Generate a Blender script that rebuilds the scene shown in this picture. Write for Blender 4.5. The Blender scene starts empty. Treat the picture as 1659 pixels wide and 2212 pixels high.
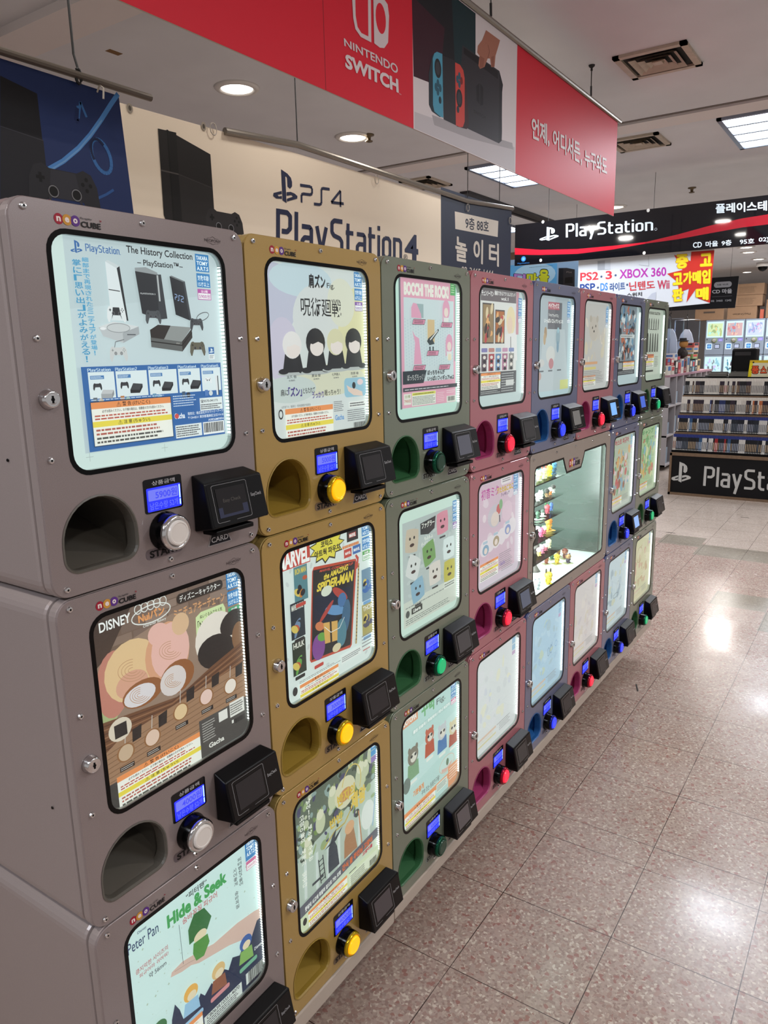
import bpy, bmesh, math, random
from mathutils import Vector, Matrix
SC = bpy.context.scene
COL = SC.collection
PI = math.pi
random.seed(7)

# ------------------------------------------------------------------ camera
cam = bpy.data.cameras.new('camera')
cam.sensor_fit = 'VERTICAL'; cam.sensor_height = 36.0; cam.sensor_width = 27.0
cam.lens = 26.14; cam.clip_start = 0.02; cam.clip_end = 60
cam_o = bpy.data.objects.new('camera', cam); COL.objects.link(cam_o)
R_ = ((0.5586159, -0.8291749, -0.0204263), (-0.1866201, -0.1016544, -0.9771588), (0.8081591, 0.5496683, -0.2115264))
cam_o.matrix_world = Matrix(((R_[0][0], -R_[1][0], -R_[2][0], -0.5014875),
                             (R_[0][1], -R_[1][1], -R_[2][1], -0.846825),
                             (R_[0][2], -R_[1][2], -R_[2][2], 1.4667375), (0, 0, 0, 1)))
SC.camera = cam_o
# ------------------------------------------------------------------ world and exposure
AMBIENT = 0.40
DOWN_W = 12.0
TROFFER_W = 30.0
w = bpy.data.worlds.new('world'); SC.world = w; w.use_nodes = True
w.node_tree.nodes['Background'].inputs[0].default_value = (1.0, 0.96, 0.95, 1)
w.node_tree.nodes['Background'].inputs[1].default_value = AMBIENT
vs = SC.view_settings
SC.display_settings.display_device = 'sRGB'
vs.view_transform = 'Standard'; vs.look = 'None'; vs.gamma = 1.0; vs.use_curve_mapping = False
vs.exposure = 0.12
CEIL = 2.65

# ------------------------------------------------------------------ helpers
def lin(c):
    if isinstance(c, str):
        c = tuple(int(c[i:i+2], 16) / 255 for i in (0, 2, 4))
    return tuple((v / 12.92 if v <= 0.04045 else ((v + 0.055) / 1.055) ** 2.4) for v in c[:3]) + (1.0,)

MATS = {}
def mat(name, col='808080', rough=0.5, metal=0.0, coat=0.0, emit=None, estr=0.0, noise=0.0, nscale=400, attr=False, eattr=0.0, spec=0.5, bump=0.0):
    if name in MATS: return MATS[name]
    m = bpy.data.materials.new(name); m.use_nodes = True
    nt = m.node_tree; b = nt.nodes['Principled BSDF']; L = nt.links
    b.inputs['Base Color'].default_value = lin(col); b.inputs['Roughness'].default_value = rough
    b.inputs['Metallic'].default_value = metal; b.inputs['Coat Weight'].default_value = coat
    b.inputs['Coat Roughness'].default_value = 0.04; b.inputs['Specular IOR Level'].default_value = spec
    if emit:
        b.inputs['Emission Color'].default_value = lin(emit); b.inputs['Emission Strength'].default_value = estr
    if noise:
        tc = nt.nodes.new('ShaderNodeTexCoord'); n = nt.nodes.new('ShaderNodeTexNoise')
        n.inputs['Scale'].default_value = nscale; n.inputs['Detail'].default_value = 2
        L.new(tc.outputs['Object'], n.inputs['Vector'])
        hs = nt.nodes.new('ShaderNodeHueSaturation'); hs.inputs['Color'].default_value = lin(col)
        mr = nt.nodes.new('ShaderNodeMapRange'); mr.inputs[1].default_value = 0.25; mr.inputs[2].default_value = 0.75
        mr.inputs[3].default_value = 1 - noise; mr.inputs[4].default_value = 1 + noise
        L.new(n.outputs['Fac'], mr.inputs[0]); L.new(mr.outputs[0], hs.inputs['Value']); L.new(hs.outputs[0], b.inputs['Base Color'])
        if bump:
            bp = nt.nodes.new('ShaderNodeBump'); bp.inputs['Strength'].default_value = bump; bp.inputs['Distance'].default_value = 0.001
            L.new(n.outputs['Fac'], bp.inputs['Height']); L.new(bp.outputs[0], b.inputs['Normal'])
    if attr:
        a = nt.nodes.new('ShaderNodeAttribute'); a.attribute_name = 'ink'
        L.new(a.outputs['Color'], b.inputs['Base Color'])
        if eattr:
            # back-lit translucent sheet: the ink filters the white light behind it
            hs = nt.nodes.new('ShaderNodeHueSaturation'); hs.inputs['Value'].default_value = 0.35
            L.new(a.outputs['Color'], hs.inputs['Color']); L.new(hs.outputs[0], b.inputs['Base Color'])
            L.new(a.outputs['Color'], b.inputs['Emission Color']); b.inputs['Emission Strength'].default_value = eattr
    MATS[name] = m
    return m

def glass(name, tint='ffffff', fres=1.45, rough=0.0):
    if name in MATS: return MATS[name]
    m = bpy.data.materials.new(name); m.use_nodes = True; nt = m.node_tree; nt.nodes.clear()
    o = nt.nodes.new('ShaderNodeOutputMaterial'); mx = nt.nodes.new('ShaderNodeMixShader')
    t = nt.nodes.new('ShaderNodeBsdfTransparent'); t.inputs[0].default_value = lin(tint)
    g = nt.nodes.new('ShaderNodeBsdfGlossy'); g.inputs['Roughness'].default_value = rough
    f = nt.nodes.new('ShaderNodeFresnel'); f.inputs['IOR'].default_value = fres
    nt.links.new(f.outputs[0], mx.inputs[0]); nt.links.new(t.outputs[0], mx.inputs[1]); nt.links.new(g.outputs[0], mx.inputs[2])
    nt.links.new(mx.outputs[0], o.inputs[0]); MATS[name] = m
    return m

INK = mat('printed_ink', attr=True, rough=0.5, spec=.2)
INK_GLOSS = mat('glossy_printed_ink', attr=True, rough=0.12, spec=.3)
INK_SATIN = mat('satin_banner_ink', attr=True, rough=0.5, spec=.2)
LIT = mat('backlit_print', attr=True, rough=0.5, eattr=0.80)
SCREENINK = mat('screen_print', attr=True, rough=0.2, eattr=1.15)
CHROME = mat('chrome', 'd8d8d8', 0.14, 1.0)
STEEL = mat('steel', '9a958e', 0.35, 0.9)
BLACK = mat('black_plastic', '060608', 0.35, spec=.18)
BLACKG = mat('black_gloss', '040405', 0.15, spec=.18)
WHITEP = mat('white_plastic', 'd9d6d2', 0.4)
GLASS = glass('clear_glass')

def link(o, parent=None):
    COL.objects.link(o)
    if parent: o.parent = parent
    return o

def tag(o, label, cat, group=None, kind=None):
    if label: o['label'] = label
    if cat: o['category'] = cat
    if group: o['group'] = group
    if kind: o['kind'] = kind
    return o

def thing(name, label, cat, loc=(0, 0, 0), rotz=0, group=None):
    o = bpy.data.objects.new(name, None); o.empty_display_size = 0.05
    link(o); o.location = loc; o.rotation_euler = (0, 0, rotz)
    return tag(o, label, cat, group)

def obj(name, bm, mats, parent=None, loc=None, smooth=False):
    me = bpy.data.meshes.new(name)
    if isinstance(bm, bpy.types.Mesh): me = bm
    else:
        bmesh.ops.recalc_face_normals(bm, faces=bm.faces)
        bm.to_mesh(me); bm.free()
        for m in (mats if isinstance(mats, (list, tuple)) else [mats]): me.materials.append(m)
        if smooth:
            for p in me.polygons: p.use_smooth = True
    o = bpy.data.objects.new(name, me); link(o, parent)
    if loc: o.location = loc
    return o

def box(bm, x0, x1, y0, y1, z0, z1, mi=0, bev=0.0):
    r = bmesh.ops.create_cube(bm, size=1.0)
    for v in r['verts']:
        v.co = ((x0 + x1) / 2 + v.co.x * (x1 - x0), (y0 + y1) / 2 + v.co.y * (y1 - y0), (z0 + z1) / 2 + v.co.z * (z1 - z0))
    fs = set(f for v in r['verts'] for f in v.link_faces)
    for f in fs: f.material_index = mi
    if bev:
        es = set(e for v in r['verts'] for e in v.link_edges)
        rr = bmesh.ops.bevel(bm, geom=list(es), offset=bev, segments=2, affect='EDGES', profile=0.5)
        for f in rr['faces']: f.material_index = mi
    return fs

def newbox(x0, x1, y0, y1, z0, z1, bev=0.0):
    bm = bmesh.new(); box(bm, x0, x1, y0, y1, z0, z1, 0, bev); return bm

def tube(bm, pts, r, n=8, mi=0, cap=True):
    rings = []
    pts = [Vector(p) for p in pts]
    for i, p in enumerate(pts):
        d = (pts[min(i + 1, len(pts) - 1)] - pts[max(i - 1, 0)]).normalized()
        a = Vector((0, 0, 1)) if abs(d.z) < 0.9 else Vector((1, 0, 0))
        u = d.cross(a).normalized(); v = d.cross(u)
        rr = r[i] if isinstance(r, (list, tuple)) else r
        rings.append([bm.verts.new(p + u * math.cos(2 * PI * k / n) * rr + v * math.sin(2 * PI * k / n) * rr) for k in range(n)])
    for a, b in zip(rings, rings[1:]):
        for k in range(n):
            f = bm.faces.new((a[k], a[(k + 1) % n], b[(k + 1) % n], b[k])); f.material_index = mi
    if cap:
        bm.faces.new(rings[0]).material_index = mi; bm.faces.new(rings[-1][::-1]).material_index = mi

def lathe(bm, prof, c, axis='z', n=24, mi=0):
    """prof: (radius, height) list around the axis through c"""
    rings = []
    for r, h in prof:
        ring = []
        for k in range(n):
            a = 2 * PI * k / n; x, y = r * math.cos(a), r * math.sin(a)
            ring.append(bm.verts.new((c[0] + x, c[1] + y, c[2] + h) if axis == 'z' else (c[0] + x, c[1] - h, c[2] + y)))
        rings.append(ring)
    for a, b in zip(rings, rings[1:]):
        for k in range(n):
            bm.faces.new((a[k], a[(k + 1) % n], b[(k + 1) % n], b[k])).material_index = mi
    bm.faces.new(rings[0]).material_index = mi; bm.faces.new(rings[-1]).material_index = mi

def ball(bm, c, r, sx=1, sy=1, sz=1, mi=0, sub=2):
    q = bmesh.ops.create_icosphere(bm, subdivisions=sub, radius=r)
    for v in q['verts']: v.co = (c[0] + v.co.x * sx, c[1] + v.co.y * sy, c[2] + v.co.z * sz)
    for f in set(f for v in q['verts'] for f in v.link_faces): f.material_index = mi; f.smooth = True

def rrect(x0, z0, x1, z1, r, n=6):
    if not isinstance(r, (list, tuple)): r = (r,) * 4     # bl, br, tr, tl
    P = []
    for (cx, cz, a0, q) in ((x0 + r[0], z0 + r[0], PI, r[0]), (x1 - r[1], z0 + r[1], 1.5 * PI, r[1]),
                            (x1 - r[2], z1 - r[2], 0, r[2]), (x0 + r[3], z1 - r[3], 0.5 * PI, r[3])):
        for k in range(n + 1):
            a = a0 + k * PI / 2 / n; P.append((cx + q * math.cos(a), cz + q * math.sin(a)))
    return P

def inset(P, d):
    n = len(P); area = sum(P[i][0] * P[(i + 1) % n][1] - P[(i + 1) % n][0] * P[i][1] for i in range(n))
    s = 1 if area > 0 else -1; out = []
    for i in range(n):
        a, b, c = Vector(P[i - 1]), Vector(P[i]), Vector(P[(i + 1) % n])
        e1 = (b - a); e2 = (c - b)
        if e1.length < 1e-9: e1 = e2
        if e2.length < 1e-9: e2 = e1
        n1 = Vector((-e1.y, e1.x)).normalized(); n2 = Vector((-e2.y, e2.x)).normalized()
        m = (n1 + n2); m = m.normalized() if m.length > 1e-6 else n1
        k = max(0.5, m.dot(n1))
        out.append((b.x + m.x * d * s / k, b.y + m.y * d * s / k))
    return out

def plate(outer, holes, y0, y1, bev=0.0, back=False, bm=None, mi=0):
    """solid sheet in the xz plane from y0 (front) to y1 with holes and chamfered front edges"""
    bm = bm or bmesh.new()
    loops = [outer] + list(holes); front = []; alle = []
    for i, P in enumerate(loops):
        Q = inset(P, bev if i == 0 else -bev) if bev else P
        f = [bm.verts.new((x, y0, z)) for x, z in Q]
        s = [bm.verts.new((x, y0 + bev, z)) for x, z in P] if bev else f
        b = [bm.verts.new((x, y1, z)) for x, z in P]
        n = len(P)
        for k in range(n):
            if bev: bm.faces.new((f[k], f[(k + 1) % n], s[(k + 1) % n], s[k])).material_index = mi
            bm.faces.new((s[k], s[(k + 1) % n], b[(k + 1) % n], b[k])).material_index = mi
        for k in range(n):
            alle.append(bm.edges.get((f[k], f[(k + 1) % n])))
        front.append((f, b))
    if holes:
        r = bmesh.ops.triangle_fill(bm, use_beauty=True, use_dissolve=False, edges=alle)
        for g in r['geom']:
            if isinstance(g, bmesh.types.BMFace): g.material_index = mi
    else:
        bm.faces.new(front[0][0]).material_index = mi
    if back and not holes: bm.faces.new(front[0][1][::-1]).material_index = mi
    return bm

# ---- printed art ---------------------------------------------------
TXT = {}
def text_mesh(s, bold=0.0, font=None):
    k = (s, bold)
    if k not in TXT:
        c = bpy.data.curves.new('t', 'FONT'); c.body = s; c.size = 1.0; c.offset = bold; c.resolution_u = 3
        o = bpy.data.objects.new('t', c); COL.objects.link(o)
        dg = bpy.context.evaluated_depsgraph_get(); dg.update()
        me = bpy.data.meshes.new_from_object(o.evaluated_get(dg))
        vs_ = [(v.co.x, v.co.y) for v in me.vertices]; fs = [tuple(p.vertices) for p in me.polygons]
        bpy.data.objects.remove(o); bpy.data.curves.remove(c); bpy.data.meshes.remove(me)
        if not vs_: vs_ = [(0, 0), (1, 0), (1, 1)]; fs = []
        x0 = min(v[0] for v in vs_); x1 = max(v[0] for v in vs_); z0 = min(v[1] for v in vs_); z1 = max(v[1] for v in vs_)
        TXT[k] = (vs_, fs, x0, x1, z0, z1)
    return TXT[k]

class Print:
    """flat ink shapes stacked on a surface; f maps art coordinates to a 3D point, eps is the ink thickness"""
    def __init__(s, O, U, V, f2=None, eps=2e-5):
        s.O, s.U, s.V = Vector(O), Vector(U), Vector(V); s.N = s.U.cross(s.V).normalized()
        s.f2 = f2 or (lambda a, b: (a, b)); s.eps = eps; s.k = 0; s.v = []; s.f = []; s.c = []
    def P(s, a, b):
        a, b = s.f2(a, b); return s.O + s.U * a + s.V * b + s.N * (s.eps * s.k)
    def add(s, pts, faces, col):
        s.k += 1; n = len(s.v); col = lin(col)
        P3 = [s.P(*p) for p in pts]; s.v += P3
        for f in faces:
            if len(f) > 2:
                nn = Vector((0, 0, 0))
                for i in range(len(f)):
                    nn += P3[f[i]].cross(P3[f[(i + 1) % len(f)]])
                if nn.dot(s.N) < 0: f = f[::-1]
                s.f.append([n + i for i in f]); s.c.append(col)
    def poly(s, pts, col): s.add(pts, [tuple(range(len(pts)))], col); return s
    def rect(s, a0, b0, a1, b1, col, r=0.0):
        if r: s.poly(rrect(min(a0, a1), min(b0, b1), max(a0, a1), max(b0, b1), r, 4), col)
        else: s.poly([(a0, b0), (a1, b0), (a1, b1), (a0, b1)], col)
        return s
    def ell(s, ca, cb, ra, rb, col, rot=0.0, n=20, a0=0, a1=2 * PI):
        c_, s_ = math.cos(rot), math.sin(rot); P = []
        for k in range(n):
            t = a0 + (a1 - a0) * k / (n if a1 - a0 > 6.2 else n - 1); x, y = ra * math.cos(t), rb * math.sin(t); P.append((ca + x * c_ - y * s_, cb + x * s_ + y * c_))
        s.poly(P, col); return s
    def line(s, pts, w_, col):
        q = []; fs = []
        for (a, b), (c, d) in zip(pts, pts[1:]):
            L = math.hypot(c - a, d - b) or 1; nx, ny = -(d - b) / L * w_ / 2, (c - a) / L * w_ / 2; n = len(q)
            q += [(a + nx, b + ny), (a - nx, b - ny), (c - nx, d - ny), (c + nx, d + ny)]; fs.append((n, n + 1, n + 2, n + 3))
        s.add(q, fs, col); return s
    def ring(s, ca, cb, ra, rb, w_, col, rot=0, a0=0, a1=2 * PI, n=24):
        c_, s_ = math.cos(rot), math.sin(rot)
        s.line([(ca + ra * math.cos(t) * c_ - rb * math.sin(t) * s_, cb + ra * math.cos(t) * s_ + rb * math.sin(t) * c_) for t in [a0 + (a1 - a0) * k / n for k in range(n + 1)]], w_, col); return s
    def text(s, t, a0, b0, a1, b1, col, bold=0.012, quad=None, shear=0.0):
        """fit text in the box: (a0,b0) lower left, (a1,b1) upper right in art coordinates; quad = BL,BR,TR,TL instead"""
        cjk = any(ord(ch) > 0x2000 for ch in t)
        if t.strip('0123456789.') == 'PlayStation' and not cjk: return s.word(t, [(a0, b0), (a1, b0), (a1, b1), (a0, b1)] if not quad else quad, col)
        lim = .006 if cjk else .02
        fat = max(0.0, bold - lim)
        v, f, x0, x1, z0, z1 = text_mesh(t, min(bold, lim))
        if not f: return s
        x0 -= fat; x1 += fat; z0 -= fat; z1 += fat
        offs = [(0, 0)] if fat < .004 else ([(fat * math.cos(k * PI / 3), fat * math.sin(k * PI / 3)) for k in range(6)] + ([(0, 0)] if fat > .05 else []))
        for ox, oz in offs:
            out = []
            for x, z in v:
                u = (x + ox - x0) / (x1 - x0); q = (z + oz - z0) / (z1 - z0)
                if quad:
                    (ax, ay), (bx, by), (cx, cy), (dx, dy) = quad
                    out.append(((ax * (1 - u) + bx * u) * (1 - q) + (dx * (1 - u) + cx * u) * q, (ay * (1 - u) + by * u) * (1 - q) + (dy * (1 - u) + cy * u) * q))
                else: out.append((a0 + (a1 - a0) * u + shear * q, b0 + (b1 - b0) * q))
            s.add(out, f, col)
        return s
    def word(s, t, quad, col):
        """the square-shouldered console wordmark drawn as strokes of even width"""
        L = {'P': ([[(.06, 0), (.06, 1)], [(.06, .94), (.36, .94), (.46, .86), (.46, .56), (.36, .47), (.18, .47)]], .52), 'l': ([[(.06, 0), (.06, 1)]], .12),
             'a': ([[(.04, .66), (.32, .66), (.38, .6), (.38, 0)], [(.38, .38), (.14, .38), (.06, .3), (.06, .12), (.14, .06), (.38, .06)]], .44), 'y': ([[(.05, .72), (.22, .08)], [(.40, .72), (.14, -.28)]], .46),
             'S': ([[(.48, .94), (.16, .94), (.07, .86), (.07, .62), (.15, .53), (.38, .47), (.46, .38), (.46, .14), (.37, .06), (.02, .06)]], .53), 't': ([[(.09, .92), (.09, .14), (.17, .06), (.31, .06)], [(.0, .66), (.31, .66)]], .33),
             'i': ([[(.06, 0), (.06, .72)], [(.06, .86), (.06, 1)]], .12), 'o': ([[(.14, .66), (.30, .66), (.38, .58), (.38, .14), (.30, .06), (.14, .06), (.06, .14), (.06, .58), (.14, .66)]], .44), 'n': ([[(.06, 0), (.06, .72)], [(.06, .66), (.30, .66), (.38, .58), (.38, 0)]], .44),
             '.': ([[(.06, .0), (.06, .08)]], .12), '2': ([[(.04, .94), (.36, .94), (.44, .86), (.44, .6), (.06, .06), (.46, .06)]], .5), '3': ([[(.04, .94), (.44, .94), (.44, .06), (.04, .06)], [(.14, .5), (.44, .5)]], .5), '4': ([[(.34, 0), (.34, .94), (.04, .3), (.48, .3)]], .5), '5': ([[(.44, .94), (.06, .94), (.06, .52), (.44, .52), (.44, .06), (.04, .06)]], .5)}
        segs = []; x = 0.0
        for ch in t:
            st, wd = L.get(ch, L['o']); segs += [[(x + a, b) for a, b in p_] for p_ in st]; x += wd + .09
        W_ = x - .09; lw = .125; layers = {k: ([], []) for k in range(7)}; cnt = 0
        zmin = -.28; zr = 1.0 - zmin
        for p_ in segs:
            for i_, ((a, b), (c, d)) in enumerate(zip(p_, p_[1:])):
                q, fs = layers[cnt % 6]; cnt += 1
                l_ = math.hypot(c - a, d - b) or 1; nx, ny = -(d - b) / l_ * lw / 2, (c - a) / l_ * lw / 2; n = len(q); q += [(a + nx, b + ny), (a - nx, b - ny), (c - nx, d - ny), (c + nx, d + ny)]; fs.append((n, n + 1, n + 2, n + 3))
            q, fs = layers[6]
            for a, b in p_[1:-1]:
                n = len(q); q += [(a + lw * .5 * math.cos(k * PI / 4), b + lw * .5 * math.sin(k * PI / 4)) for k in range(8)]; fs.append(tuple(range(n, n + 8)))
        (ax, ay), (bx, by), (cx, cy), (dx, dy) = quad
        for q, fs in layers.values():
            out = []
            for a, b in q:
                u = a / W_; v = (b - zmin) / zr
                out.append(((ax * (1 - u) + bx * u) * (1 - v) + (dx * (1 - u) + cx * u) * v, (ay * (1 - u) + by * u) * (1 - v) + (dy * (1 - u) + cy * u) * v))
            if fs: s.add(out, fs, col)
        return s
    def vtext(s, t, a0, b0, a1, b1, col, bold=0.012):
        n = len(t); h = (b1 - b0) / n
        for i, ch in enumerate(t):
            sh = (a1 - a0) * .38 if ch in '！!' else 0
            if ch.strip(): s.text(ch, a0 + sh, b1 - h * (i + .92), a1 - sh, b1 - h * (i + .08), col, bold)
        return s
    def fine(s, a0, b0, a1, b1, rows, col, fill=0.5, wmin=.02, wmax=.08):
        """small print too fine to read: rows of word-sized marks"""
        q = []; fs = []; h = (b1 - b0) / rows; W_ = abs(a1 - a0); sg = 1 if a1 > a0 else -1
        rnd = random.Random(int(abs(a0 * 977 + b0 * 331 + rows) * 1000))
        for i in range(rows):
            x = 0; e = W_ * rnd.uniform(.8, 1)
            while x < e:
                l = min(rnd.uniform(wmin, wmax) * W_, e - x); b = b0 + h * (i + .5 - fill / 2); n = len(q)
                q += [(a0 + sg * x, b), (a0 + sg * (x + l), b), (a0 + sg * (x + l), b + h * fill), (a0 + sg * x, b + h * fill)]
                fs.append((n, n + 1, n + 2, n + 3)); x += l + .012 * W_
        s.add(q, fs, col); return s
    def bars(s, a0, b0, a1, b1, col='202020'):
        q = []; fs = []; rnd = random.Random(3); x = 0.0
        while x < 1:
            l = rnd.choice((.015, .03, .045)); n = len(q); aa = a0 + (a1 - a0) * x; ab = a0 + (a1 - a0) * min(1, x + l)
            q += [(aa, b0), (ab, b0), (ab, b1), (aa, b1)]; fs.append((n, n + 1, n + 2, n + 3)); x += l + rnd.choice((.015, .03))
        s.add(q, fs, col); return s
    def build(s, name, m, parent=None, loc=None):
        me = bpy.data.meshes.new(name); me.from_pydata(s.v, [], s.f)
        ca = me.color_attributes.new('ink', 'FLOAT_COLOR', 'CORNER')
        i = 0; buf = []
        for p, c in zip(s.f, s.c): buf += list(c) * len(p)
        ca.data.foreach_set('color', buf)
        me.materials.append(m); me.update()
        o = bpy.data.objects.new(name, me); link(o, parent)
        if loc: o.location = loc
        return o

def yprint(y, eps=3e-5): return Print((0, y, 0), (1, 0, 0), (0, 0, 1), eps=eps)      # art coords (x, z), faces -y
def xprint(x, eps=3e-5): return Print((x, 0, 0), (0, -1, 0), (0, 0, 1), eps=eps)      # art coords (-y, z), faces -x

def ps_mark(p, a0, b0, a1, b1, col, slant=0):
    m = lambda L: [(a0 + (a1 - a0) * x, b1 + (b0 - b1) * y) for x, y in L]
    p.poly(m([(.37, .0), (.62, .08), (.76, .18), (.8, .3), (.79, .44), (.70, .53), (.60, .48), (.60, .22), (.56, .17), (.53, .2), (.53, 1.0), (.37, .94)]), col)
    p.poly(m([(.55, .66), (.72, .62), (.88, .64), (1.0, .70), (.99, .78), (.55, .95), (.55, .86), (.80, .76), (.76, .71), (.55, .77)]), col)
    p.poly(m([(.35, .66), (.35, .75), (.18, .81), (.22, .85), (.35, .81), (.35, .9), (.12, .93), (0, .87), (.02, .78)]), col)

def ps4_text(p, q, col, w_, two=False):
    """the thin rounded PS4 lettering in the quad BL,BR,TR,TL"""
    (ax, ay), (bx, by), (cx, cy), (dx, dy) = q
    def m(L): return [((ax * (1 - u) + bx * u) * (1 - v) + (dx * (1 - u) + cx * u) * v, (ay * (1 - u) + by * u) * (1 - v) + (dy * (1 - u) + cy * u) * v) for u, v in L]
    p.line(m([(0, 1), (.22, 1), (.26, .92), (.26, .6), (.22, .52), (.06, .52), (.03, .45), (.03, 0)]), w_, col)
    p.line(m([(.66, 1), (.50, 1), (.47, .93), (.47, .08), (.43, 0), (.30, 0)]), w_, col)
    p.line(m([(.72, 1), (.96, 1), (1, .9), (1, .6), (.74, .4), (.72, 0), (1, 0)] if two else [(1, .22), (.70, .22), (.92, 1), (.92, 0)]), w_, col)

def gamepad(p, cx, cy, s, col, dark='15151a', mid=None):
    """a game controller seen from the front, s = width"""
    sx = s; s_ = s * getattr(p, 'vd', 1)
    L = [(-.5, .12), (-.42, .27), (-.3, .31), (-.2, .26), (.2, .26), (.3, .31), (.42, .27), (.5, .12), (.54, -.22), (.48, -.4), (.4, -.4), (.27, -.1), (-.27, -.1), (-.4, -.4), (-.48, -.4), (-.54, -.22)]
    p.poly([(cx + s * a, cy + s_ * b) for a, b in L], col)
    if mid: p.poly([(cx + s * a, cy + s_ * b) for a, b in ((-.18, .25), (.18, .25), (.24, -.09), (.3, -.3), (.2, -.1), (-.2, -.1), (-.3, -.3), (-.24, -.09))], mid)
    for a in (-.17, .17): p.ell(cx + s * a, cy + s_ * -.02, s * .085, s * .085, dark); p.ring(cx + s * a, cy - s_ * .02, s * .07, s * .07, s * .015, '77777c')
    for a, b in ((.34, .2), (.34, .06), (.28, .13), (.4, .13)): p.ell(cx + s * a, cy + s_ * b, s * .028, s * .028, dark if col != dark else '77777c', n=10)
    p.rect(cx - s * .4, cy + s_ * .11, cx - s * .28, cy + s_ * .15, dark if col != dark else '77777c'); p.rect(cx - s * .36, cy + s_ * .07, cx - s * .32, cy + s_ * .19, dark if col != dark else '77777c')
# ------------------------------------------------------------------ the posters behind the windows (u right, v down, 0..1)
def tomy(p, u0, u1, v0, age, price, pc='b0559f', kor=False, s=1.0):
    B = '2f7cb5'; h = .085 * s
    p.rect(u0, v0, u1, v0 + h, B); d = (u1 - u0) * .08
    for i, t in enumerate(('TAKARA', 'TOMY', 'A.R.T.S')):
        p.text(t, u0 + d, v0 + h * (.33 + .3 * i), u1 - d, v0 + h * (.1 + .3 * i), 'e2f2f4', .03)
    p.rect(u0, v0 + h * 1.1, u1, v0 + h * 1.9, B)
    p.text('対象年齢', u0 + d, v0 + h * 1.52, u1 - d, v0 + h * 1.2, 'e2f2f4'); p.text(age, u0 + d, v0 + h * 1.85, u1 - d, v0 + h * 1.58, 'e2f2f4')
    p.rect(u0, v0 + h * 2, u1, v0 + h * 2.62, pc); p.rect(u0 + d * .5, v0 + h * 2.24, u1 - d * .5, v0 + h * 2.58, 'e8efec')
    p.text('全%s種' % price[1], u0 + d * 3, v0 + h * 2.21, u1 - d * 3, v0 + h * 2.05, 'f0e4ee'); p.text(price[0] + '원', u0 + d, v0 + h * 2.54, u1 - d, v0 + h * 2.29, pc)

def warn(p, u0, v0, u1, v1, k='202024'):
    H = v1 - v0; p.rect(u0, v0, u1, v1, 'e3e9df'); p.rect(u0, v0, u1, v0 + H * .15, 'dd8f55')
    c = (u0 + u1) / 2; w_ = (u1 - u0)
    p.text('⚠ 警 告 (けいこく)', c - w_ * .2, v0 + H * .14, c + w_ * .22, v0 + H * .02, '2a2018'); p.text('必ずお読みください。お子様の場合は、保護者の方がお読みください。', c - w_ * .38, v0 + H * .25, c + w_ * .4, v0 + H * .18, k, 0.01)
    p.fine(u0 + w_ * .03, v0 + H * .28, u1 - w_ * .03, v0 + H * .42, 2, 'b25a4c')
    p.rect(u0, v0 + H * .44, u1, v0 + H * .57, 'dcd04c'); p.text('⚠ 注 意 (ちゅうい)', c - w_ * .2, v0 + H * .56, c + w_ * .2, v0 + H * .45, '3a3418')
    p.fine(u0 + w_ * .03, v0 + H * .6, u1 - w_ * .03, v0 + H * .78, 2, 'a85c50'); p.fine(u0 + w_ * .03, v0 + H * .79, u1 - w_ * .03, v0 + H * .97, 2, '50524e')

def star(p, cx, cy, r, col, n=12, ry=None, inner=.7, rot=0):
    ry = ry or r
    p.poly([(cx + (r if k % 2 == 0 else r * inner) * math.cos(rot + PI * k / n), cy + (ry if k % 2 == 0 else ry * inner) * math.sin(rot + PI * k / n)) for k in range(2 * n)], col)

def iso(p, x, y, w_, d, h, top, front, side, dx=.4):
    """simple box drawn in perspective: front lower-left corner x,y"""
    p.poly([(x, y), (x + w_, y + h * .1), (x + w_, y + h * .1 - h), (x, y - h)], front)
    p.poly([(x + w_, y + h * .1), (x + w_ + d * dx, y - d * .5), (x + w_ + d * dx, y - d * .5 - h), (x + w_, y + h * .1 - h)], side)
    p.poly([(x, y - h), (x + w_, y + h * .1 - h), (x + w_ + d * dx, y - d * .5 - h), (x + d * dx, y - d * .6 - h)], top)

def doll(p, cx, v0, s, hair, body, skin='d9d4cd', back=None):
    """generic round-headed sitting figure"""
    p.ell(cx, v0 + s * 1.0, s * .62, s * .07, 'a9b3b0'); p.poly([(cx - s * .3, v0 + s * .52), (cx + s * .3, v0 + s * .52), (cx + s * .42, v0 + s * .98), (cx - s * .42, v0 + s * .98)], body)
    p.ell(cx - s * .38, v0 + s * .95, s * .2, s * .07, body); p.ell(cx + s * .4, v0 + s * .95, s * .2, s * .07, body)
    p.ell(cx, v0 + s * .3, s * .38, s * .34, hair); p.ell(cx + s * .04, v0 + s * .42, s * .27, s * .2, skin)
    p.poly([(cx - s * .3, v0 + s * .12), (cx + s * .32, v0 + s * .12), (cx + s * .3, v0 + s * .34), (cx + s * .1, v0 + s * .28), (cx - s * .12, v0 + s * .34), (cx - s * .28, v0 + s * .3)], hair)

WHT = 'c6dcd6'
def blank(p, c=WHT): p.rect(-.06, -.06, 1.06, 1.06, c)

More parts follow.
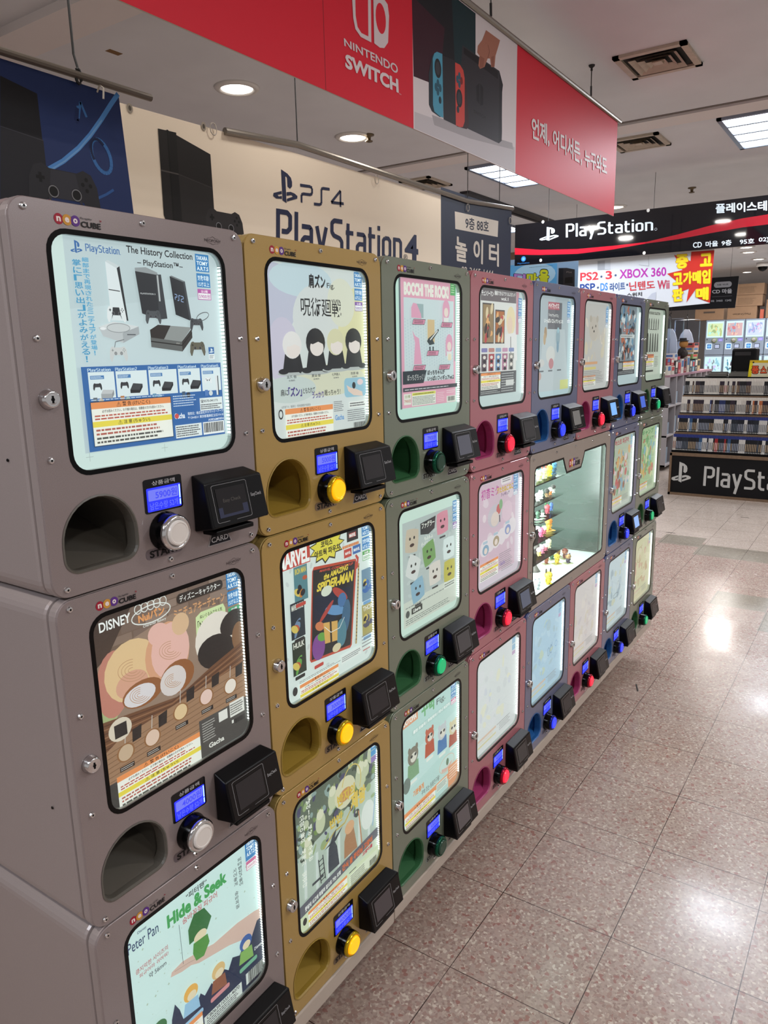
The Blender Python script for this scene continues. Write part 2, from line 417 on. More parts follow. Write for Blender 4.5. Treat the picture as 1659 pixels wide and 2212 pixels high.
def mini_console(p, u, v, k):
    gamepad(p, u + .03, v + .02, .045, '303336' if k != 4 else 'dfe6e6')
    if k == 0: iso(p, u + .045, v + .075, .06, .03, .02, 'b9bfbf', '9ca3a4', '868c8e')
    elif k == 4: p.poly([(u + .08, v), (u + .1, v), (u + .1, v + .1), (u + .085, v + .1)], 'd6dede'); p.line([(u + .1, v), (u + .1, v + .1)], .006, '26282b')
    else: iso(p, u + .06, v + .06, .055, .05, .015, '3a3d40', '1c1d20', '121316')
    p.rect(u, v + .07, u + .022, v + .1, ('5a6670', 'b07a4a', '5f8fae', '445a70', '4f79b4')[k]); p.ell(u + .042, v + .088, .014, .013, ('b8a888', '7ca08a', '79a9c9', '2b2f35', 'cdd8d8')[k])

def poster_consoles(p):
    blank(p); p.rect(.085, -.06, 1.0, .93, 'b6c9cb'); B = '2e63a0'
    p.poly([(.085, .3), (1., .2), (1., .56), (.085, .55)], 'bccfd1')
    ps_mark(p, .118, .066, .178, .012, B); p.text('PlayStation.', .195, .062, .385, .022, B, .01)
    p.text('The History Collection', .418, .05, .83, .008, '15171c', .015); p.text('– PlayStation™–', .475, .098, .76, .062, '15171c', .015)
    tomy(p, .848, .942, .008, '15才以上', ('5900', '5'))
    p.vtext('細部まで再現されたミニチュアが登場！', .168, .5, .202, .078, '4f9fc4', .02); p.vtext('掌に「思い出」がよみがえる！', .115, .53, .158, .09, '3f93bb', .02)
    p.poly([(.285, .09), (.345, .11), (.375, .345), (.29, .345)], 'd5e0e1'); p.line([(.29, .21), (.352, .215)], .004, '2b2d30')
    p.poly([(.345, .108), (.362, .105), (.385, .345), (.376, .345)], '202226'); p.poly([(.285, .09), (.3, .083), (.362, .105), (.345, .115)], 'c3cfd0')
    p.poly([(.449, .105), (.515, .098), (.583, .118), (.585, .13), (.45, .125)], '8e9799'); p.poly([(.449, .12), (.572, .128), (.575, .335), (.47, .31)], '25282c')
    p.poly([(.572, .128), (.605, .125), (.624, .33), (.575, .335)], '34383c'); p.line([(.582, .13), (.585, .25)], .01, 'aeb6b6')
    p.text('PLAYSTATION 3', .47, .222, .56, .215, 'c4cccc', .02)
    p.poly([(.659, .13), (.745, .15), (.772, .336), (.68, .31)], '222529'); p.poly([(.745, .15), (.757, .148), (.783, .33), (.772, .336)], '3c4145'); p.poly([(.659, .13), (.672, .126), (.757, .148), (.745, .152)], '6d7577')
    ps4_text(p, [(.683, .238), (.738, .248), (.738, .222), (.683, .212)], '8aa6cc', .004, True)
    p.poly([(.214, .375), (.3, .35), (.442, .37), (.44, .4), (.345, .425), (.23, .4)], 'cbd3d3'); p.poly([(.214, .375), (.345, .4), (.345, .445), (.235, .415)], 'b5bdbe'); p.poly([(.345, .4), (.442, .37), (.442, .405), (.345, .445)], '9fa7a9')
    p.ell(.325, .378, .065, .02, 'bfc7c7'); p.ring(.325, .378, .065, .02, .003, '868d8f'); p.rect(.37, .405, .42, .41, '50565a'); p.ell(.238, .382, .016, .006, 'dfe5e5')
    p.line([(.35, .43), (.3, .44), (.29, .47), (.305, .48)], .004, '70777a')
    p.poly([(.508, .385), (.56, .36), (.78, .37), (.706, .44), (.51, .43)], '8a918f'); p.poly([(.508, .385), (.56, .36), (.64, .363), (.59, .43), (.51, .425)], '2a2522'); p.poly([(.508, .42), (.706, .44), (.706, .488), (.508, .465)], '5c605e')
    p.poly([(.706, .44), (.78, .375), (.78, .42), (.706, .488)], '33302e'); p.line([(.508, .438), (.706, .458), (.78, .395)], .005, '15120f'); p.text('PS4', .67, .452, .69, .445, 'a8a8a0')
    gamepad(p, .32, .312, .1, 'd8e1e1', '303438', '25282c'); gamepad(p, .535, .32, .09, '4b5053', '2b2e31'); gamepad(p, .815, .35, .085, '3f4347', '26292c'); gamepad(p, .81, .47, .1, '5f5d4e', '2c2a24'); gamepad(p, .31, .49, .095, 'c2c8c6', '8a908f')
    p.ring(.86, .315, .045, .018, .004, '55595c', -.3)
    p.rect(.885, .468, .925, .502, B); ps_mark(p, .89, .498, .92, .474, 'e2f2f4'); p.rect(.885, .504, .925, .53, 'e2ecec'); p.fine(.889, .508, .921, .526, 3, '5a6670')
    p.rect(.098, .548, .966, .925, B)
    for k, (a, b) in enumerate(((.13, .272), (.28, .462), (.472, .65), (.66, .808), (.818, .955))):
        p.rect(a, .572, b, .69, 'd3e3e4'); p.text('PlayStation' + ('', '2', '3', '4', '5')[k], a, .574, a + .125, .556, 'cfe6ee', .03)
        p.rect(a + .01, .588, a + .085, .604, '3f77ad'); p.fine(a + .013, .59, a + .08, .602, 2, 'd0e2ea'); mini_console(p, a + .015, .615, k)
    p.fine(.13, .692, .56, .7, 1, 'b9cfe0'); p.rect(.122, .702, .598, .905, '24405f'); warn(p, .126, .706, .594, .901)
    p.fine(.61, .7, .77, .76, 5, 'c3d6e4', .4); p.rect(.79, .725, .955, .79, 'd9e5e3'); p.text('☎0570-041173', .795, .75, .92, .733, '1c1d20'); p.fine(.795, .755, .95, .785, 3, '4a4c50')
    p.text('発売元：株式会社タカラトミーアーツ', .70, .806, .955, .79, 'dfeaf0'); p.text('〒124-8511 東京都葛飾区立石7-9-10', .70, .826, .955, .811, 'dfeaf0'); p.text('Gacha', .61, .818, .68, .79, 'e6f0f2', .03); p.ell(.625, .804, .014, .013, 'c8504a')
    p.text('A0826M99F4', .84, .846, .955, .834, 'dfeaf0'); p.rect(.61, .85, .79, .915, 'd9e5e3'); p.fine(.615, .855, .785, .91, 5, '45474c'); p.rect(.8, .85, .955, .915, 'e4ecea'); p.bars(.805, .905, .95, .855)
    for u, v in ((.09, .945), (.99, .94), (.53, .952)): p.line([(u - .02, v), (u + .02, v)], .0015, '8a9a96'); p.line([(u, v - .02), (u, v + .02)], .0015, '8a9a96')

def poster_bread(p):
    blank(p, '6b5a4d')
    for i in range(11):
        for j in range(7):
            u = .03 + j * .15 + (.07 if i % 2 else 0); v = .0 + i * .045
            if u > .05: p.rect(u, v, u + .14, v + .04, ('7d6c5f', '87776a', '716156')[(i * 3 + j * 5) % 3])
    p.poly([(-.06, -.06), (.3, -.06), (.02, .3), (-.06, .3)], '433730'); p.poly([(-.06, .3), (.1, .2), (.5, .12), (1.06, .2), (1.06, .6), (-.06, .6)], '8d7a69')
    p.text('DISNEY', .055, .085, .24, .035, 'e8eeea', .02)
    p.ring(.37, .08, .125, .045, .006, 'd8e0da'); [p.ring(.29 + .04 * k, .035, .022, .024, .005, 'd8e0da') for k in range(5)]
    p.text('Nuiパン', .285, .107, .455, .06, 'd99a62', .04); p.text('Character Bakery', .31, .142, .46, .125, 'd8e0da')
    p.rect(.54, .03, .88, .085, '2d2824', .024); p.text('ディズニーキャラクター', .56, .078, .86, .04, 'e6eae4', .01); p.text('ミニチュアキーチェーン', .512, .16, .887, .105, 'c99a6d', .02)
    tomy(p, .908, 1.0, .0, '15才以上', ('4000', '5'), '3f9a6c', s=1.25)
    p.poly([(.66, .19), (.7, .17), (.87, .17), (.885, .2), (.885, .31), (.86, .33), (.67, .33), (.655, .3)], 'c4dba4'); p.text('「Nuiパン」が', .67, .265, .87, .215, '2a3022', .015); p.text('ガチャ®に！', .70, .31, .84, .275, '2a3022', .015); p.text('ぬいぐるみで大人気', .69, .208, .86, .185, '4a503a')
    # loaves and buns heaped in the basket
    for (u, v, a, b, c, r) in ((.06, .41, .09, .17, '9fae7c', .2), (.10, .36, .1, .17, 'b57c6c', .1), (.22, .33, .17, .16, 'd3b98c', 0), (.21, .4, .1, .07, 'c99c84', 0),
                               (.45, .32, .15, .17, 'c99a78', .1), (.47, .31, .13, .15, 'd7b0a4', .1), (.40, .2, .07, .06, 'd7b0a4', .2), (.55, .19, .06, .06, 'cdb08c', -.2), (.80, .35, .16, .15, 'd9d6ca', 0),
                               (.80, .43, .15, .1, '2b2826', .2), (.93, .3, .1, .07, '2f2b29', -.3), (.98, .40, .06, .09, '7c5c40', 0), (.27, .47, .13, .07, '8a5a35', 0), (.25, .475, .1, .055, 'cfcfd0', 0), (.50, .47, .12, .09, '8a5a35', -.1), (.47, .48, .09, .08, 'ccc8c4', -.1)):
        p.ell(u, v, a, b, c, r)
    for (u, v, a) in ((.22, .33, .07), (.47, .31, .06), (.25, .475, .05), (.47, .48, .045)):
        for k in range(4): p.ring(u, v, a * (1.3 - .3 * k), a * (.8 - .2 * k), .003, 'b08a68', .3, .3, 4.6)
    p.poly([(-.06, .52), (.5, .58), (.75, .5), (1.06, .42), (1.06, .62), (.7, .68), (-.06, .78)], '6a4a34')
    for k in range(9): p.line([(-.06, .54 + .022 * k), (.45, .59 + .012 * k), (.8, .51 + .014 * k), (1.06, .44 + .02 * k)], .006, '8c684c' if k % 2 else '54392a')
    p.poly([(-.06, .72), (.1, .65), (1.06, .56), (1.06, .86), (-.06, .86)], '96785c')
    for k in range(8): p.line([(.02, .7 + .025 * k), (1.06, .6 + .034 * k)], .004, '7a5e46')
    for k, (u, v, c) in enumerate(((.13, .735, 'bca88c'), (.3, .73, 'd2bca8'), (.5, .67, 'd3bd92'), (.69, .66, 'd8c0b4'), (.88, .67, 'dcd8cc'))):
        p.line([(u, v - .05), (u + .01, v - .12)], .005, 'b9b6ae'); p.ell(u, v, .055, .048, '8a6440'); p.ell(u, v, .045, .042, c); p.rect(u - .045, v + .065, u + .045, v + .09, '252220'); p.fine(u - .04, v + .068, u + .04, v + .087, 2, 'cfcfc8', .35)
        p.poly([(u + .05, v - .1), (u + .11, v - .11), (u + .1, v - .04), (u + .045, v - .035)], '2a2725')
    p.ell(.11, .6, .07, .06, 'cfc8b4'); p.rect(.075, .57, .15, .64, '2b2927')
    p.rect(-.06, .86, .55, 1.06, '3c3c3a'); warn(p, .06, .84, .62, 1.03)
    p.rect(.62, .78, 1.06, 1.06, '4a4a47'); p.fine(.64, .8, .74, .92, 8, 'a9aba4', .4); p.rect(.77, .79, .84, .85, 'd8dcd4'); p.rect(.86, .77, .98, .86, 'd9ddd5'); p.fine(.865, .78, .975, .85, 5, '4a4a47'); p.bars(.89, .91, .98, .88); p.rect(.87, .88, .885, .9, 'd8dcd4'); p.text('Gacha', .68, .97, .8, .94, 'dfe3da', .03)

def poster_island(p):
    blank(p, 'c3e0db')
    for k in range(60):
        rnd = random.Random(k); u, v = rnd.random(), .1 + rnd.random() * .6; star(p, u, v, rnd.choice((.004, .006, .01)), '9fb59f', 4, inner=.35)
    p.text('Peter Pan', .02, .15, .225, .085, '2c3f63', .005); p.text('Disney', .09, .075, .15, .055, '2c3f63')
    p.text('“피터팬”', .43, .095, .59, .055, '2a2c30', .015); p.text('Hide & Seek', .285, .178, .745, .095, '3c9a52', .05); p.text('숨바꼭질 피규어', .39, .225, .66, .185, 'b55a5e', .01)
    p.vtext('피터팬친구들이', .845, .28, .875, .085, '30343a', .01); p.vtext('사이좋게 숨바꼭질', .8, .41, .83, .13, '50545a', .01)
    p.rect(.91, -.06, 1.0, .145, '2f7cb5'); [p.text(t, .92, .05 + .035 * i, .99, .02 + .035 * i, 'e2f2f4', .03) for i, t in enumerate(('TAKARA', 'TOMY', 'A.R.T.S'))]
    p.rect(.91, .15, 1.0, .21, 'c2658f'); p.rect(.915, .172, .995, .207, 'e8efec'); p.text('5000원', .92, .2, .99, .178, 'c2658f')
    p.poly([(1.06, .55), (.95, .52), (.8, .5), (.7, .5), (.6, .5), (.5, .47), (.36, .44), (.28, .45), (.27, .475), (.35, .5), (.42, .51), (.48, .54), (.6, .57), (.72, .6), (.85, .65), (1.06, .72)], 'c7b0a2')
    p.line([(.3, .46), (.4, .48), (.47, .5)], .003, 'a58c80'); p.line([(.36, .2), (.365, .46)], .003, '40505a')
    p.poly([(.42, .28), (.47, .21), (.55, .22), (.6, .31), (.56, .37), (.42, .375)], '2e6a38'); p.ell(.505, .375, .05, .035, 'd9cfae'); p.poly([(.45, .39), (.56, .4), (.57, .46), (.52, .52), (.46, .51), (.44, .45)], '4c8c40')
    p.text('큼지막한 사이즈의', .05, .29, .27, .26, 'b0686a'); p.text('피규어라 귀여워!', .07, .325, .27, .3, 'b0686a'); p.text('약 56mm', .13, .375, .25, .34, '50545a')
    D = '26324a'
    p.poly([(.22, 1.06), (.25, .74), (.28, .66), (.31, .72), (.33, .8), (.42, .8), (.47, .74), (.5, .78), (.56, .74), (.58, .78), (.66, .72), (.7, .76), (.74, .7), (.8, .73), (.86, .66), (.9, .7), (.97, .6), (1.06, .6), (1.06, 1.06)], D)
    p.ell(.285, .83, .018, .018, 'd5dfd2')
    for (u, v, c, h_) in ((.4, .68, '8fbcd6', 'd8a850'), (.62, .7, '8a5a44', 'cdb27a'), (.86, .68, '7dab5c', '3b5f9c'), (.16, .72, '4c8c40', '2e6a38')):
        p.ell(u, v, .055, .05, h_); p.ell(u + .005, v + .02, .035, .028, 'd9cfae'); p.poly([(u - .05, v + .04), (u + .05, v + .05), (u + .06, v + .14), (u - .07, v + .12)], c)
    for (u, v, c) in ((.62, .84, 'c98a8c'), (.87, .83, '6fae8e'), (.4, .84, '8fbcd6')): p.rect(u - .08, v, u + .08, v + .03, c, .012)
    p.text('Disney', .93, .8, 1., .77, 'dfe8e6'); p.rect(.48, .92, .8, 1.06, 'c9d6cf'); p.text('CB063R10351-4070', .5, .95, .78, .925, '30343a'); p.fine(.5, .955, .78, 1.04, 6, '50545a'); p.rect(.84, .9, 1.0, .98, 'c9d6cf'); p.bars(.86, 1.0, 1.0, .9); warn(p, .1, .86, .47, 1.06)

def poster_sleepers(p):
    blank(p, 'c8d3cf')
    for (u, v, a, b, c) in ((.1, .2, .2, .2, 'b3b9c8'), (.35, .08, .3, .1, 'b7cdd2'), (.5, .3, .25, .2, 'c7d0cd'), (.9, .45, .2, .35, 'cfd0a4'), (.75, .2, .15, .15, 'cdd3c0'), (.15, .5, .15, .2, 'bdbccb'), (.6, .68, .4, .1, 'c8cdb5'), (.2, .72, .25, .08, 'bac9c4')): p.ell(u, v, a, b, c, n=24)
    K = '16181a'
    p.text('肩ズン', .415, .125, .585, .04, K, .045); p.text('Fig.', .6, .125, .68, .085, K, .01); p.text('呪術廻戦', .33, .29, .745, .18, K, .005); tomy(p, .9, .99, .0, '6才以上', ('5000', '4'), '7a559f', s=1.1)
    doll(p, .23, .39, .235, 'd6d8d4', '1d2023'); doll(p, .46, .37, .255, '1b1d20', '1d2023'); doll(p, .67, .37, .245, 'c9caa6', '22262a'); doll(p, .87, .365, .245, '202326', '25292d')
    for u, t in ((.21, '五条 悟'), (.45, '夏油 傑'), (.66, '七海建人'), (.87, '灰原 雄')): p.text(t, u - .045, .655, u + .045, .637, '30343a', .01); p.text('全高約', u - .03, .672, u + .03, .662, '50545a')
    p.text('肩に', .1, .755, .17, .715, K); p.text('「ズン」', .17, .765, .30, .705, '3c2c78', .04); p.text('ともたれて', .31, .75, .43, .715, K); p.text('うっかり', .4, .785, .52, .745, '4a3c88', .03); p.text('眠っちゃう！', .53, .775, .70, .74, K)
    p.rect(.745, .675, 1.0, .8, '8cb9c9', .03); p.poly([(.77, .72), (.82, .74), (.88, .75), (.95, .77), (.96, .8), (.85, .79), (.79, .76)], 'd6c4b4'); p.ell(.855, .725, .02, .022, '202326'); p.ell(.93, .705, .035, .02, 'd7c8c8')
    p.text('©芥見下々／集英社・呪術廻戦製作委員会', .1, .828, .38, .812, '50545a', .0); p.ell(.09, .86, .022, .03, '2b2d30'); p.ell(.09, .86, .014, .02, 'c8d3cf'); warn(p, .13, .832, .61, 1.05)
    p.fine(.62, .815, .73, .885, 6, '60646a', .4); p.text('Gacha', .63, .94, .73, .905, '5f93c4', .03); p.rect(.79, .83, 1.0, .87, 'dae2dc'); p.fine(.8, .835, .99, .865, 2, '303338'); p.fine(.77, .88, .99, .96, 6, '60646a', .4); p.bars(.84, 1.03, .98, .97)

def poster_comics(p):
    blank(p, 'ccdcd6')
    for k in range(40):
        rnd = random.Random(k + 5); p.ell(rnd.random(), rnd.random(), .02, .012, 'bccac6', rnd.random() * 3)
    p.rect(-.06, .0, .315, .12, 'b5463c'); p.text('MARVEL', .0, .115, .31, .01, 'e4ebe6', .05)
    star(p, .5, .06, .2, '2c2c22', 11, .115, .72); star(p, .5, .06, .185, 'd2cc4a', 11, .1, .72); p.text('코믹스', .43, .06, .56, .015, '22221c', .04); p.text('아트웍 파우치', .36, .115, .64, .068, '22221c', .035)
    p.rect(.725, .0, .86, .085, '23211f'); p.rect(.75, .028, .835, .06, 'a43c34'); p.text('MARVEL', .755, .057, .83, .032, 'e4ebe6', .04)
    p.fine(.67, .1, .88, .125, 1, 'c8742c', .8); p.rect(.685, .13, .775, .19, 'b5463c'); p.text('MARVEL', .7, .17, .765, .15, 'e4ebe6', .03); p.rect(.79, .125, .885, .185, '3c68a4'); p.text('MARVEL', .8, .167, .875, .145, 'e4ebe6', .03)
    p.poly([(.83, .19), (.86, .22), (.85, .27), (.87, .27), (.83, .3), (.81, .265), (.83, .265), (.835, .23), (.815, .2)], 'b5463c')
    tomy(p, .905, 1.0, -.03, '6才以上', ('3000', '6'), '58a058', s=1.3)
    # plain stand-in pouches: coloured panels without any known artwork
    p.poly([(.325, .19), (.345, .165), (.82, .22), (.83, .25), (.74, .83), (.72, .845), (.275, .8), (.262, .78)], 'b04a38'); p.poly([(.335, .185), (.81, .235), (.725, .825), (.28, .785)], '23282c')
    p.text('MARVEL COMICS GROUP', 0, 0, 0, 0, 'c05040', .03, quad=[(.4, .215), (.78, .255), (.79, .238), (.41, .2)])
    p.text('the AMAZING', 0, 0, 0, 0, 'd6c64a', .04, quad=[(.44, .28), (.72, .275), (.73, .235), (.45, .238)]); p.text('SPIDER-MAN', 0, 0, 0, 0, 'd6c64a', .05, quad=[(.36, .34), (.77, .37), (.79, .29), (.38, .285)])
    p.poly([(.33, .36), (.75, .4), (.735, .5), (.5, .6), (.32, .55)], '1c2a3a')
    for (u, v, a, b, c, r) in ((.47, .36, .06, .035, 'c9d6c4', 0), (.62, .42, .1, .03, 'a8463c', .6), (.56, .52, .12, .035, '5f8fb8', .3), (.64, .47, .05, .05, '45709c', 0), (.46, .5, .1, .018, 'a8463c', -.6), (.68, .6, .05, .12, '3c6480', .2), (.62, .7, .06, .1, '4f7f8c', 0), (.36, .72, .07, .09, '7a4a8c', 0), (.40, .66, .05, .03, '5f9c48', .3), (.52, .68, .06, .015, '5f9c48', -.4), (.56, .79, .05, .03, 'c9c4a0', 0), (.38, .58, .05, .03, 'c07850', .4)): p.ell(u, v, a, b, c, r)
    p.poly([(.42, .57), (.58, .6), (.57, .74), (.43, .72)], 'c9a45c'); p.poly([(.49, .58), (.51, .58), (.51, .73), (.49, .73)], '2c2a26'); p.line([(.43, .6), (.5, .66), (.6, .66), (.66, .6)], .005, 'd9e0da')
    p.poly([(.845, .26), (.86, .262), (.80, .84), (.783, .84)], 'a8935a')
    for k in range(22): p.line([(.842 - .0026 * k, .28 + .025 * k), (.856 - .0026 * k, .284 + .025 * k)], .006, '3c3020')
    for (u0, v0, u1, v1, c1, c2, t) in ((.135, .12, .27, .35, '4f7f86', 'b8742c', 'IRON MAN'), (.085, .345, .225, .585, '243038', '6a86a0', 'MARVEL FANFARE'), (.085, .6, .22, .83, '28342a', '5f9c48', 'HULK'), (.88, .32, 1.02, .555, '6a8ca0', '3c68a4', ''), (.872, .58, 1.02, .815, 'a09a5c', '4a4c60', 'THOR')):
        p.rect(u0, v0, u1, v1, c1); m_ = (u0 + u1) / 2; n_ = (v0 + v1) / 2
        for k in range(7):
            rnd = random.Random(k + int(u0 * 100)); p.ell(m_ + rnd.uniform(-.045, .045), n_ + rnd.uniform(-.03, .09), rnd.uniform(.01, .03), rnd.uniform(.01, .04), rnd.choice((c2, 'b0563c', 'c9b85c', '20242a', c2)), rnd.uniform(0, 3))
        if t: p.text(t, u0 + .012, v0 + .05, u1 - .012, v0 + .012, 'cfc04c' if t[0] in 'I' else 'd8ddd0', .03)
    for (u, v, c) in ((.19, .372, 'b5463c'), (.16, .6, '2c2c2c'), (.15, .85, '2c2c2c'), (.94, .57, '6a9cc4'), (.93, .835, '6a9cc4'), (.35, .845, 'b5463c')): p.rect(u - .05, v - .012, u + .05, v + .012, c, .008)
    p.fine(.14, .88, .6, .9, 2, '6a6e6c', .35); p.rect(.6, .87, .85, .93, 'd5e0da'); p.fine(.61, .88, .84, .92, 3, '50545a', .4); p.fine(.86, .8, 1.0, .9, 4, '7a7e80', .35); p.fine(.87, .91, .97, .93, 1, 'b0605a'); warn(p, .14, .908, .565, 1.06); p.ell(.09, .93, .025, .03, '2b2d30')

def poster_pink(p):
    blank(p, 'b4d8ca'); p.rect(.115, -.06, .975, .925, 'cf9aac'); p.rect(.1, -.06, .125, .93, '58686c'); p.rect(.96, .05, .975, .6, '7a8488')
    p.text('BOCCHI THE ROCK!', .17, .115, .86, .02, 'd9ded2', .07); p.rect(.885, -.04, .975, .085, '4fa05e'); p.fine(.9, -.0, .96, .07, 4, 'b9dcb4', .4)
    p.rect(.165, .13, .94, .74, 'bccfcf')
    for i in range(16):
        for j in range(20): p.ell(.18 + j * .038, .28 + i * .022 + (.011 if j % 2 else 0), .006, .007, 'a9c0c4', n=6)
    p.rect(.29, .17, .43, .27, '8fa8a8'); p.poly([(.25, .27), (.25, .2), (.28, .165), (.33, .17), (.39, .24), (.4, .275)], 'cf9ab0')
    p.poly([(.26, .36), (.3, .4), (.36, .42), (.4, .61), (.28, .61), (.3, .45)], 'cf9ab0')
    p.rect(.49, .28, .6, .45, 'c4b083'); p.poly([(.5, .42), (.6, .38), (.66, .345), (.67, .36), (.57, .43), (.6, .46), (.52, .47), (.48, .44)], '2c3a3c'); p.line([(.53, .43), (.65, .36)], .01, 'd8ddd8'); p.rect(.515, .48, .535, .51, '2c3a3c'); p.rect(.565, .48, .585, .51, '2c3a3c')
    for (u, v) in ((.79, .17), (.84, .43)): p.ell(u, v + .03, .06, .075, 'cf9ab0'); p.ell(u, v + .05, .035, .035, 'd9d0c4'); p.rect(u - .035, v + .09, u + .04, v + .15, 'd3d9d4'); p.poly([(u - .06, v + .03), (u - .06, v + .13), (u - .04, v + .12)], 'cf9ab0')
    p.rect(.82, .54, .87, .59, 'd9d3b4')
    for (u, v) in ((.36, .3), (.8, .315), (.57, .53), (.36, .635), (.76, .64)): p.poly([(u - .1, v + .02), (u - .08, v - .02), (u + .1, v - .02), (u + .08, v + .02)], '3c2c30'); p.poly([(u - .094, v + .016), (u - .077, v - .016), (u + .094, v - .016), (u + .076, v + .016)], 'cf8ca4'); p.fine(u - .07, v - .012, u + .07, v + .012, 2, '50343e', .5)
    p.poly([(.115, .655), (.47, .655), (.42, .75), (.115, .75)], '27343a'); p.text('ぼっちざろっく！', .18, .725, .43, .68, 'd6dcd8', .0); p.text('ぼっちちゃんが', .48, .695, .76, .655, '2c3236', .05); p.text('いっぱいフィギュアvol.2', .48, .74, .92, .7, '2c3236', .05)
    p.rect(.115, .775, .975, .805, '3a3f46'); p.fine(.14, .785, .94, .797, 1, 'c4cccc'); p.rect(.125, .82, .23, .9, 'd3d8cc'); p.text('全5種', .14, .85, .215, .828, '8a9a6c'); p.text('7900원', .13, .885, .225, .86, 'b0685c')
    p.rect(.24, .815, .61, .915, 'd3dccf'); p.rect(.245, .818, .605, .838, 'cdd05c'); p.fine(.26, .822, .59, .834, 1, '4a4a30'); p.fine(.25, .845, .6, .91, 6, '5a6060', .4); p.fine(.63, .83, .75, .91, 6, 'e0ccd0', .3); p.fine(.79, .82, .94, .85, 2, 'e0ccd0', .4); p.rect(.79, .87, .95, .92, 'd3dccf'); p.bars(.81, .91, .93, .875)

def poster_squares(p):
    blank(p, 'bfd9cc'); p.rect(.1, .1, .985, .95, 'a9b8b4'); p.rect(.1, .74, .985, .95, 'bfcabd')
    for k in range(60):
        rnd = random.Random(k + 50); p.ell(.12 + rnd.random() * .84, .13 + rnd.random() * .6, .03, .015, ('a1b1ae', 'b2c1bc')[k % 2], rnd.random() * 3)
    p.poly([(.37, .15), (.62, .13), (.6, .23), (.5, .26), (.37, .24)], '2f3436'); p.text('ファグラー', .39, .2, .6, .15, 'dfe6dc', .03); p.text('もふもふ', .43, .3, .57, .27, 'd9e0d6', .03); p.text('ポーチコレクション', .38, .345, .6, .31, 'd9e0d6', .02)
    for (u, v, c, r) in ((.235, .26, 'b9b19c', .15), (.735, .21, 'c98a98', -.05), (.505, .42, '6f9a5c', -.25), (.25, .48, 'c6cfca', .45), (.845, .45, 'c9dad6', 0), (.6, .61, 'c9c9bf', -.05), (.855, .65, 'b3b04f', .03), (.315, .68, '82aabb', -.2)):
        q = []; s_ = .1
        for k in range(24):
            t = 2 * PI * k / 24; a, b = math.cos(t), math.sin(t); m_ = max(abs(a), abs(b)) ** .75; x, y = a / m_ * s_, b / m_ * s_ * .95; q.append((u + x * math.cos(r) - y * math.sin(r), v + x * math.sin(r) + y * math.cos(r)))
        p.poly(q, c); p.ell(u - .03, v - .02, .013, .013, '2b2d2c', n=10); p.ell(u + .035, v - .02, .013, .013, '2b2d2c', n=10); p.ell(u, v + .035, .035, .014, '3c2c2a', n=12)
        p.rect(u - .05, v + .115, u + .05, v + .13, '2f3436')
    tomy(p, .915, .985, .06, '6才以上', ('4900', '8'), '7a559f', s=1.1); p.fine(.12, .775, .9, .8, 1, '7a8480', .3); p.rect(.21, .81, .38, .86, '2f3430'); p.text('Liberta', .235, .85, .355, .82, 'd6ddd4', .04); p.ell(.15, .84, .03, .03, '4a524e'); p.fine(.12, .88, .9, .93, 3, '6a7470', .35); p.rect(.75, .74, .96, .8, 'cdd8cc'); p.fine(.76, .75, .95, .79, 2, '5a6460')

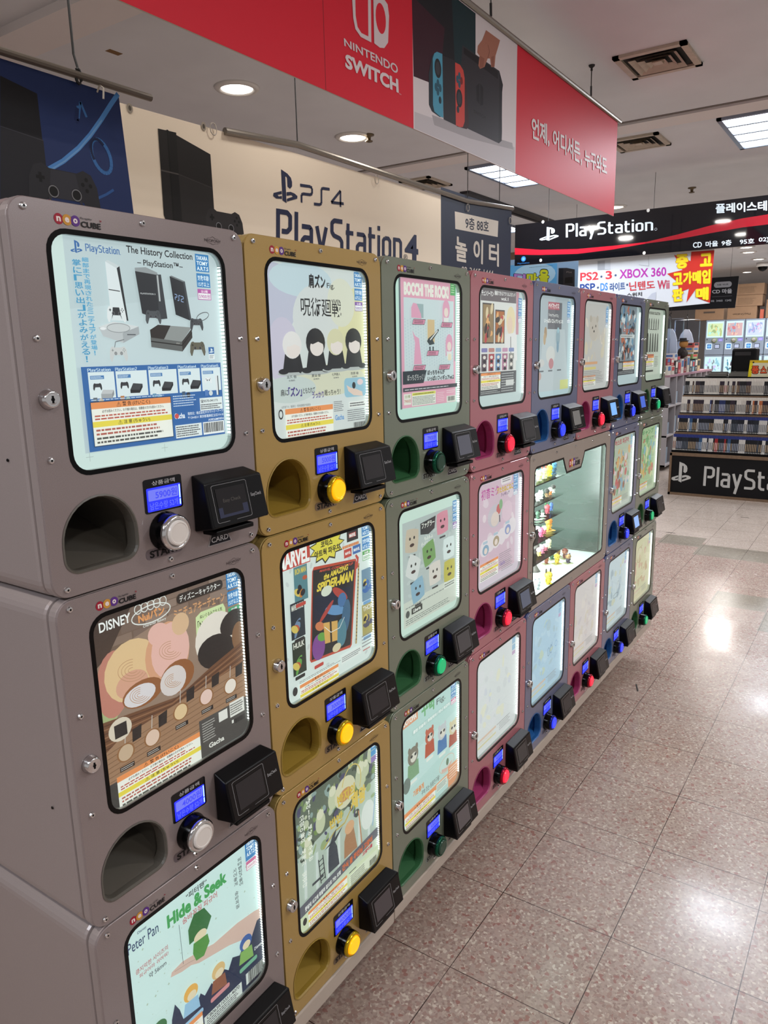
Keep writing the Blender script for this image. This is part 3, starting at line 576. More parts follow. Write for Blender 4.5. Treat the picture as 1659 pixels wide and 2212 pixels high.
def poster_cats(p):
    blank(p, 'b8c8b4'); p.poly([(-.06, -.06), (1.06, -.06), (1.06, .35), (.5, .45), (-.06, .55)], '5c6a5c')
    p.poly([(-.06, .45), (.5, .38), (1.06, .3), (1.06, .8), (-.06, .85)], 'a9bcae')
    for k in range(110):
        rnd = random.Random(k + 9); u, v = rnd.random(), rnd.random() * .5; p.ell(u, v, rnd.uniform(.01, .04), rnd.uniform(.01, .035), rnd.choice(('3c4a40', '6f8a54', '8ea578', '4a4c68', '87a09a', 'b3bfa4')), rnd.random() * 3)
    for (u, v, s_) in ((.3, .3, .08), (.45, .2, .08), (.95, .08, .08), (.8, .2, .1), (.15, .42, .07), (.87, .17, .06)):
        p.ell(u, v, s_ * .7, s_, 'b9c4a4'); p.ell(u, v - s_ * .8, s_ * .5, s_ * .5, 'cdd3b8'); p.poly([(u - s_ * .4, v - s_ * 1.1), (u - s_ * .3, v - s_ * 1.5), (u - .01, v - s_ * 1.2)], '8fa06c'); p.poly([(u + s_ * .4, v - s_ * 1.1), (u + s_ * .3, v - s_ * 1.5), (u + .01, v - s_ * 1.2)], '8fa06c')
    for k in range(7): p.poly([(.1 + .13 * k, .5), (.13 + .13 * k, .5), (.12 + .13 * k, .78), (.09 + .13 * k, .78)], 'c4d3cc')
    p.ell(.6, .22, .13, .12, 'c9ccae'); p.ell(.6, .24, .08, .05, 'b98a5c'); p.ring(.68, .2, .12, .15, .01, 'c4b668', .2, 3.2, 6.6); p.line([(.32, .52), (.45, .46), (.58, .46), (.68, .38)], .012, 'b3a24c')
    p.text('반지의', .5, .3, .72, .2, 'c9b24c', .04); p.text('제왕', .66, .42, .86, .28, 'd2bc5a', .05); p.text('반반', .4, .42, .56, .34, 'c9b24c', .04)
    p.vtext('냥아!! 세상을 구하는', .15, .52, .2, .05, 'e0e8dc', .03); p.vtext('고양이들의 세계가 있었다', .07, .68, .12, .13, 'dfe6da', .03)
    p.poly([(.36, .66), (.37, .55), (.42, .47), (.47, .44), (.44, .52), (.47, .58), (.49, .74), (.36, .74)], '3c444c'); p.poly([(.32, .53), (.45, .5), (.55, .46), (.46, .53)], '343c44')
    p.poly([(.55, .74), (.56, .6), (.6, .52), (.68, .54), (.72, .74)], 'a07a58'); p.ell(.63, .52, .06, .05, 'c9a47c'); p.line([(.75, .45), (.78, .74)], .014, 'b0825c'); p.ell(.87, .55, .09, .12, 'cfdad2'); p.line([(.98, .42), (.93, .68)], .014, '8fb0c8')
    p.line([(.25, .56), (.27, .76)], .01, '2f3438'); p.line([(.3, .55), (.32, .75)], .01, '2f3438'); [p.line([(.25 + .004 * k, .58 + .04 * k), (.3 + .004 * k, .575 + .04 * k)], .008, '2f3438') for k in range(5)]; p.rect(.17, .7, .3, .72, '3c4248')
    p.poly([(-.06, .8), (1.06, .72), (1.06, .8), (-.06, .89)], '5a5f68'); p.text('뜻밖의 사고에 휘말려 집으로 가는 모험', 0, 0, 0, 0, 'dfe6e0', .04, quad=[(.08, .865), (.5, .83), (.5, .795), (.08, .825)])
    p.text('간식 줄 주인님 고양이', 0, 0, 0, 0, 'c8683c', .06, quad=[(.52, .83), (.92, .81), (.92, .755), (.52, .775)]); p.text('고양이들', 0, 0, 0, 0, 'b0384c', .06, quad=[(.78, .86), (.92, .852), (.92, .82), (.78, .825)])
    p.rect(.93, -.03, 1.01, .05, '4f94c4'); p.text('TOMY', .94, .035, 1.0, .005, 'e2f2f4', .03); p.rect(.93, .055, 1.01, .1, '4f94c4'); p.rect(.93, .105, 1.01, .15, '8a78b0')
    p.rect(-.06, .88, 1.06, 1.06, 'c6d6b4'); warn(p, .11, .885, .575, 1.03); p.fine(.6, .88, .7, .9, 1, '50545a'); p.rect(.6, .91, .98, 1.03, 'cfdcc4'); p.fine(.62, .92, .84, 1.02, 6, '60645a', .4); p.bars(.87, 1.0, .97, .95); p.ell(.07, .93, .022, .028, '2b2d30')

def poster_zoo(p):
    blank(p, 'b1d3cc'); p.poly([(-.06, .4), (1.06, .3), (1.06, .6), (-.06, .7)], 'b9d8d2')
    p.rect(-.06, -.02, .3, .1, 'd39a78'); p.text('ZOOTOPIA', .03, .085, .28, .03, 'e0ebe4', .04); p.text('꾸벅', .36, .13, .58, .0, '6fae78', .05); p.text('Fig.', .62, .13, .78, .06, '5f6c68'); p.rect(.2, .17, .88, .22, 'a9cbc4', .015); p.text('졸린 모습의 / 주토피아 / 미니 피규어', .22, .21, .86, .178, 'e2ece6', .05)
    tomy(p, .885, .98, .0, '6才以上', ('5000', '4'), 'c2658f')
    for (u, v, s_, c, b_) in ((.21, .36, .24, '7c7a6c', '7aa07a'), (.49, .31, .21, 'b5654c', 'b0563c'), (.715, .37, .22, 'b9c3c4', '4a78a8'), (.92, .42, .2, 'c9c4a0', 'a0503c')):
        p.poly([(u - s_ * .35, v + s_ * .4), (u + s_ * .35, v + s_ * .4), (u + s_ * .4, v + s_), (u - s_ * .4, v + s_)], b_); p.ell(u, v + s_ * .15, s_ * .36, s_ * .34, c); p.ell(u + .01, v + s_ * .22, s_ * .22, s_ * .18, 'd0d2c4'); p.ell(u - s_ * .1, v + s_ * .15, .018, .014, '303434', n=10); p.ell(u + s_ * .16, v + s_ * .15, .018, .014, '303434', n=10)
        p.ell(u - s_ * .25, v - s_ * .12, s_ * .09, s_ * .12, c); p.ell(u + s_ * .25, v - s_ * .12, s_ * .09, s_ * .12, c); p.rect(u - .06, v + s_ + .02, u + .06, v + s_ + .045, 'd9e2d8', .01)
    p.ell(.1, .62, .06, .07, '6c7c74'); p.ell(.8, .75, .14, .075, 'bcd8d0'); p.ring(.8, .75, .14, .075, .004, 'd39a78'); p.poly([(.7, .77), (.8, .79), (.9, .76), (.88, .8), (.78, .82), (.7, .8)], 'cdb2a4'); p.ell(.81, .74, .025, .035, '5f7c64')
    p.text('기분좋게', .2, .78, .38, .72, 'd38a4c', .04); p.text('꾸벅 조는 동물친구들!', .34, .84, .66, .79, '5f6c68', .01)
    p.rect(-.06, .86, 1.06, .91, 'd8976c'); warn(p, .06, .875, .58, 1.05); p.rect(.6, .87, .8, .95, 'cfded2'); p.fine(.61, .88, .79, .94, 4, '60706a', .4); p.rect(.82, .8, 1.06, 1.06, 'd39a72'); p.fine(.84, .82, 1.0, .95, 5, 'e6d8c8', .4)

def generic(p, base, title, tcol, seed, cols, frame=None, hero=None, warnbox=True, n=26, sub=None):
    blank(p, base); rnd = random.Random(seed)
    if frame: p.rect(.08, .02, .9, .92, frame)
    for k in range(n):
        u, v = .1 + rnd.random() * .76, .15 + rnd.random() * .62
        p.ell(u, v, rnd.uniform(.02, .08), rnd.uniform(.02, .07), rnd.choice(cols), rnd.uniform(0, 3), n=14)
    if hero:
        for (u, v, a, b, c) in hero: p.ell(u, v, a, b, c)
    if title: p.text(title, .14, .12, .78, .04, tcol, .03)
    if sub: p.text(sub, .18, .22, .8, .165, tcol, .02)
    p.rect(.88, .03, .96, .1, '8ab0c8'); p.rect(.88, .11, .96, .17, '8ab0c8'); p.rect(.88, .18, .96, .22, 'b098b8')
    if warnbox: warn(p, .1, .84, .55, .96)
    p.fine(.58, .84, .86, .94, 5, '8a8f90', .35)

def poster_saw(p):
    blank(p, 'b9ccca'); p.rect(.06, -.06, .86, .905, 'cfd5d0'); p.rect(.08, -.02, .84, .1, '6a6668'); p.text('チェンソーマン', .1, .06, .34, .015, 'e6eae6', .03); p.text('連結できるアクリルスタンド', .36, .045, .82, .005, 'e6eae6', .02); p.text('vol.1', .5, .085, .66, .055, 'e6eae6', .02)
    for (u0, v0, u1, v1, c) in ((.13, .13, .34, .45, '8f7c5c'), (.39, .18, .57, .45, 'a5683c')):
        p.rect(u0 - .012, v0 - .012, u1 + .012, v1 + .012, '4a4644'); p.rect(u0, v0, u1, v1, c)
        for k in range(14):
            rnd = random.Random(k + int(u0 * 50)); p.ell(rnd.uniform(u0 + .03, u1 - .03), rnd.uniform(v0 + .03, v1 - .03), .025, .05, rnd.choice(('d0c4a0', 'b0484a', '3c3634', 'd8a870', '7a6a58')), rnd.random() * 2)
    p.ell(.72, .26, .1, .13, 'd8cfa8'); p.ell(.7, .3, .06, .08, 'd6c4b0'); p.poly([(.6, .38), (.86, .36), (.88, .62), (.6, .6)], 'd5d9d6'); p.line([(.72, .4), (.73, .6)], .012, '3c3c40'); p.rect(.84, .0, .9, .38, 'b98a94')
    for i in range(5): p.rect(.1 + .145 * i, .5, .22 + .145 * i, .535, ('7a7aa8', 'b08078', '86a0b8', 'b890a8', '7a88b0')[i], .01); p.rect(.1 + .145 * i, .55, .22 + .145 * i, .7, ('5a5058', 'a04a50', '5f86a8', 'a07088', '8a8c86')[i]); [p.ell(.16 + .145 * i, .58 + .035 * k, .03, .015, '2b2a30' if k % 2 else 'd6d3ca') for k in range(4)]; p.rect(.205 + .145 * i, .6, .235 + .145 * i, .7, 'd3d8d4')
    p.rect(.06, .71, .86, .91, '4f5254'); warn(p, .09, .715, .5, .86); p.fine(.52, .72, .84, .9, 8, 'aeb4b2', .4); p.rect(.62, .79, .8, .84, 'c9cfca'); p.fine(.09, .87, .5, .9, 2, 'aeb4b2', .4); tomy(p, .88, .96, .05, '15才以上', ('5000', '6'), '86a0b8')

def poster_robot(p):  # greyed colours include painted window glare
    blank(p, 'adc6ca'); p.rect(.1, .0, .9, .95, 'a3b2b6'); p.rect(.3, .05, .7, .32, '66696d'); p.poly([(.2, .32), (.8, .32), (.95, .95), (.05, .95)], 'b1bfc1')
    p.rect(.3, .05, .62, .125, 'a8606a'); p.text('ベイマックス', .31, .115, .61, .06, 'e4eae6', .04); p.text('「ベイマックス」', .32, .2, .6, .165, 'e2e8e4', .03); p.text('いっぱいコレクション2', .2, .26, .74, .215, 'e2e8e4', .04)
    for (u, v, a, b, c) in ((.24, .36, .04, .06, 'a08a6c'), (.22, .42, .035, .06, 'b09c7c'), (.6, .4, .06, .09, '8ea6ae'), (.6, .33, .03, .03, '9cc0c8'), (.6, .5, .035, .06, '7a98a8'), (.4, .58, .13, .09, 'c3c9c4'), (.42, .67, .07, .055, 'b07c80'), (.14, .66, .09, .04, 'c0c4c0'), (.1, .79, .05, .04, 'b59a90')): p.ell(u, v, a, b, c)
    for u in (.15, .4, .66): p.rect(u - .06, .735, u + .06, .75, '60686c')
    p.rect(.7, .85, .95, .95, 'c4cc84'); tomy(p, .86, .95, .03, '6才以上', ('4000', '5'), '8aa0b8')

def poster_bear(p):  # print paled, with the glare of its window put into the colours
    generic(p, 'bfc4c0', None, '8a8a86', 3, ('b9b6ac', 'c2bda6', 'bab8b2', 'cac6b8'), 'b5b7b2')
    p.ell(.42, .3, .17, .14, 'b5b1a6'); p.ell(.30, .19, .045, .04, 'a9a598'); p.ell(.54, .19, .045, .04, 'a9a598')
    p.ell(.37, .29, .014, .016, '2b2826'); p.ell(.49, .27, .014, .016, '2b2826'); p.ell(.43, .33, .02, .014, '2b2826'); p.rect(.12, .68, .6, .71, 'c99c74'); p.rect(.12, .74, .55, .77, 'c9c07c'); p.fine(.12, .78, .8, .9, 6, '8a8c88', .4); tomy(p, .86, .95, .06, '6才以上', ('4000', '5'), '86a0b8')

def poster_crowd(p):
    blank(p, 'b3c8ca'); p.rect(.05, -.06, .88, .87, '7c8a90'); rnd = random.Random(12)
    for k in range(120): p.ell(.1 + rnd.random() * .72, .02 + rnd.random() * .66, rnd.uniform(.015, .05), rnd.uniform(.02, .06), rnd.choice(('23292e', 'cdd6d4', '4f6c86', '3a4046', 'a8b6b8', '5f8fa8', 'b0684c')), rnd.random() * 3, n=10)
    p.text('ミニチュアフィギュア', .25, .33, .8, .28, 'b8563c', .04); p.rect(.15, .36, .8, .4, 'c9d3d0'); p.fine(.17, .37, .78, .39, 1, '2f3438')
    p.rect(.05, .7, .88, .88, '2f3338'); warn(p, .32, .71, .85, .82); p.rect(.08, .72, .28, .8, '8f989a'); p.fine(.1, .83, .85, .87, 2, '9aa2a2')

def poster_mono(p):
    blank(p, 'b4c4b4'); p.rect(.07, .01, .85, .93, 'bdc9ba'); p.text('THE FIGURE COLLECTION', .12, .07, .8, .03, '43473f', .05); rnd = random.Random(4)
    for k in range(5): p.ell(.2 + .13 * k, .18, .03, .06, '5a5f58'); p.rect(.17 + .13 * k, .2, .23 + .13 * k, .28, '6c706a')
    p.line([(.25, .28), (.65, .28)], .008, '2f332e')
    for k in range(5):
        u = .16 + .14 * k; p.ell(u, .36, .025, .03, '2c302b'); p.poly([(u - .03, .38), (u + .03, .38), (u + .05, .6), (u - .04, .6)], '4a4f48'); p.line([(u + .02, .35), (u + .07, .62)], .008, '2c302b')
    p.rect(.1, .63, .55, .66, 'b0684c'); warn(p, .1, .66, .55, .82); p.rect(.12, .86, .55, .885, '2c302b'); p.fine(.6, .66, .82, .82, 7, '6a6f68', .4)

def poster_miku(p):
    generic(p, 'c9c3cc', None, '8c3c7c', 8, ('c9b4c0', 'd0c6cc', 'c4b3bd', 'd6ccd0'), 'c6b2be', warnbox=False)
    p.text('初音ミク', .12, .16, .5, .06, 'b04a94', .01); p.rect(.55, .0, .8, .08, 'd8d6d6', .03); p.fine(.58, .02, .77, .06, 2, '6a6a6e'); p.text('うたたねこねこ', .46, .15, .84, .09, 'c4a83c', .05); p.text('フィギュア', .55, .19, .75, .155, '50406a', .03)
    p.ell(.42, .35, .16, .11, 'b9b9bf'); p.ell(.5, .3, .05, .05, 'b8605c'); p.ell(.55, .26, .04, .05, '7ca87c'); p.ell(.42, .38, .09, .07, 'd0c6bc'); p.line([(.52, .36), (.53, .43)], .02, '4a4048'); p.ell(.7, .35, .12, .1, 'cfbcc6')
    for (u, v) in ((.2, .62), (.32, .6), (.45, .59), (.58, .58), (.7, .55), (.82, .52)): p.ell(u, v, .1, .08, 'd5d2d4')
    for (u, v, c) in ((.22, .64, '7ca0b4'), (.45, .6, 'a09478'), (.72, .54, '8494bc')): p.ell(u, v, .07, .05, c); p.ell(u, v + .01, .035, .03, 'd8cfc4'); p.rect(u - .06, v - .085, u + .04, v - .06, 'a4bcc8', .01)
    warn(p, .1, .76, .5, .93); p.fine(.52, .74, .82, .9, 8, '8a848c', .35); p.text('Gacha', .54, .87, .66, .83, '8c7ca8', .03); tomy(p, .84, .94, .0, '6才以上', ('5000', '5'), '86a0b8')

def poster_glared(base, cols, seed, mark=None):  # colours paled to paint in the glare on the far windows
    def f(p):
        generic(p, base, None, '8a8a86', seed, cols, None, warnbox=False, n=34)
        p.rect(.08, .84, .5, .865, 'cbb8a4'); p.fine(.08, .87, .5, .9, 3, 'c4bfae', .4); p.rect(.08, .91, .5, .93, 'c9c7a0'); p.fine(.52, .84, .8, .86, 1, '8f9290', .4)
        if mark:
            for (u, v, a, b, c) in mark: p.ring(u, v, a, b, .006, c)
    return f

POSTERS = {
 (0, 0): (poster_consoles, '5900', 'with the game console miniatures poster'), (0, 1): (poster_bread, '4000', 'with the brown bakery bread basket poster'),
 (0, 2): (poster_island, '5000', 'with the green hide and seek poster'), (1, 0): (poster_sleepers, '5000', 'with four sleeping dolls on its poster'),
 (1, 1): (poster_comics, '3000', 'with the comic book pouches poster'), (1, 2): (poster_cats, '4000', 'with the dark green cat adventure poster'),
 (2, 0): (poster_pink, '7900', 'with the pink framed poster'), (2, 1): (poster_squares, '4900', 'with the grey square face pouches poster'),
 (2, 2): (poster_zoo, '5000', 'with the pale blue dozing animals poster'), (3, 0): (poster_saw, '5000', 'with the manga panels poster'),
 (3, 1): (poster_miku, '5000', 'with the lilac cloud poster'), (3, 2): (poster_glared('cdd6d4', ('c6cfce', 'd3d8c4', 'c4cdd2', 'cfd6d6'), 21), '4000', 'with the washed out white poster'),
 (4, 0): (poster_robot, '4000', 'with the grey hallway poster'), (4, 2): (poster_glared('a9c9d8', ('9fc0d2', 'b3d0dc', 'a4c0c8', 'b9ccb8'), 22, ((.58, .55, .03, .05, '4a6a88'), (.66, .54, .03, .05, '4a6a88'), (.82, .52, .035, .035, '5f94c4'))), '4000', 'with the light blue poster'),
 (5, 0): (poster_bear, '4000', 'with a pale bear head poster'), (5, 2): (poster_glared('ccc9c6', ('c8c2be', 'd2cfc8', 'c2bfc0', 'c9c4b4'), 23), '4000', 'with a whitish poster'),
 (6, 0): (poster_crowd, '5000', 'with the dark crowded figures poster'), (6, 1): (lambda p: generic(p, 'bcc9bd', '버스트 피규어', 'a83c50', 31, ('b8605c', '6f9c74', 'c9a46c', '7ca4b4', 'd0c4c4', '8f5c48'), 'a9b8a4', n=60), '5000', 'with the red and green busy poster'),
 (6, 2): (poster_glared('bfd2d6', ('b4c8ce', 'c6d6d6', '9fb4bc', 'c4ccb4'), 24, ((.5, .6, .12, .03, '4a545c'), (.6, .5, .06, .09, '8c9aa8'))), '4000', 'with the pale sketch poster'),
 (7, 0): (poster_mono, '6000', 'with the black and white poster'), (7, 1): (lambda p: generic(p, 'b5c9a9', 'キャンプ', '4a8a58', 41, ('6fa46c', 'c9a45c', '7cacb8', 'b8705c', 'c9cf9c'), '9dbb8f', n=55, sub='アウトドア'), '5000', 'with the green and orange outdoor poster'),
 (7, 2): (poster_glared('cfd0ac', ('c4b894', 'd3d2b4', 'bda884', 'c9a894'), 25, ((.35, .28, .16, .12, 'a0805c'),)), '4000', 'with the cream coloured poster'),
}
# ------------------------------------------------------------------ materials of the place
def floor_material():
    m = bpy.data.materials.new('vinyl_tile_floor'); m.use_nodes = True; nt = m.node_tree; L = nt.links; b = nt.nodes['Principled BSDF']
    N = nt.nodes.new
    tc = N('ShaderNodeTexCoord'); sep = N('ShaderNodeSeparateXYZ'); L.new(tc.outputs['Object'], sep.inputs[0])
    def M(op, a, b_=None, c=None):
        n = N('ShaderNodeMath'); n.operation = op
        for i, v in enumerate((a, b_, c)):
            if v is None: continue
            if isinstance(v, (int, float)): n.inputs[i].default_value = v
            else: L.new(v, n.inputs[i])
        return n.outputs[0]
    X, Y = sep.outputs[0], sep.outputs[1]
    def chips(scale, lo, hi):
        v = N('ShaderNodeTexVoronoi'); v.inputs['Scale'].default_value = scale; L.new(tc.outputs['Object'], v.inputs['Vector'])
        s_ = N('ShaderNodeSeparateColor'); L.new(v.outputs['Color'], s_.inputs[0]); return s_
    c1 = chips(165, 0, 1); c2 = chips(120, 0, 1)
    def ramp(src, stops):
        r = N('ShaderNodeValToRGB'); r.color_ramp.interpolation = 'CONSTANT'; e = r.color_ramp.elements
        e[0].position = stops[0][0]; e[0].color = lin(stops[0][1]); e[1].position = stops[1][0]; e[1].color = lin(stops[1][1])
        for p_, c_ in stops[2:]:
            q = e.new(p_); q.color = lin(c_)
        L.new(src, r.inputs[0]); return r.outputs[0]
    fine = ramp(c1.outputs[0], [(0, '9c8a80'), (.25, '938178'), (.45, 'a69589'), (.6, '8a746c'), (.75, '9e8b82'), (.9, 'b8aa9d')])
    big = ramp(c2.outputs[1], [(0, '937a71'), (.5, '8c675f'), (.75, '9e8a80')])
    mask = M('GREATER_THAN', c2.outputs[0], .80)
    mix = N('ShaderNodeMix'); mix.data_type = 'RGBA'; L.new(mask, mix.inputs[0]); L.new(fine, mix.inputs[6]); L.new(big, mix.inputs[7])
    grey = ramp(c1.outputs[1], [(0, '7f776b'), (.4, '888074'), (.8, '91897e')])
    beige = ramp(c1.outputs[1], [(0, 'a3968c'), (.4, 'b0a298'), (.8, 'bcafa5')])
    col = mix.outputs[2]
    def boxmask(x0, x1, y0, y1): return M('MULTIPLY', M('MULTIPLY', M('GREATER_THAN', X, x0), M('LESS_THAN', X, x1)), M('MULTIPLY', M('GREATER_THAN', Y, y0), M('LESS_THAN', Y, y1)))
    def over(c, mask_, top):
        n = N('ShaderNodeMix'); n.data_type = 'RGBA'; L.new(mask_, n.inputs[0]); L.new(c, n.inputs[6]); L.new(top, n.inputs[7]); return n.outputs[2]
    col = over(col, boxmask(5.1, 30, -9, .2), beige); col = over(col, boxmask(5.35, 30, .2, 9), beige); 
    col = over(col, boxmask(4.98, 5.3, -9, .22), grey); col = over(col, boxmask(5.2, 5.5, .22, .52), grey)
    col = over(col, boxmask(3.93, 4.2, -.39, -.09), grey); col = over(col, boxmask(3.61, 3.93, -.69, -.39), grey)
    # joints
    near = M('LESS_THAN', X, 1.50)
    fx = M('ADD', M('MULTIPLY', near, M('DIVIDE', M('SUBTRACT', X, .843), .302)), M('MULTIPLY', M('SUBTRACT', 1.0, near), M('DIVIDE', M('SUBTRACT', X, 1.56), .308)))
    fy = M('DIVIDE', M('ADD', Y, .0985), .298)
    dx = M('MULTIPLY', M('ABSOLUTE', M('SUBTRACT', M('FRACT', M('ADD', fx, .5)), .5)), .3)
    dy = M('MULTIPLY', M('ABSOLUTE', M('SUBTRACT', M('FRACT', M('ADD', fy, .5)), .5)), .3)
    wn = N('ShaderNodeTexNoise'); wn.inputs['Scale'].default_value = 6; L.new(tc.outputs['Object'], wn.inputs['Vector'])
    jw = M('MULTIPLY', wn.outputs['Fac'], .0016)
    j = M('LESS_THAN', M('MINIMUM', dx, dy), M('ADD', jw, .0002))
    dark = N('ShaderNodeRGB'); dark.outputs[0].default_value = lin('3a2c28')
    col = over(col, j, dark.outputs[0])
    # scuffs: worn matte clouds in the wax
    n2 = N('ShaderNodeTexNoise'); n2.inputs['Scale'].default_value = 2.2; n2.inputs['Detail'].default_value = 5; L.new(tc.outputs['Object'], n2.inputs['Vector'])
    rr = N('ShaderNodeMapRange'); rr.inputs[1].default_value = .35; rr.inputs[2].default_value = .7; rr.inputs[3].default_value = .15; rr.inputs[4].default_value = .34
    L.new(n2.outputs['Fac'], rr.inputs[0]); L.new(rr.outputs[0], b.inputs['Roughness'])
    n3 = N('ShaderNodeTexNoise'); n3.inputs['Scale'].default_value = 9; L.new(tc.outputs['Object'], n3.inputs['Vector'])
    bp = N('ShaderNodeBump'); bp.inputs['Strength'].default_value = .12; bp.inputs['Distance'].default_value = .004; L.new(n3.outputs['Fac'], bp.inputs['Height']); L.new(bp.outputs[0], b.inputs['Normal'])
    L.new(col, b.inputs['Base Color']); b.inputs['Specular IOR Level'].default_value = .42
    return m

CEILM = mat('ceiling_paint', 'd8dade', 0.75, noise=.05, nscale=3)
WALLM = mat('wall_paint', 'a09a98', 0.8)
bm = bmesh.new(); box(bm, -5, 17, -6, 7, -.05, 0); tag(obj('floor', bm, floor_material()), None, None, kind='structure')
bm = bmesh.new(); box(bm, -5, 17, -6, 7, CEIL, CEIL + .05); tag(obj('ceiling', bm, CEILM), None, None, kind='structure')
bm = bmesh.new(); box(bm, 17, 17.1, -6, 7, -.05, CEIL + .05); tag(obj('wall_far', bm, WALLM), None, None, kind='structure')
bm = bmesh.new(); box(bm, -5, 17, 7, 7.1, -.05, CEIL + .05); tag(obj('wall_left', bm, WALLM), None, None, kind='structure')
def ctrim(n, x0, x1, y0, y1, m, h=.008):
    bm = bmesh.new(); box(bm, x0, x1, y0, y1, CEIL - h, CEIL); tag(obj('trim_%d' % n, bm, m), None, None, kind='structure')
GROOVE = mat('ceiling_joint', '6a625c', .7); BAND = mat('ceiling_band', 'e0dad8', .7)
ctrim(1, 3.86, 3.885, -5, 6.5, GROOVE, .002); ctrim(2, 3.89, 4.06, -5, 6.5, BAND, .012)
ctrim(3, 1.24, 1.42, .9, 4, BAND, .03); ctrim(4, .6, 1.235, 2.05, 4, mat('ceiling_dark_box', '2a2728', .8), .06)  # dark box standing in for the dark ceiling recess
ctrim(5, 8.6, 8.9, -5, 6.5, mat('ceiling_brown_band', '8f7a66', .5), .06)
# thin dark track next to the left rows
bm = bmesh.new(); box(bm, 4.9, 6.9, 1.98, 2.06, CEIL - .02, CEIL); box(bm, 4.9, 6.9, 2.09, 2.12, CEIL - .02, CEIL)
tag(obj('ceiling_track', bm, mat('dark_track', '2a2a2e', .4)), 'thin dark double track on the ceiling behind the cream banner end', 'ceiling track')

# ------------------------------------------------------------------ lights of the room
LAMP = mat('lamp_disc', 'ffffff', emit='fff6ea', estr=9.0)
def downlight(x, y, label, grp='round ceiling downlights', power=None):
    t = thing('ceiling_downlight', label, 'downlight', (x, y, CEIL), 0, grp)
    bm = bmesh.new(); lathe(bm, [(.072, -.004), (.078, -.012), (.098, -.008), (.104, 0)], (0, 0, 0)); obj('trim_ring', bm, WHITEP, t, smooth=True)
    bm = bmesh.new(); lathe(bm, [(.071, -.005), (.06, -.009)], (0, 0, 0)); obj('lens', bm, LAMP, t)
    l = bpy.data.lights.new('downlight_glow', 'AREA'); l.shape = 'DISK'; l.size = .14; l.energy = power or DOWN_W; l.color = (1, .95, .89)
    o = bpy.data.objects.new('downlight_glow', l); link(o, t); o.location = (0, 0, -.02)
for x, y, lb in ((2.215, 1.76, 'large bright round downlight above the cream banner, nearest the camera'), (3.18, 1.815, 'second round downlight above the cream banner'),
                 (6.32, 1.306, 'small round downlight just past the lower corner of the red banner'), (9.33, 3.33, 'round downlight behind the left end of the black banner'),
                 (10.2, .85, 'round downlight hidden behind the black banner'), (10.78, .91, 'downlight just under the black banner, left of a pair'), (11.8, .93, 'downlight just under the black banner, right of a pair'),
                 (13.83, 1.384, 'downlight on the brown ceiling band above the cardboard boxes'), (11.3, 1.8, 'round downlight far behind the white sign')):
    downlight(x, y, lb, power=DOWN_W * (1.5 if x > 9.5 else 1))
k = 0
for x, y in ((1.6, -1.4), (3.4, -1.9), (-.9, -1.9), (.4, -3.2), (-.9, .9), (2.6, -3.4), (5.2, -1.6), (7.0, -1.4), (9.5, -1.5), (.55, .68), (1.6, .68), (2.7, .68), (11.5, -.6)):  # the row between the banners is added to brighten their faces
    downlight(x, y, 'round ceiling downlight outside the view, over the aisle or added between the banners', 'aisle downlights outside the view', DOWN_W * (0.22 if y == .68 else 1.15))
TUBE = mat('tube_glow', 'ffffff', emit='eaf2ff', estr=5.0)
def troffer(x0, x1, y0, y1, label, power=TROFFER_W):
    t = thing('ceiling_troffer', label, 'ceiling light', ((x0 + x1) / 2, (y0 + y1) / 2, CEIL), 0, 'fluorescent ceiling panels')
    a, b = (x1 - x0) / 2, (y1 - y0) / 2
    bm = bmesh.new()
    for q in ((-a, -a + .025, -b, b), (a - .025, a, -b, b), (-a, a, -b, -b + .025), (-a, a, b - .025, b)): box(bm, *q, -.015, 0)
    obj('frame', bm, mat('troffer_frame', '8f97a6', .3, .6), t)
    bm = bmesh.new(); n = 4
    for i in range(1, n): box(bm, -a + 2 * a * i / n - .012, -a + 2 * a * i / n + .012, -b, b, -.014, -.001)
    box(bm, -a, a, -.006, .006, -.014, -.001); obj('louvre', bm, mat('louvre', 'aeb6c0', .25, .7), t)
    bm = bmesh.new(); box(bm, -a + .02, a - .02, -b + .02, b - .02, -.006, -.001); obj('glowing_panel', bm, TUBE, t)
    l = bpy.data.lights.new('troffer_glow', 'AREA'); l.shape = 'RECTANGLE'; l.size = 2 * a; l.size_y = 2 * b; l.energy = power; l.color = (.86, .92, 1)
    o = bpy.data.objects.new('troffer_glow', l); link(o, t); o.location = (0, 0, -.03)
troffer(4.1, 4.86, -.62, .08, 'bright bluish light panel with louvres at the right edge of the ceiling')
troffer(4.22, 4.98, 1.02, 1.66, 'bluish light panel with louvres seen under the red banner')
troffer(8.0, 8.7, -.6, .3, 'light panel hidden behind the black banner')
troffer(1.2, 1.9, -2.9, -2.3, 'fluorescent light panel outside the view on the right'); troffer(-2.2, -1.5, -.6, .2, 'fluorescent light panel outside the view behind the camera')
troffer(6.3, 7.0, 2.4, 3.0, 'light panel outside the view behind the machines'); troffer(11.6, 12.4, -.2, .6, 'light panel hidden behind the black banner, farthest')

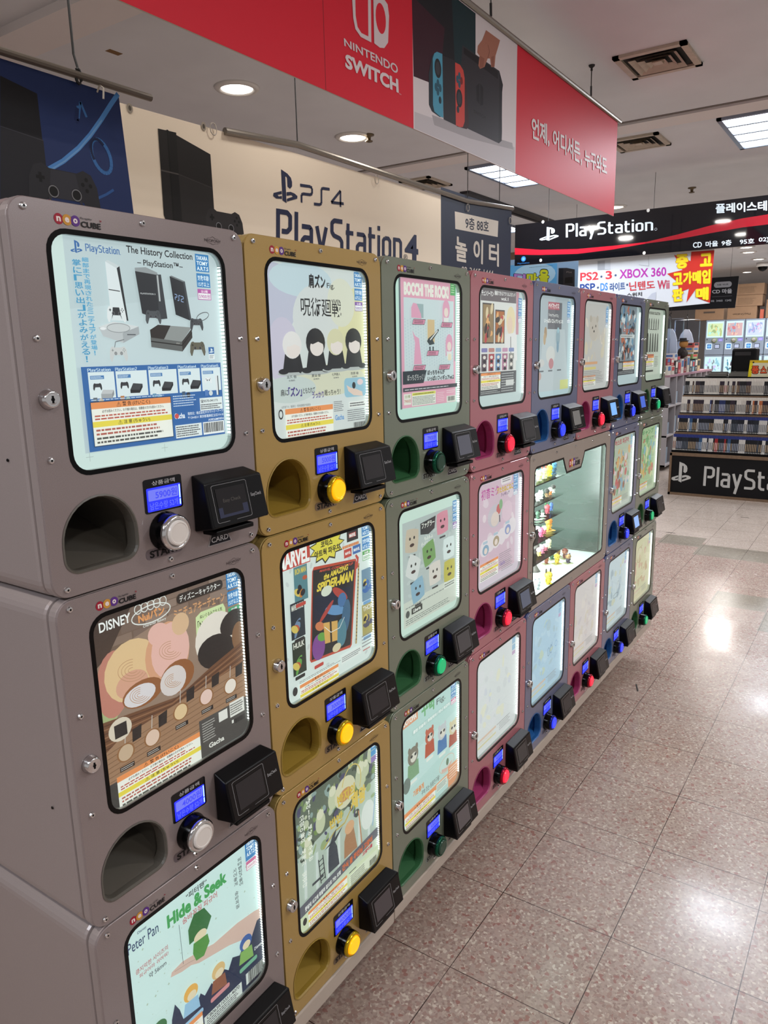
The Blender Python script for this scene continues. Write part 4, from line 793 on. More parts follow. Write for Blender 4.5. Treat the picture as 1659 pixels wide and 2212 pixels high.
def vent(x0, x1, y0, y1, label):
    t = thing('ceiling_vent', label, 'vent', ((x0 + x1) / 2, (y0 + y1) / 2, CEIL), 0, 'square ceiling air diffusers'); a, b = (x1 - x0) / 2, (y1 - y0) / 2
    V = mat('vent_paint', 'b8ac9a', .5, noise=.1, nscale=30)
    bm = bmesh.new()
    for q in ((-a, -a * .82, -b, b), (a * .82, a, -b, b), (-a, a, -b, -b * .82), (-a, a, b * .82, b)): box(bm, *q, -.012, 0)
    obj('frame', bm, V, t)
    bm = bmesh.new(); box(bm, -a * .82, a * .82, -b * .82, b * .82, -.002, -.001); obj('dark_backing', bm, mat('vent_dark', '15130f', .8), t)
    bm = bmesh.new()
    for s_ in (.66, .46, .26):
        for k in range(4):
            c, d = ((1, 0), (0, 1), (-1, 0), (0, -1))[k]; e, f = -d, c
            P = [Vector(((c * s_ + e * q * s_) * a, (d * s_ + f * q * s_) * b, -.016)) for q in (-1, 1)] + [Vector(((c * (s_ - .13) + e * q * (s_ - .13)) * a, (d * (s_ - .13) + f * q * (s_ - .13)) * b, -.004)) for q in (1, -1)]
            vv = [bm.verts.new(p_) for p_ in P]; bm.faces.new(vv); vv2 = [bm.verts.new(p_ + Vector((0, 0, .0015))) for p_ in P]; bm.faces.new(vv2[::-1])
    box(bm, -a * .13, a * .13, -b * .13, b * .13, -.014, -.003); obj('blades', bm, V, t)
vent(2.9, 3.21, -.03, .265, 'square air vent in the ceiling at the top right'); vent(4.17, 4.48, .40, .70, 'square air vent right beside the end of the red banner')
vent(4.28, 4.62, 1.97, 2.22, 'small air vent seen between the cream and the red banner')
for x, y, lb in ((5.924, .589, 'small brass fire sprinkler on the ceiling above the black banner'), (3.2, 1.72, 'small sprinkler beside the second downlight')):
    bm = bmesh.new(); lathe(bm, [(.03, 0), (.03, -.006), (.012, -.01), (.01, -.03), (.022, -.034), (.02, -.038)], (x, y, CEIL), n=14); tag(obj('fire_sprinkler', bm, mat('brass', '6a5c48', .35, .8), smooth=True), lb, 'sprinkler', 'ceiling sprinklers')
t = thing('dome_camera', 'white dome security camera with a black lens on the ceiling', 'security camera', (12.4, .95, CEIL))
bm = bmesh.new(); lathe(bm, [(.09, 0), (.09, -.05), (.08, -.06)], (0, 0, 0)); obj('housing', bm, WHITEP, t, smooth=True); bm = bmesh.new(); ball(bm, (0, 0, -.06), .07); obj('dome', bm, BLACKG, t)
bm = bmesh.new(); box(bm, 1.6, 1.66, 1.84, 1.87, CEIL - .001, CEIL); tag(obj('tape_mark', bm, mat('old_tape', '7a5a34', .8)), 'small brown tape remnant on the ceiling at top left', 'tape')

# ------------------------------------------------------------------ capsule machines
W = .375; H = 1.299 * W; TOP = 1.651
PAINT = {'grey': ('867a79', '968b89', '5a564f'), 'yellow': ('a88a4a', 'b39c5e', '94792f'), 'green': ('717969', '84917e', '31603c'), 'pink': ('ab6a73', 'b0737a', '9c3666'), 'blue': ('646a86', '4a5688', '225894')}
def hz(d): return H - d * W
WIN_O = rrect(.118 * W, hz(.888), .890 * W, hz(.085), .075 * W); WIN_I = inset(WIN_O, .017 * W)
def chute_outline(g=0.0):
    x0, x1, zt, zb = .062 * W - g, .358 * W + g, hz(.965) + g, hz(1.215) - g
    cx = (x0 + x1) / 2; P = []
    P += [(x0 + .02 + .02 * math.cos(a), zb + .02 + .02 * math.sin(a)) for a in [PI + k * PI / 12 for k in range(7)]]
    P += [(x1 - .02 + .02 * math.cos(a), zb + .02 + .02 * math.sin(a)) for a in [1.5 * PI + k * PI / 12 for k in range(7)]]
    rx = (x1 - x0) / 2; rz = rx * 1.02
    P += [(cx + rx * math.cos(a), zt - rz + rz * math.sin(a)) for a in [k * PI / 16 for k in range(17)]]
    return P
PG = .0018
PANEL_O = rrect(PG, PG, W - PG, H - PG, .062 * W)
MESH = {}
def shared(key, fn):
    if key not in MESH: MESH[key] = fn()
    return MESH[key]
def part(name, key, fn, mats, parent, loc=(0, 0, 0), smooth=False):
    """a part whose mesh is shared by all machines"""
    if key not in MESH:
        o = obj(name, fn(), mats, parent, smooth=smooth); MESH[key] = o.data
    else:
        o = bpy.data.objects.new(name, MESH[key]); link(o, parent)
    o.location = loc; return o

def cabinet_bm():
    bm = bmesh.new(); D = .34
    def ring(P, y): return [bm.verts.new((x, y, z)) for x, z in P]
    O = rrect(.0006, .0006, W - .0006, H - .0006, .066 * W)
    a = ring(inset(O, .006), .022); b = ring(inset(O, .0016), .024); c = ring(O, .028); d = ring(O, D - .004); e = ring(inset(O, .004), D)
    for p_, q in ((a, b), (b, c), (c, d), (d, e)):
        n = len(p_)
        for k in range(n): bm.faces.new((p_[k], p_[(k + 1) % n], q[(k + 1) % n], q[k]))
    bm.faces.new(e[::-1])
    return bm
def frame_bm():
    bm = bmesh.new(); O = rrect(.001, .001, W - .001, H - .001, .064 * W)
    def ring(P, y): return [bm.verts.new((x, y, z)) for x, z in P]
    a = ring(inset(O, .012), .0032); b = ring(inset(O, .0012), .0032); c = ring(O, .0046); d = ring(O, .017); e = ring(inset(O, .003), .021)
    for p_, q in ((a, b), (b, c), (c, d), (d, e)):
        for k in range(len(p_)): bm.faces.new((p_[k], p_[(k + 1) % len(p_)], q[(k + 1) % len(p_)], q[k]))
    return bm
def chute_bm():
    bm = bmesh.new(); P = chute_outline()
    def ring(Q, y, dz=0): return [bm.verts.new((x, y, z + dz)) for x, z in Q]
    a = ring(inset(P, -.0022), -.0008); a2 = ring(P, -.0014); b = ring(inset(P, .0018), .002); b2 = ring(inset(P, .0018), .02); c = ring(inset(P, -.006), .03); d = ring(inset(P, -.006), .15)
    for p_, q in ((a, a2), (a2, b), (b, b2), (b2, c), (c, d)):
        for k in range(len(p_)): bm.faces.new((p_[k], p_[(k + 1) % len(p_)], q[(k + 1) % len(p_)], q[k]))
    bm.faces.new(d[::-1])
    zb = hz(1.215); x0, x1 = .045 * W, .375 * W      # sloping ramp inside
    v = [bm.verts.new(q) for q in ((x0, .012, zb + .002), (x1, .012, zb + .002), (x1, .148, zb + .045), (x0, .148, zb + .045))]; bm.faces.new(v)
    return bm
def liner_bm():
    bm = bmesh.new(); Q = inset(WIN_O, .006)
    a = [bm.verts.new((x, .0035, z)) for x, z in Q]; b = [bm.verts.new((x, .014, z)) for x, z in Q]
    for k in range(len(Q)): bm.faces.new((a[k], a[(k + 1) % len(Q)], b[(k + 1) % len(Q)], b[k]))
    return bm
def led_bm():
    bm = bmesh.new(); x = .872 * W + .0015; z0, z1 = hz(.86), hz(.115); n = 52
    for k in range(n):
        z = z0 + (z1 - z0) * (k + .5) / n; box(bm, x - .0012, x, .0040, .0098, z - .0013, z + .0013)
    return bm
SCREW = lambda: (lambda bm: (lathe(bm, [(.0042, 0), (.0042, .0012), (.0034, .003), (.0018, .0034)], (0, 0, 0), 'y', 12, 0), lathe(bm, [(.0016, .0034), (.0014, .0036)], (0, 0, 0), 'y', 6, 1), bm)[-1])(bmesh.new())
def lock_bm():
    bm = bmesh.new(); lathe(bm, [(.0125, 0), (.0125, .002), (.0110, .005), (.0105, .0095), (.0092, .011), (.0074, .0102), (.006, .0105)], (0, 0, 0), 'y', 24); return bm
def keyhole_bm():
    bm = bmesh.new(); box(bm, -.0011, .0011, -.0112, -.010, -.0045, .0045); lathe(bm, [(.0024, .0105), (.0022, .0112)], (0, 0, 0), 'y', 12); return bm
def btn_base_bm():
    bm = bmesh.new(); lathe(bm, [(.0285, 0), (.0285, .002), (.0262, .008), (.0262, .020), (.0235, .0235), (.0195, .0235), (.0190, .022)], (0, 0, 0), 'y', 32, 0); return bm
def btn_ring_bm():
    bm = bmesh.new(); lathe(bm, [(.0262, .0195), (.0254, .024), (.0228, .0272), (.0200, .0268), (.0188, .0235)], (0, 0, 0), 'y', 32, 0); return bm
def btn_cap_bm():
    bm = bmesh.new(); lathe(bm, [(.0186, .021), (.0184, .0278), (.0172, .030), (.0150, .0305), (.0140, .0298)], (0, 0, 0), 'y', 32, 0); return bm
def reader_bm():
    bm = bmesh.new(); x0, x1 = .632 * W, .955 * W
    T0, B0 = hz(.955), hz(1.185); yT, yB = -.026, -.040
    P = [(x0, 0, T0), (x1 - .012, 0, T0), (x1 - .012, 0, B0), (x0, 0, B0), (x0, yT, hz(.985)), (x1, yT, hz(.985)), (x1, yB, hz(1.165)), (x0, yB, hz(1.165))]
    v = [bm.verts.new(q) for q in P]
    for f in ((0, 1, 5, 4), (1, 2, 6, 5), (2, 3, 7, 6), (3, 0, 4, 7), (4, 5, 6, 7), (3, 2, 1, 0)): bm.faces.new([v[i] for i in f])
    bmesh.ops.bevel(bm, geom=list(bm.edges), offset=.003, segments=3, affect='EDGES', profile=.6)
    box(bm, x0 + .012, x1 - .03, -.034, -.004, hz(1.2), hz(1.18), 0, .0015)
    return bm
def reader_print(parent, screen, on):
    x0, x1 = .632 * W, .955 * W; a = Vector((x0, -.026, hz(.985))); b = Vector((x0, -.040, hz(1.165))); U = Vector((1, 0, 0)); V = (a - b); Lh = V.length; V = V.normalized()
    p = Print(b + U.cross(V) * .0003, U, V, f2=lambda u, v: (u * (x1 - x0), v * Lh), eps=3e-5)
    p.poly(rrect(.03, .03, .97, .97, .05), '060608'); p.poly(rrect(.1, .1, .70, .93, .04), '8a8a8c'); p.poly(rrect(.106, .108, .694, .922, .037), '08080a')
    p.text('EasyCheck', .74, .5, .93, .6, '9a9a9c', .01); p.rect(.3, .06, .42, .14, '08080a')
    p.build('reader_face', INK_GLOSS, parent)
    q = Print(b + U.cross(V) * .0009, U, V, f2=lambda u, v: (u * (x1 - x0), v * Lh), eps=3e-5)
    q.rect(.15, .2, .65, .84, screen)
    if on == 1: q.rect(.15, .2, .65, .42, '34384e'); q.rect(.22, .26, .56, .42, screen); q.text('Easy Check', .25, .5, .55, .6, '57534f', .0)
    q.build('reader_screen', SCREENINK if on == 2 else INK_GLOSS, parent)

def lcd(parent, price):
    p = Print((0, -.0006, 0), (1, 0, 0), (0, 0, 1), f2=lambda u, v: (.402 * W + u * .181 * W, hz(1.070) + v * .130 * W), eps=3e-5)
    p.poly(rrect(0, 0, 1, 1, .07), '101014'); p.text('상품금액', .22, .8, .82, .93, 'b5b5b8', .01)
    o = p.build('price_display', INK_GLOSS, parent)
    q = Print((0, -.0012, 0), (1, 0, 0), (0, 0, 1), f2=lambda u, v: (.402 * W + u * .181 * W, hz(1.070) + v * .130 * W), eps=3e-5)
    q.poly(rrect(.06, .05, .95, .74, .03), '2530e8'); q.poly(rrect(.1, .36, .88, .68, .03), '6068d0'); q.text(price + '원', .28, .4, .85, .64, '3840d0', .02); q.text('남은수량 52개', .12, .1, .86, .31, '5560f4', .01)
    q.rect(.90, .30, .935, .70, 'b8dcf8'); q.rect(.90, .1, .935, .27, 'b8dcf8')
    q.build('display_screen', SCREENINK, o)

def logos(parent, box_=None):
    f = lambda u, v: (.155 * W + u * .175 * W, hz(.078) + v * .045 * W)
    p = Print((0, -.0004, 0), (1, 0, 0), (0, 0, 1), f2=f, eps=2e-5)
    for k, (c, t) in enumerate((('9c2034', 'n'), ('c8913c', 'e'), ('5c3484', 'o'))):
        p.ell(.1 + .17 * k, .45, .095, .38, c); p.text(t, .055 + .17 * k, .27, .145 + .17 * k, .62, 'e8dcd8', .045)
    p.text('CUBE', .55, .08, .98, .5, '1a1a1c', .03); p.text('Play together', .55, .6, .8, .78, '3a3a3c', .01); p.text('TM', .96, .6, 1.0, .75, '9c2034')
    return p
def corner_logo():
    f = lambda u, v: (.79 * W + u * .085 * W, hz(.072) + v * .03 * W)
    p = Print((0, -.0004, 0), (1, 0, 0), (0, 0, 1), f2=f, eps=2e-5)
    p.text('NEOPONY', 0, .3, 1, .66, '3c3236', .0); p.line([(.15, .75), (.35, .8), (.5, 1), (.65, .8), (.85, .75)], .03, '3c3236'); p.line([(.15, .2), (.35, .16), (.5, 0), (.65, .16), (.85, .2)], .03, '3c3236')
    return p
def labels_print(light):
    f = lambda u, v: (u * W, hz(v))
    p = Print((0, -.0004, 0), (1, 0, 0), (0, 0, 1), f2=f, eps=2e-5)
    p.rect(.388, 1.205, .565, 1.245, light, .017); p.text('START', .405, 1.24, .548, 1.211, '141214', .045)
    return p
def card_print():
    f = lambda u, v: (u * W, hz(v)); p = Print((0, -.0004, 0), (1, 0, 0), (0, 0, 1), f2=f, eps=2e-5)
    p.poly([(.725, 1.19), (.795, 1.19), (.83, 1.262), (.695, 1.262)], '9a9494'); p.poly([(.728, 1.19), (.792, 1.19), (.823, 1.259), (.702, 1.259)], '15151c'); p.text('CARD', .716, 1.25, .81, 1.228, 'c9c9cc', .01); p.poly([(.76, 1.205), (.768, 1.215), (.752, 1.215)], 'c9c9cc')
    return p
SCREWS = [(.055, .035), (.5, .033), (.945, .035), (.05, .43), (.95, .43), (.05, .82), (.95, .82), (.055, 1.264), (.5, 1.264), (.945, 1.264)]
CAPS = {'grey': ('d9d3cd', None, 0), 'yellow': ('f2a010', 'ffa408', 1.0), 'green': ('0c9c60', '10b070', .55), 'pink': ('e8203c', 'ff2038', 1.0), 'blue': ('2838e0', '2438ff', .8)}
def machine(c, r, colour, screen='16161a', on=0, lit=True):
    fn, price, what = POSTERS[(c, r)]
    where = ('in the top row', 'in the middle row', 'in the bottom row')[r]
    base, fr, ch = PAINT[colour]
    cname = {'grey': 'mauve grey', 'yellow': 'mustard yellow', 'green': 'sage green', 'pink': 'dusty pink', 'blue': 'slate blue'}[colour]
    zb = TOP - (r + 1) * H
    t = thing('capsule_vending_machine', '%s capsule vending machine %s %s' % (cname, where, what), 'vending machine', (c * W, 0, zb), 0, 'stacked capsule vending machines')
    pm = mat('panel_' + colour, base, .3, .15, .5, noise=.09, nscale=900); fm = mat('frame_' + colour, fr, .38, .2, .2, noise=.05, nscale=900); cm = mat('chute_' + colour, ch, .4)
    part('cabinet', ('cab', colour), cabinet_bm, fm, t, smooth=False); part('door_frame', ('fr', colour), frame_bm, fm, t)
    part('front_panel', ('pan', colour), lambda: plate(PANEL_O, [WIN_I, chute_outline(.0006)], 0, .0035, .0007), pm, t)
    part('prize_chute', ('ch', colour), chute_bm, cm, t)
    part('window_border', 'wb', lambda: plate(WIN_O, [WIN_I], -.0004, .001), BLACKG, t)
    part('window_surround', 'ws', liner_bm, mat('liner_white', 'c9d2ce', .5), t)
    part('led_strip', 'led', led_bm, mat('led_bead', 'ffffff', emit='f0fff8', estr=4.0), t)
    part('window_glass', 'wg', lambda: plate(inset(WIN_I, -.001), [], .0008, .0018), GLASS, t)
    p = Print((0, .0102, 0), (1, 0, 0), (0, 0, 1), f2=lambda u, v: (W * (.136 + .736 * u), hz(.103 + .767 * v)), eps=1.2e-5); p.vd = -1; fn(p); p.build('poster', LIT, t)
    part('logo_print', 'logo', lambda: None, None, t) if 'logo' in MESH else MESH.setdefault('logo', logos(t).build('logo_print', INK, t).data)
    part('corner_emblem', 'corner', lambda: None, None, t) if 'corner' in MESH else MESH.setdefault('corner', corner_logo().build('corner_emblem', INK, t).data)
    kk = ('start', colour)
    if kk in MESH: part('start_label', kk, None, None, t)
    else: MESH[kk] = labels_print({'grey': '6a5f62', 'yellow': '7a6650', 'green': '7c847c', 'pink': '8c6066', 'blue': '6c6c84'}[colour]).build('start_label', INK, t).data
    if 'card' in MESH: part('card_label', 'card', None, None, t)
    else: MESH['card'] = card_print().build('card_label', INK, t).data
    lcd(t, price)
    l = part('lock', 'lock', lock_bm, CHROME, t, (.066 * W, 0, hz(.622)), True); part('keyhole', 'key', keyhole_bm, BLACK, l)
    bx = (.488 * W, 0, hz(1.148))
    b = part('start_button', 'bb', btn_base_bm, BLACKG, t, bx, True)
    rm = CHROME if colour == 'grey' else mat('ring_' + colour, {'yellow': 'c9a818', 'green': '0a5038', 'pink': 'a01830', 'blue': '1a2070'}[colour], .12, .7)
    part('button_ring', ('br', colour), btn_ring_bm, rm, b, smooth=True)
    cc, ce, cs = CAPS[colour]
    part('button_cap', ('bc', colour, lit), btn_cap_bm, mat('cap_%s_%d' % (colour, lit), cc if lit else '123c2c', .25, emit=ce if (ce and lit) else None, estr=cs), b)
    rd = part('card_reader', 'rd', reader_bm, BLACK, t); reader_print(rd, screen, on)
    for u, d in SCREWS: part('screw', 'screw', SCREW, [CHROME, BLACK], t, (u * W, 0, hz(d)), False)
    if c == 0:
        bm = bmesh.new(); lathe(bm, [(.0022, 0), (.002, .0008)], (0, 0, 0), n=10); h_ = obj('side_hole', bm, BLACK, t, (-.0003, .062, H - .822 * W)); h_.rotation_euler = (0, -PI / 2, 0)
        if r == 0:
            q_ = [(0.1955,-0.0171)][0]; bm = bmesh.new(); lathe(bm, [(.006, 0), (.006, .003), (.004, .005)], (0, 0, 0), n=12); obj('top_bolt', bm, CHROME, t, (q_[0] * W, .03, H - .001), True)
    return t
G = {0: ('grey', 'grey', 'grey'), 1: ('yellow',) * 3, 2: ('green',) * 3, 3: ('pink',) * 3, 4: ('blue', None, 'blue'), 5: ('pink', None, 'pink'), 6: ('blue',) * 3, 7: ('green',) * 3}
SCR = {(0, 0): ('1e1c1e', 1), (4, 0): ('7c7c7a', 0), (5, 0): ('6c9cd8', 2), (6, 0): ('3c58b0', 2), (3, 1): ('5c6478', 0), (6, 1): ('7c9cd0', 2), (2, 0): ('5a5c68', 0), (2, 1): ('4a484a', 0), (1, 2): ('4c4648', 0), (2, 2): ('5c5658', 0), (3, 2): ('3c3a3a', 0)}
for c in range(8):
    for r in range(3):
        if G[c][r]: machine(c, r, G[c][r], *SCR.get((c, r), ('2a282a', 0)), lit=(c, r) not in ((2, 2), (2, 0)))

# bolt heads on top of the first machine's body and the small vent holes are left to the cabinets
# ------------------------------------------------------------------ rolling bases under the stacks
ZB = TOP - 3 * H
for k in range(4):
    t = thing('rolling_base', 'beige steel base under the %s pair of stacks' % ('mauve and mustard', 'green and pink', 'blue and pink', 'far blue and green')[k], 'rolling base', (k * 2 * W, 0, 0), 0, 'beige rolling bases')
    bm = bmesh.new(); box(bm, .0012, 2 * W - .0012, -.002, .36, ZB - .036 - (.004 if k == 0 else 0), ZB - .0005, 0, .003); obj('base_plate', bm, mat('beige_steel', 'b4a89c', .45, .1, noise=.03, nscale=500), t)
    for x in (.08, 2 * W - .08):
        for y in (.17, .30):
            bm = bmesh.new(); tube(bm, [(x, y, ZB - .037), (x, y, .095)], .016, 10); box(bm, x - .02, x + .02, y - .018, y - .012, .03, .1); box(bm, x - .02, x + .02, y + .012, y + .018, .03, .1); c_ = obj('caster', bm, BLACK, t)
            bm = bmesh.new(); lathe(bm, [(.03, -.011), (.035, -.006), (.035, .006), (.03, .011)], (x, y, .0352), 'y', 20); obj('wheel', bm, mat('rubber', '17171a', .6), c_)
# ------------------------------------------------------------------ the glass showcase between the blue and pink machines
SX, SZ = 4 * W, TOP - 2 * H
sc_ = thing('display_case', 'beige framed glass display case with toy figures, set among the vending machines', 'display case', (SX, 0, SZ))
SW = 2 * W
beige = mat('case_frame', '968b82', .4, .15, .2, noise=.05, nscale=700)
PO = rrect(.0018, .0018, SW - .0018, H - .0018, .062 * W)
x0, x1, z0, z1 = .10 * W, 1.87 * W, .105 * W, H - .115 * W
nx0, nx1, nd = .72 * W, 1.25 * W, .135 * W
r_ = .05 * W
def arc(cx, cz, a0, a1, r, n=5): return [(cx + r * math.cos(a0 + (a1 - a0) * k / n), cz + r * math.sin(a0 + (a1 - a0) * k / n)) for k in range(n + 1)]
WI = arc(x0 + r_, z0 + r_, PI, 1.5 * PI, r_) + arc(x1 - r_, z0 + r_, 1.5 * PI, 2 * PI, r_) + arc(x1 - r_, z1 - r_, 0, .5 * PI, r_) + \
     [(nx1, z1), (nx1 - .05 * W, z1 - nd + .02), (nx1 - .09 * W, z1 - nd), (nx0 + .09 * W, z1 - nd), (nx0 + .05 * W, z1 - nd + .02), (nx0, z1)] + \
     arc(x0 + r_, z1 - r_, .5 * PI, PI, r_) + [(x0, .56 * H), (x0 + .012, .54 * H), (x0 + .012, .46 * H), (x0, .44 * H)]
obj('front_frame', plate(PO, [inset(WI, -.002)], 0, .0035, .0007), beige, sc_)
obj('gasket', plate(inset(WI, -.002), [inset(WI, .0035)], -.0004, .002), BLACKG, sc_)
obj('glass_pane', plate(inset(WI, -.001), [], .0008, .0022), GLASS, sc_)
bm = bmesh.new(); O = rrect(.001, .001, SW - .001, H - .001, .066 * W)
ra = [bm.verts.new((x, .0036, z)) for x, z in O]; rb = [bm.verts.new((x, .34, z)) for x, z in O]
for k in range(len(O)): bm.faces.new((ra[k], ra[(k + 1) % len(O)], rb[(k + 1) % len(O)], rb[k]))
obj('case_shell', bm, beige, sc_)
bm = bmesh.new(); a, b = .03, SW - .02
for q in ((a, b, .335, .338, .02, H - .02), (a, b, .004, .335, .018, .022), (a, b, .004, .335, H - .024, H - .02), (a - .002, a, .004, .335, .02, H - .02), (b, b + .002, .004, .335, .02, H - .02)): box(bm, *q)
obj('lining', bm, mat('case_lining', 'd8e4de', .5), sc_)
bm = bmesh.new()
for k in range(36): box(bm, .05 + k * .0185, .056 + k * .0185, .012, .02, H - .0275, H - .0245)
obj('led_strip', bm, MATS['led_bead'], sc_)
l = bpy.data.lights.new('case_glow', 'AREA'); l.shape = 'RECTANGLE'; l.size = .66; l.size_y = .26; l.energy = 2.2; l.color = (.9, 1, .97)
o = bpy.data.objects.new('case_glow', l); link(o, sc_); o.location = (.37, .16, H - .03)
l = bpy.data.lights.new('case_side_fill', 'AREA'); l.shape = 'RECTANGLE'; l.size = .38; l.size_y = .22; l.energy = 5.0; l.color = (.9, 1, .97)  # unseen fill light added to brighten the right wall of the case
o = bpy.data.objects.new('case_side_fill', l); link(o, sc_); o.location = (.034, .15, H * .5); o.rotation_euler = (0, -PI / 2, 0)
p = Print((0, -.0006, 0), (1, 0, 0), (0, 0, 1), f2=lambda u, v: (nx0 + .13 * W + u * .28 * W, z1 - nd + .025 * W + v * .10 * W), eps=2e-5)
for k, (c, t_) in enumerate((('9c2034', 'n'), ('c8913c', 'e'), ('5c3484', 'o'))): p.ell(.1 + .17 * k, .45, .095, .38, c); p.text(t_, .055 + .17 * k, .27, .145 + .17 * k, .62, 'e8dcd8', .045)
p.text('CUBE', .55, .08, .98, .5, '1a1a1c', .03); p.text('Play together', .55, .62, .8, .8, '3a3a3c', .01); p.build('logo_print', INK, sc_)
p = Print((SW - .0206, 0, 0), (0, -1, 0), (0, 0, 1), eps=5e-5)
p.text('N', -.20, H * .60, -.27, H * .78, '9fbab2', .06); p.text('I', -.225, H * .42, -.235, H * .54, '9fbab2', .05); p.text('A', -.265, H * .22, -.195, H * .36, '9fbab2', .05); p.build('reflected_letters', INK, sc_)  # letters paint a glass reflection of an unseen sign onto the side wall
for u, d in [(.07, .045), (.55, .045), (1.0, .045), (1.45, .045), (1.93, .045), (.055, .55), (1.945, .45), (.055, .95), (1.945, .95), (.07, 1.255), (.5, 1.255), (1.0, 1.255), (1.5, 1.255), (1.93, 1.255)]:
    part('screw', 'screw', SCREW, None, sc_, (u * W, 0, H - d * W))
l_ = part('lock', 'lock', lock_bm, CHROME, sc_, (.055 * W, 0, H * .5)); part('keyhole', 'key', keyhole_bm, BLACK, l_)
ACR = glass('acrylic', 'f2f8f5', 1.08, .05)
shelf_z = [.385, .322, .262, .200, .136]
for k, z in enumerate(shelf_z):
    bm = bmesh.new(); box(bm, .031, (.35, .31, .335, .33, .345)[k], .012, .085, z - .004, z, 0); obj('acrylic_shelf', bm, ACR, sc_)
bm = bmesh.new(); box(bm, SW - .045, SW - .04, .02, .3, .03, H - .04); box(bm, SW - .05, SW - .035, .018, .024, .03, H - .04); obj('sliding_glass_edge', bm, mat('glass_edge', '3c4a46', .2), sc_)

def toy(x, y, z, s, body, head, acc, label, ears=0, hat=None, base=None, grp='toy figures in the display case', rz=-.5):
    """generic little vinyl figure: feet, body, arms, head, ears or hat"""
    t = thing('toy_figure', label, 'toy figure', (SX + x, y, SZ + z), rz, grp)
    B = mat('toy_' + body, body, .35); Hd = mat('toy_' + head, head, .35); A = mat('toy_' + acc, acc, .35)
    zz = 0
    if base:
        bm = bmesh.new(); box(bm, -s * .42, s * .42, -s * .35, s * .35, 0, s * .06); obj('stand', bm, mat('toy_' + base, base, .4), t); zz = s * .06
    bm = bmesh.new(); ball(bm, (0, 0, zz + s * .28), s * .23, 1, .9, 1.15)
    for k in (-1, 1): ball(bm, (k * s * .13, -s * .1, zz + s * .07), s * .1, 1, 1.3, .7); ball(bm, (k * s * .24, -s * .05, zz + s * .34), s * .08, .8, .8, 1.5)
    obj('body', bm, B, t)
    bm = bmesh.new(); ball(bm, (0, -s * .02, zz + s * .68), s * .29, 1.08, 1, .95); h_ = obj('head', bm, Hd, t)
    bm = bmesh.new()
    for k in (-1, 1): ball(bm, (k * s * .11, -s * .29, zz + s * .70), s * .03, 1, .6, 1.3, 0, 1)
    obj('eyes', bm, BLACK, h_)
    if ears:
        bm = bmesh.new()
        for k in (-1, 1): ball(bm, (k * s * .2, 0, zz + s * (.92 if ears == 1 else 1.0)), s * .1, .8, .5, 1 if ears == 1 else 1.9)
        obj('ears', bm, A, h_)
    if hat:
        bm = bmesh.new(); lathe(bm, [(s * .34, 0), (s * .34, s * .03), (s * .2, s * .05), (s * .18, s * .16), (s * .05, s * .2)], (0, 0, zz + s * .82), n=14); obj('hat', bm, mat('toy_' + hat, hat, .4), h_)
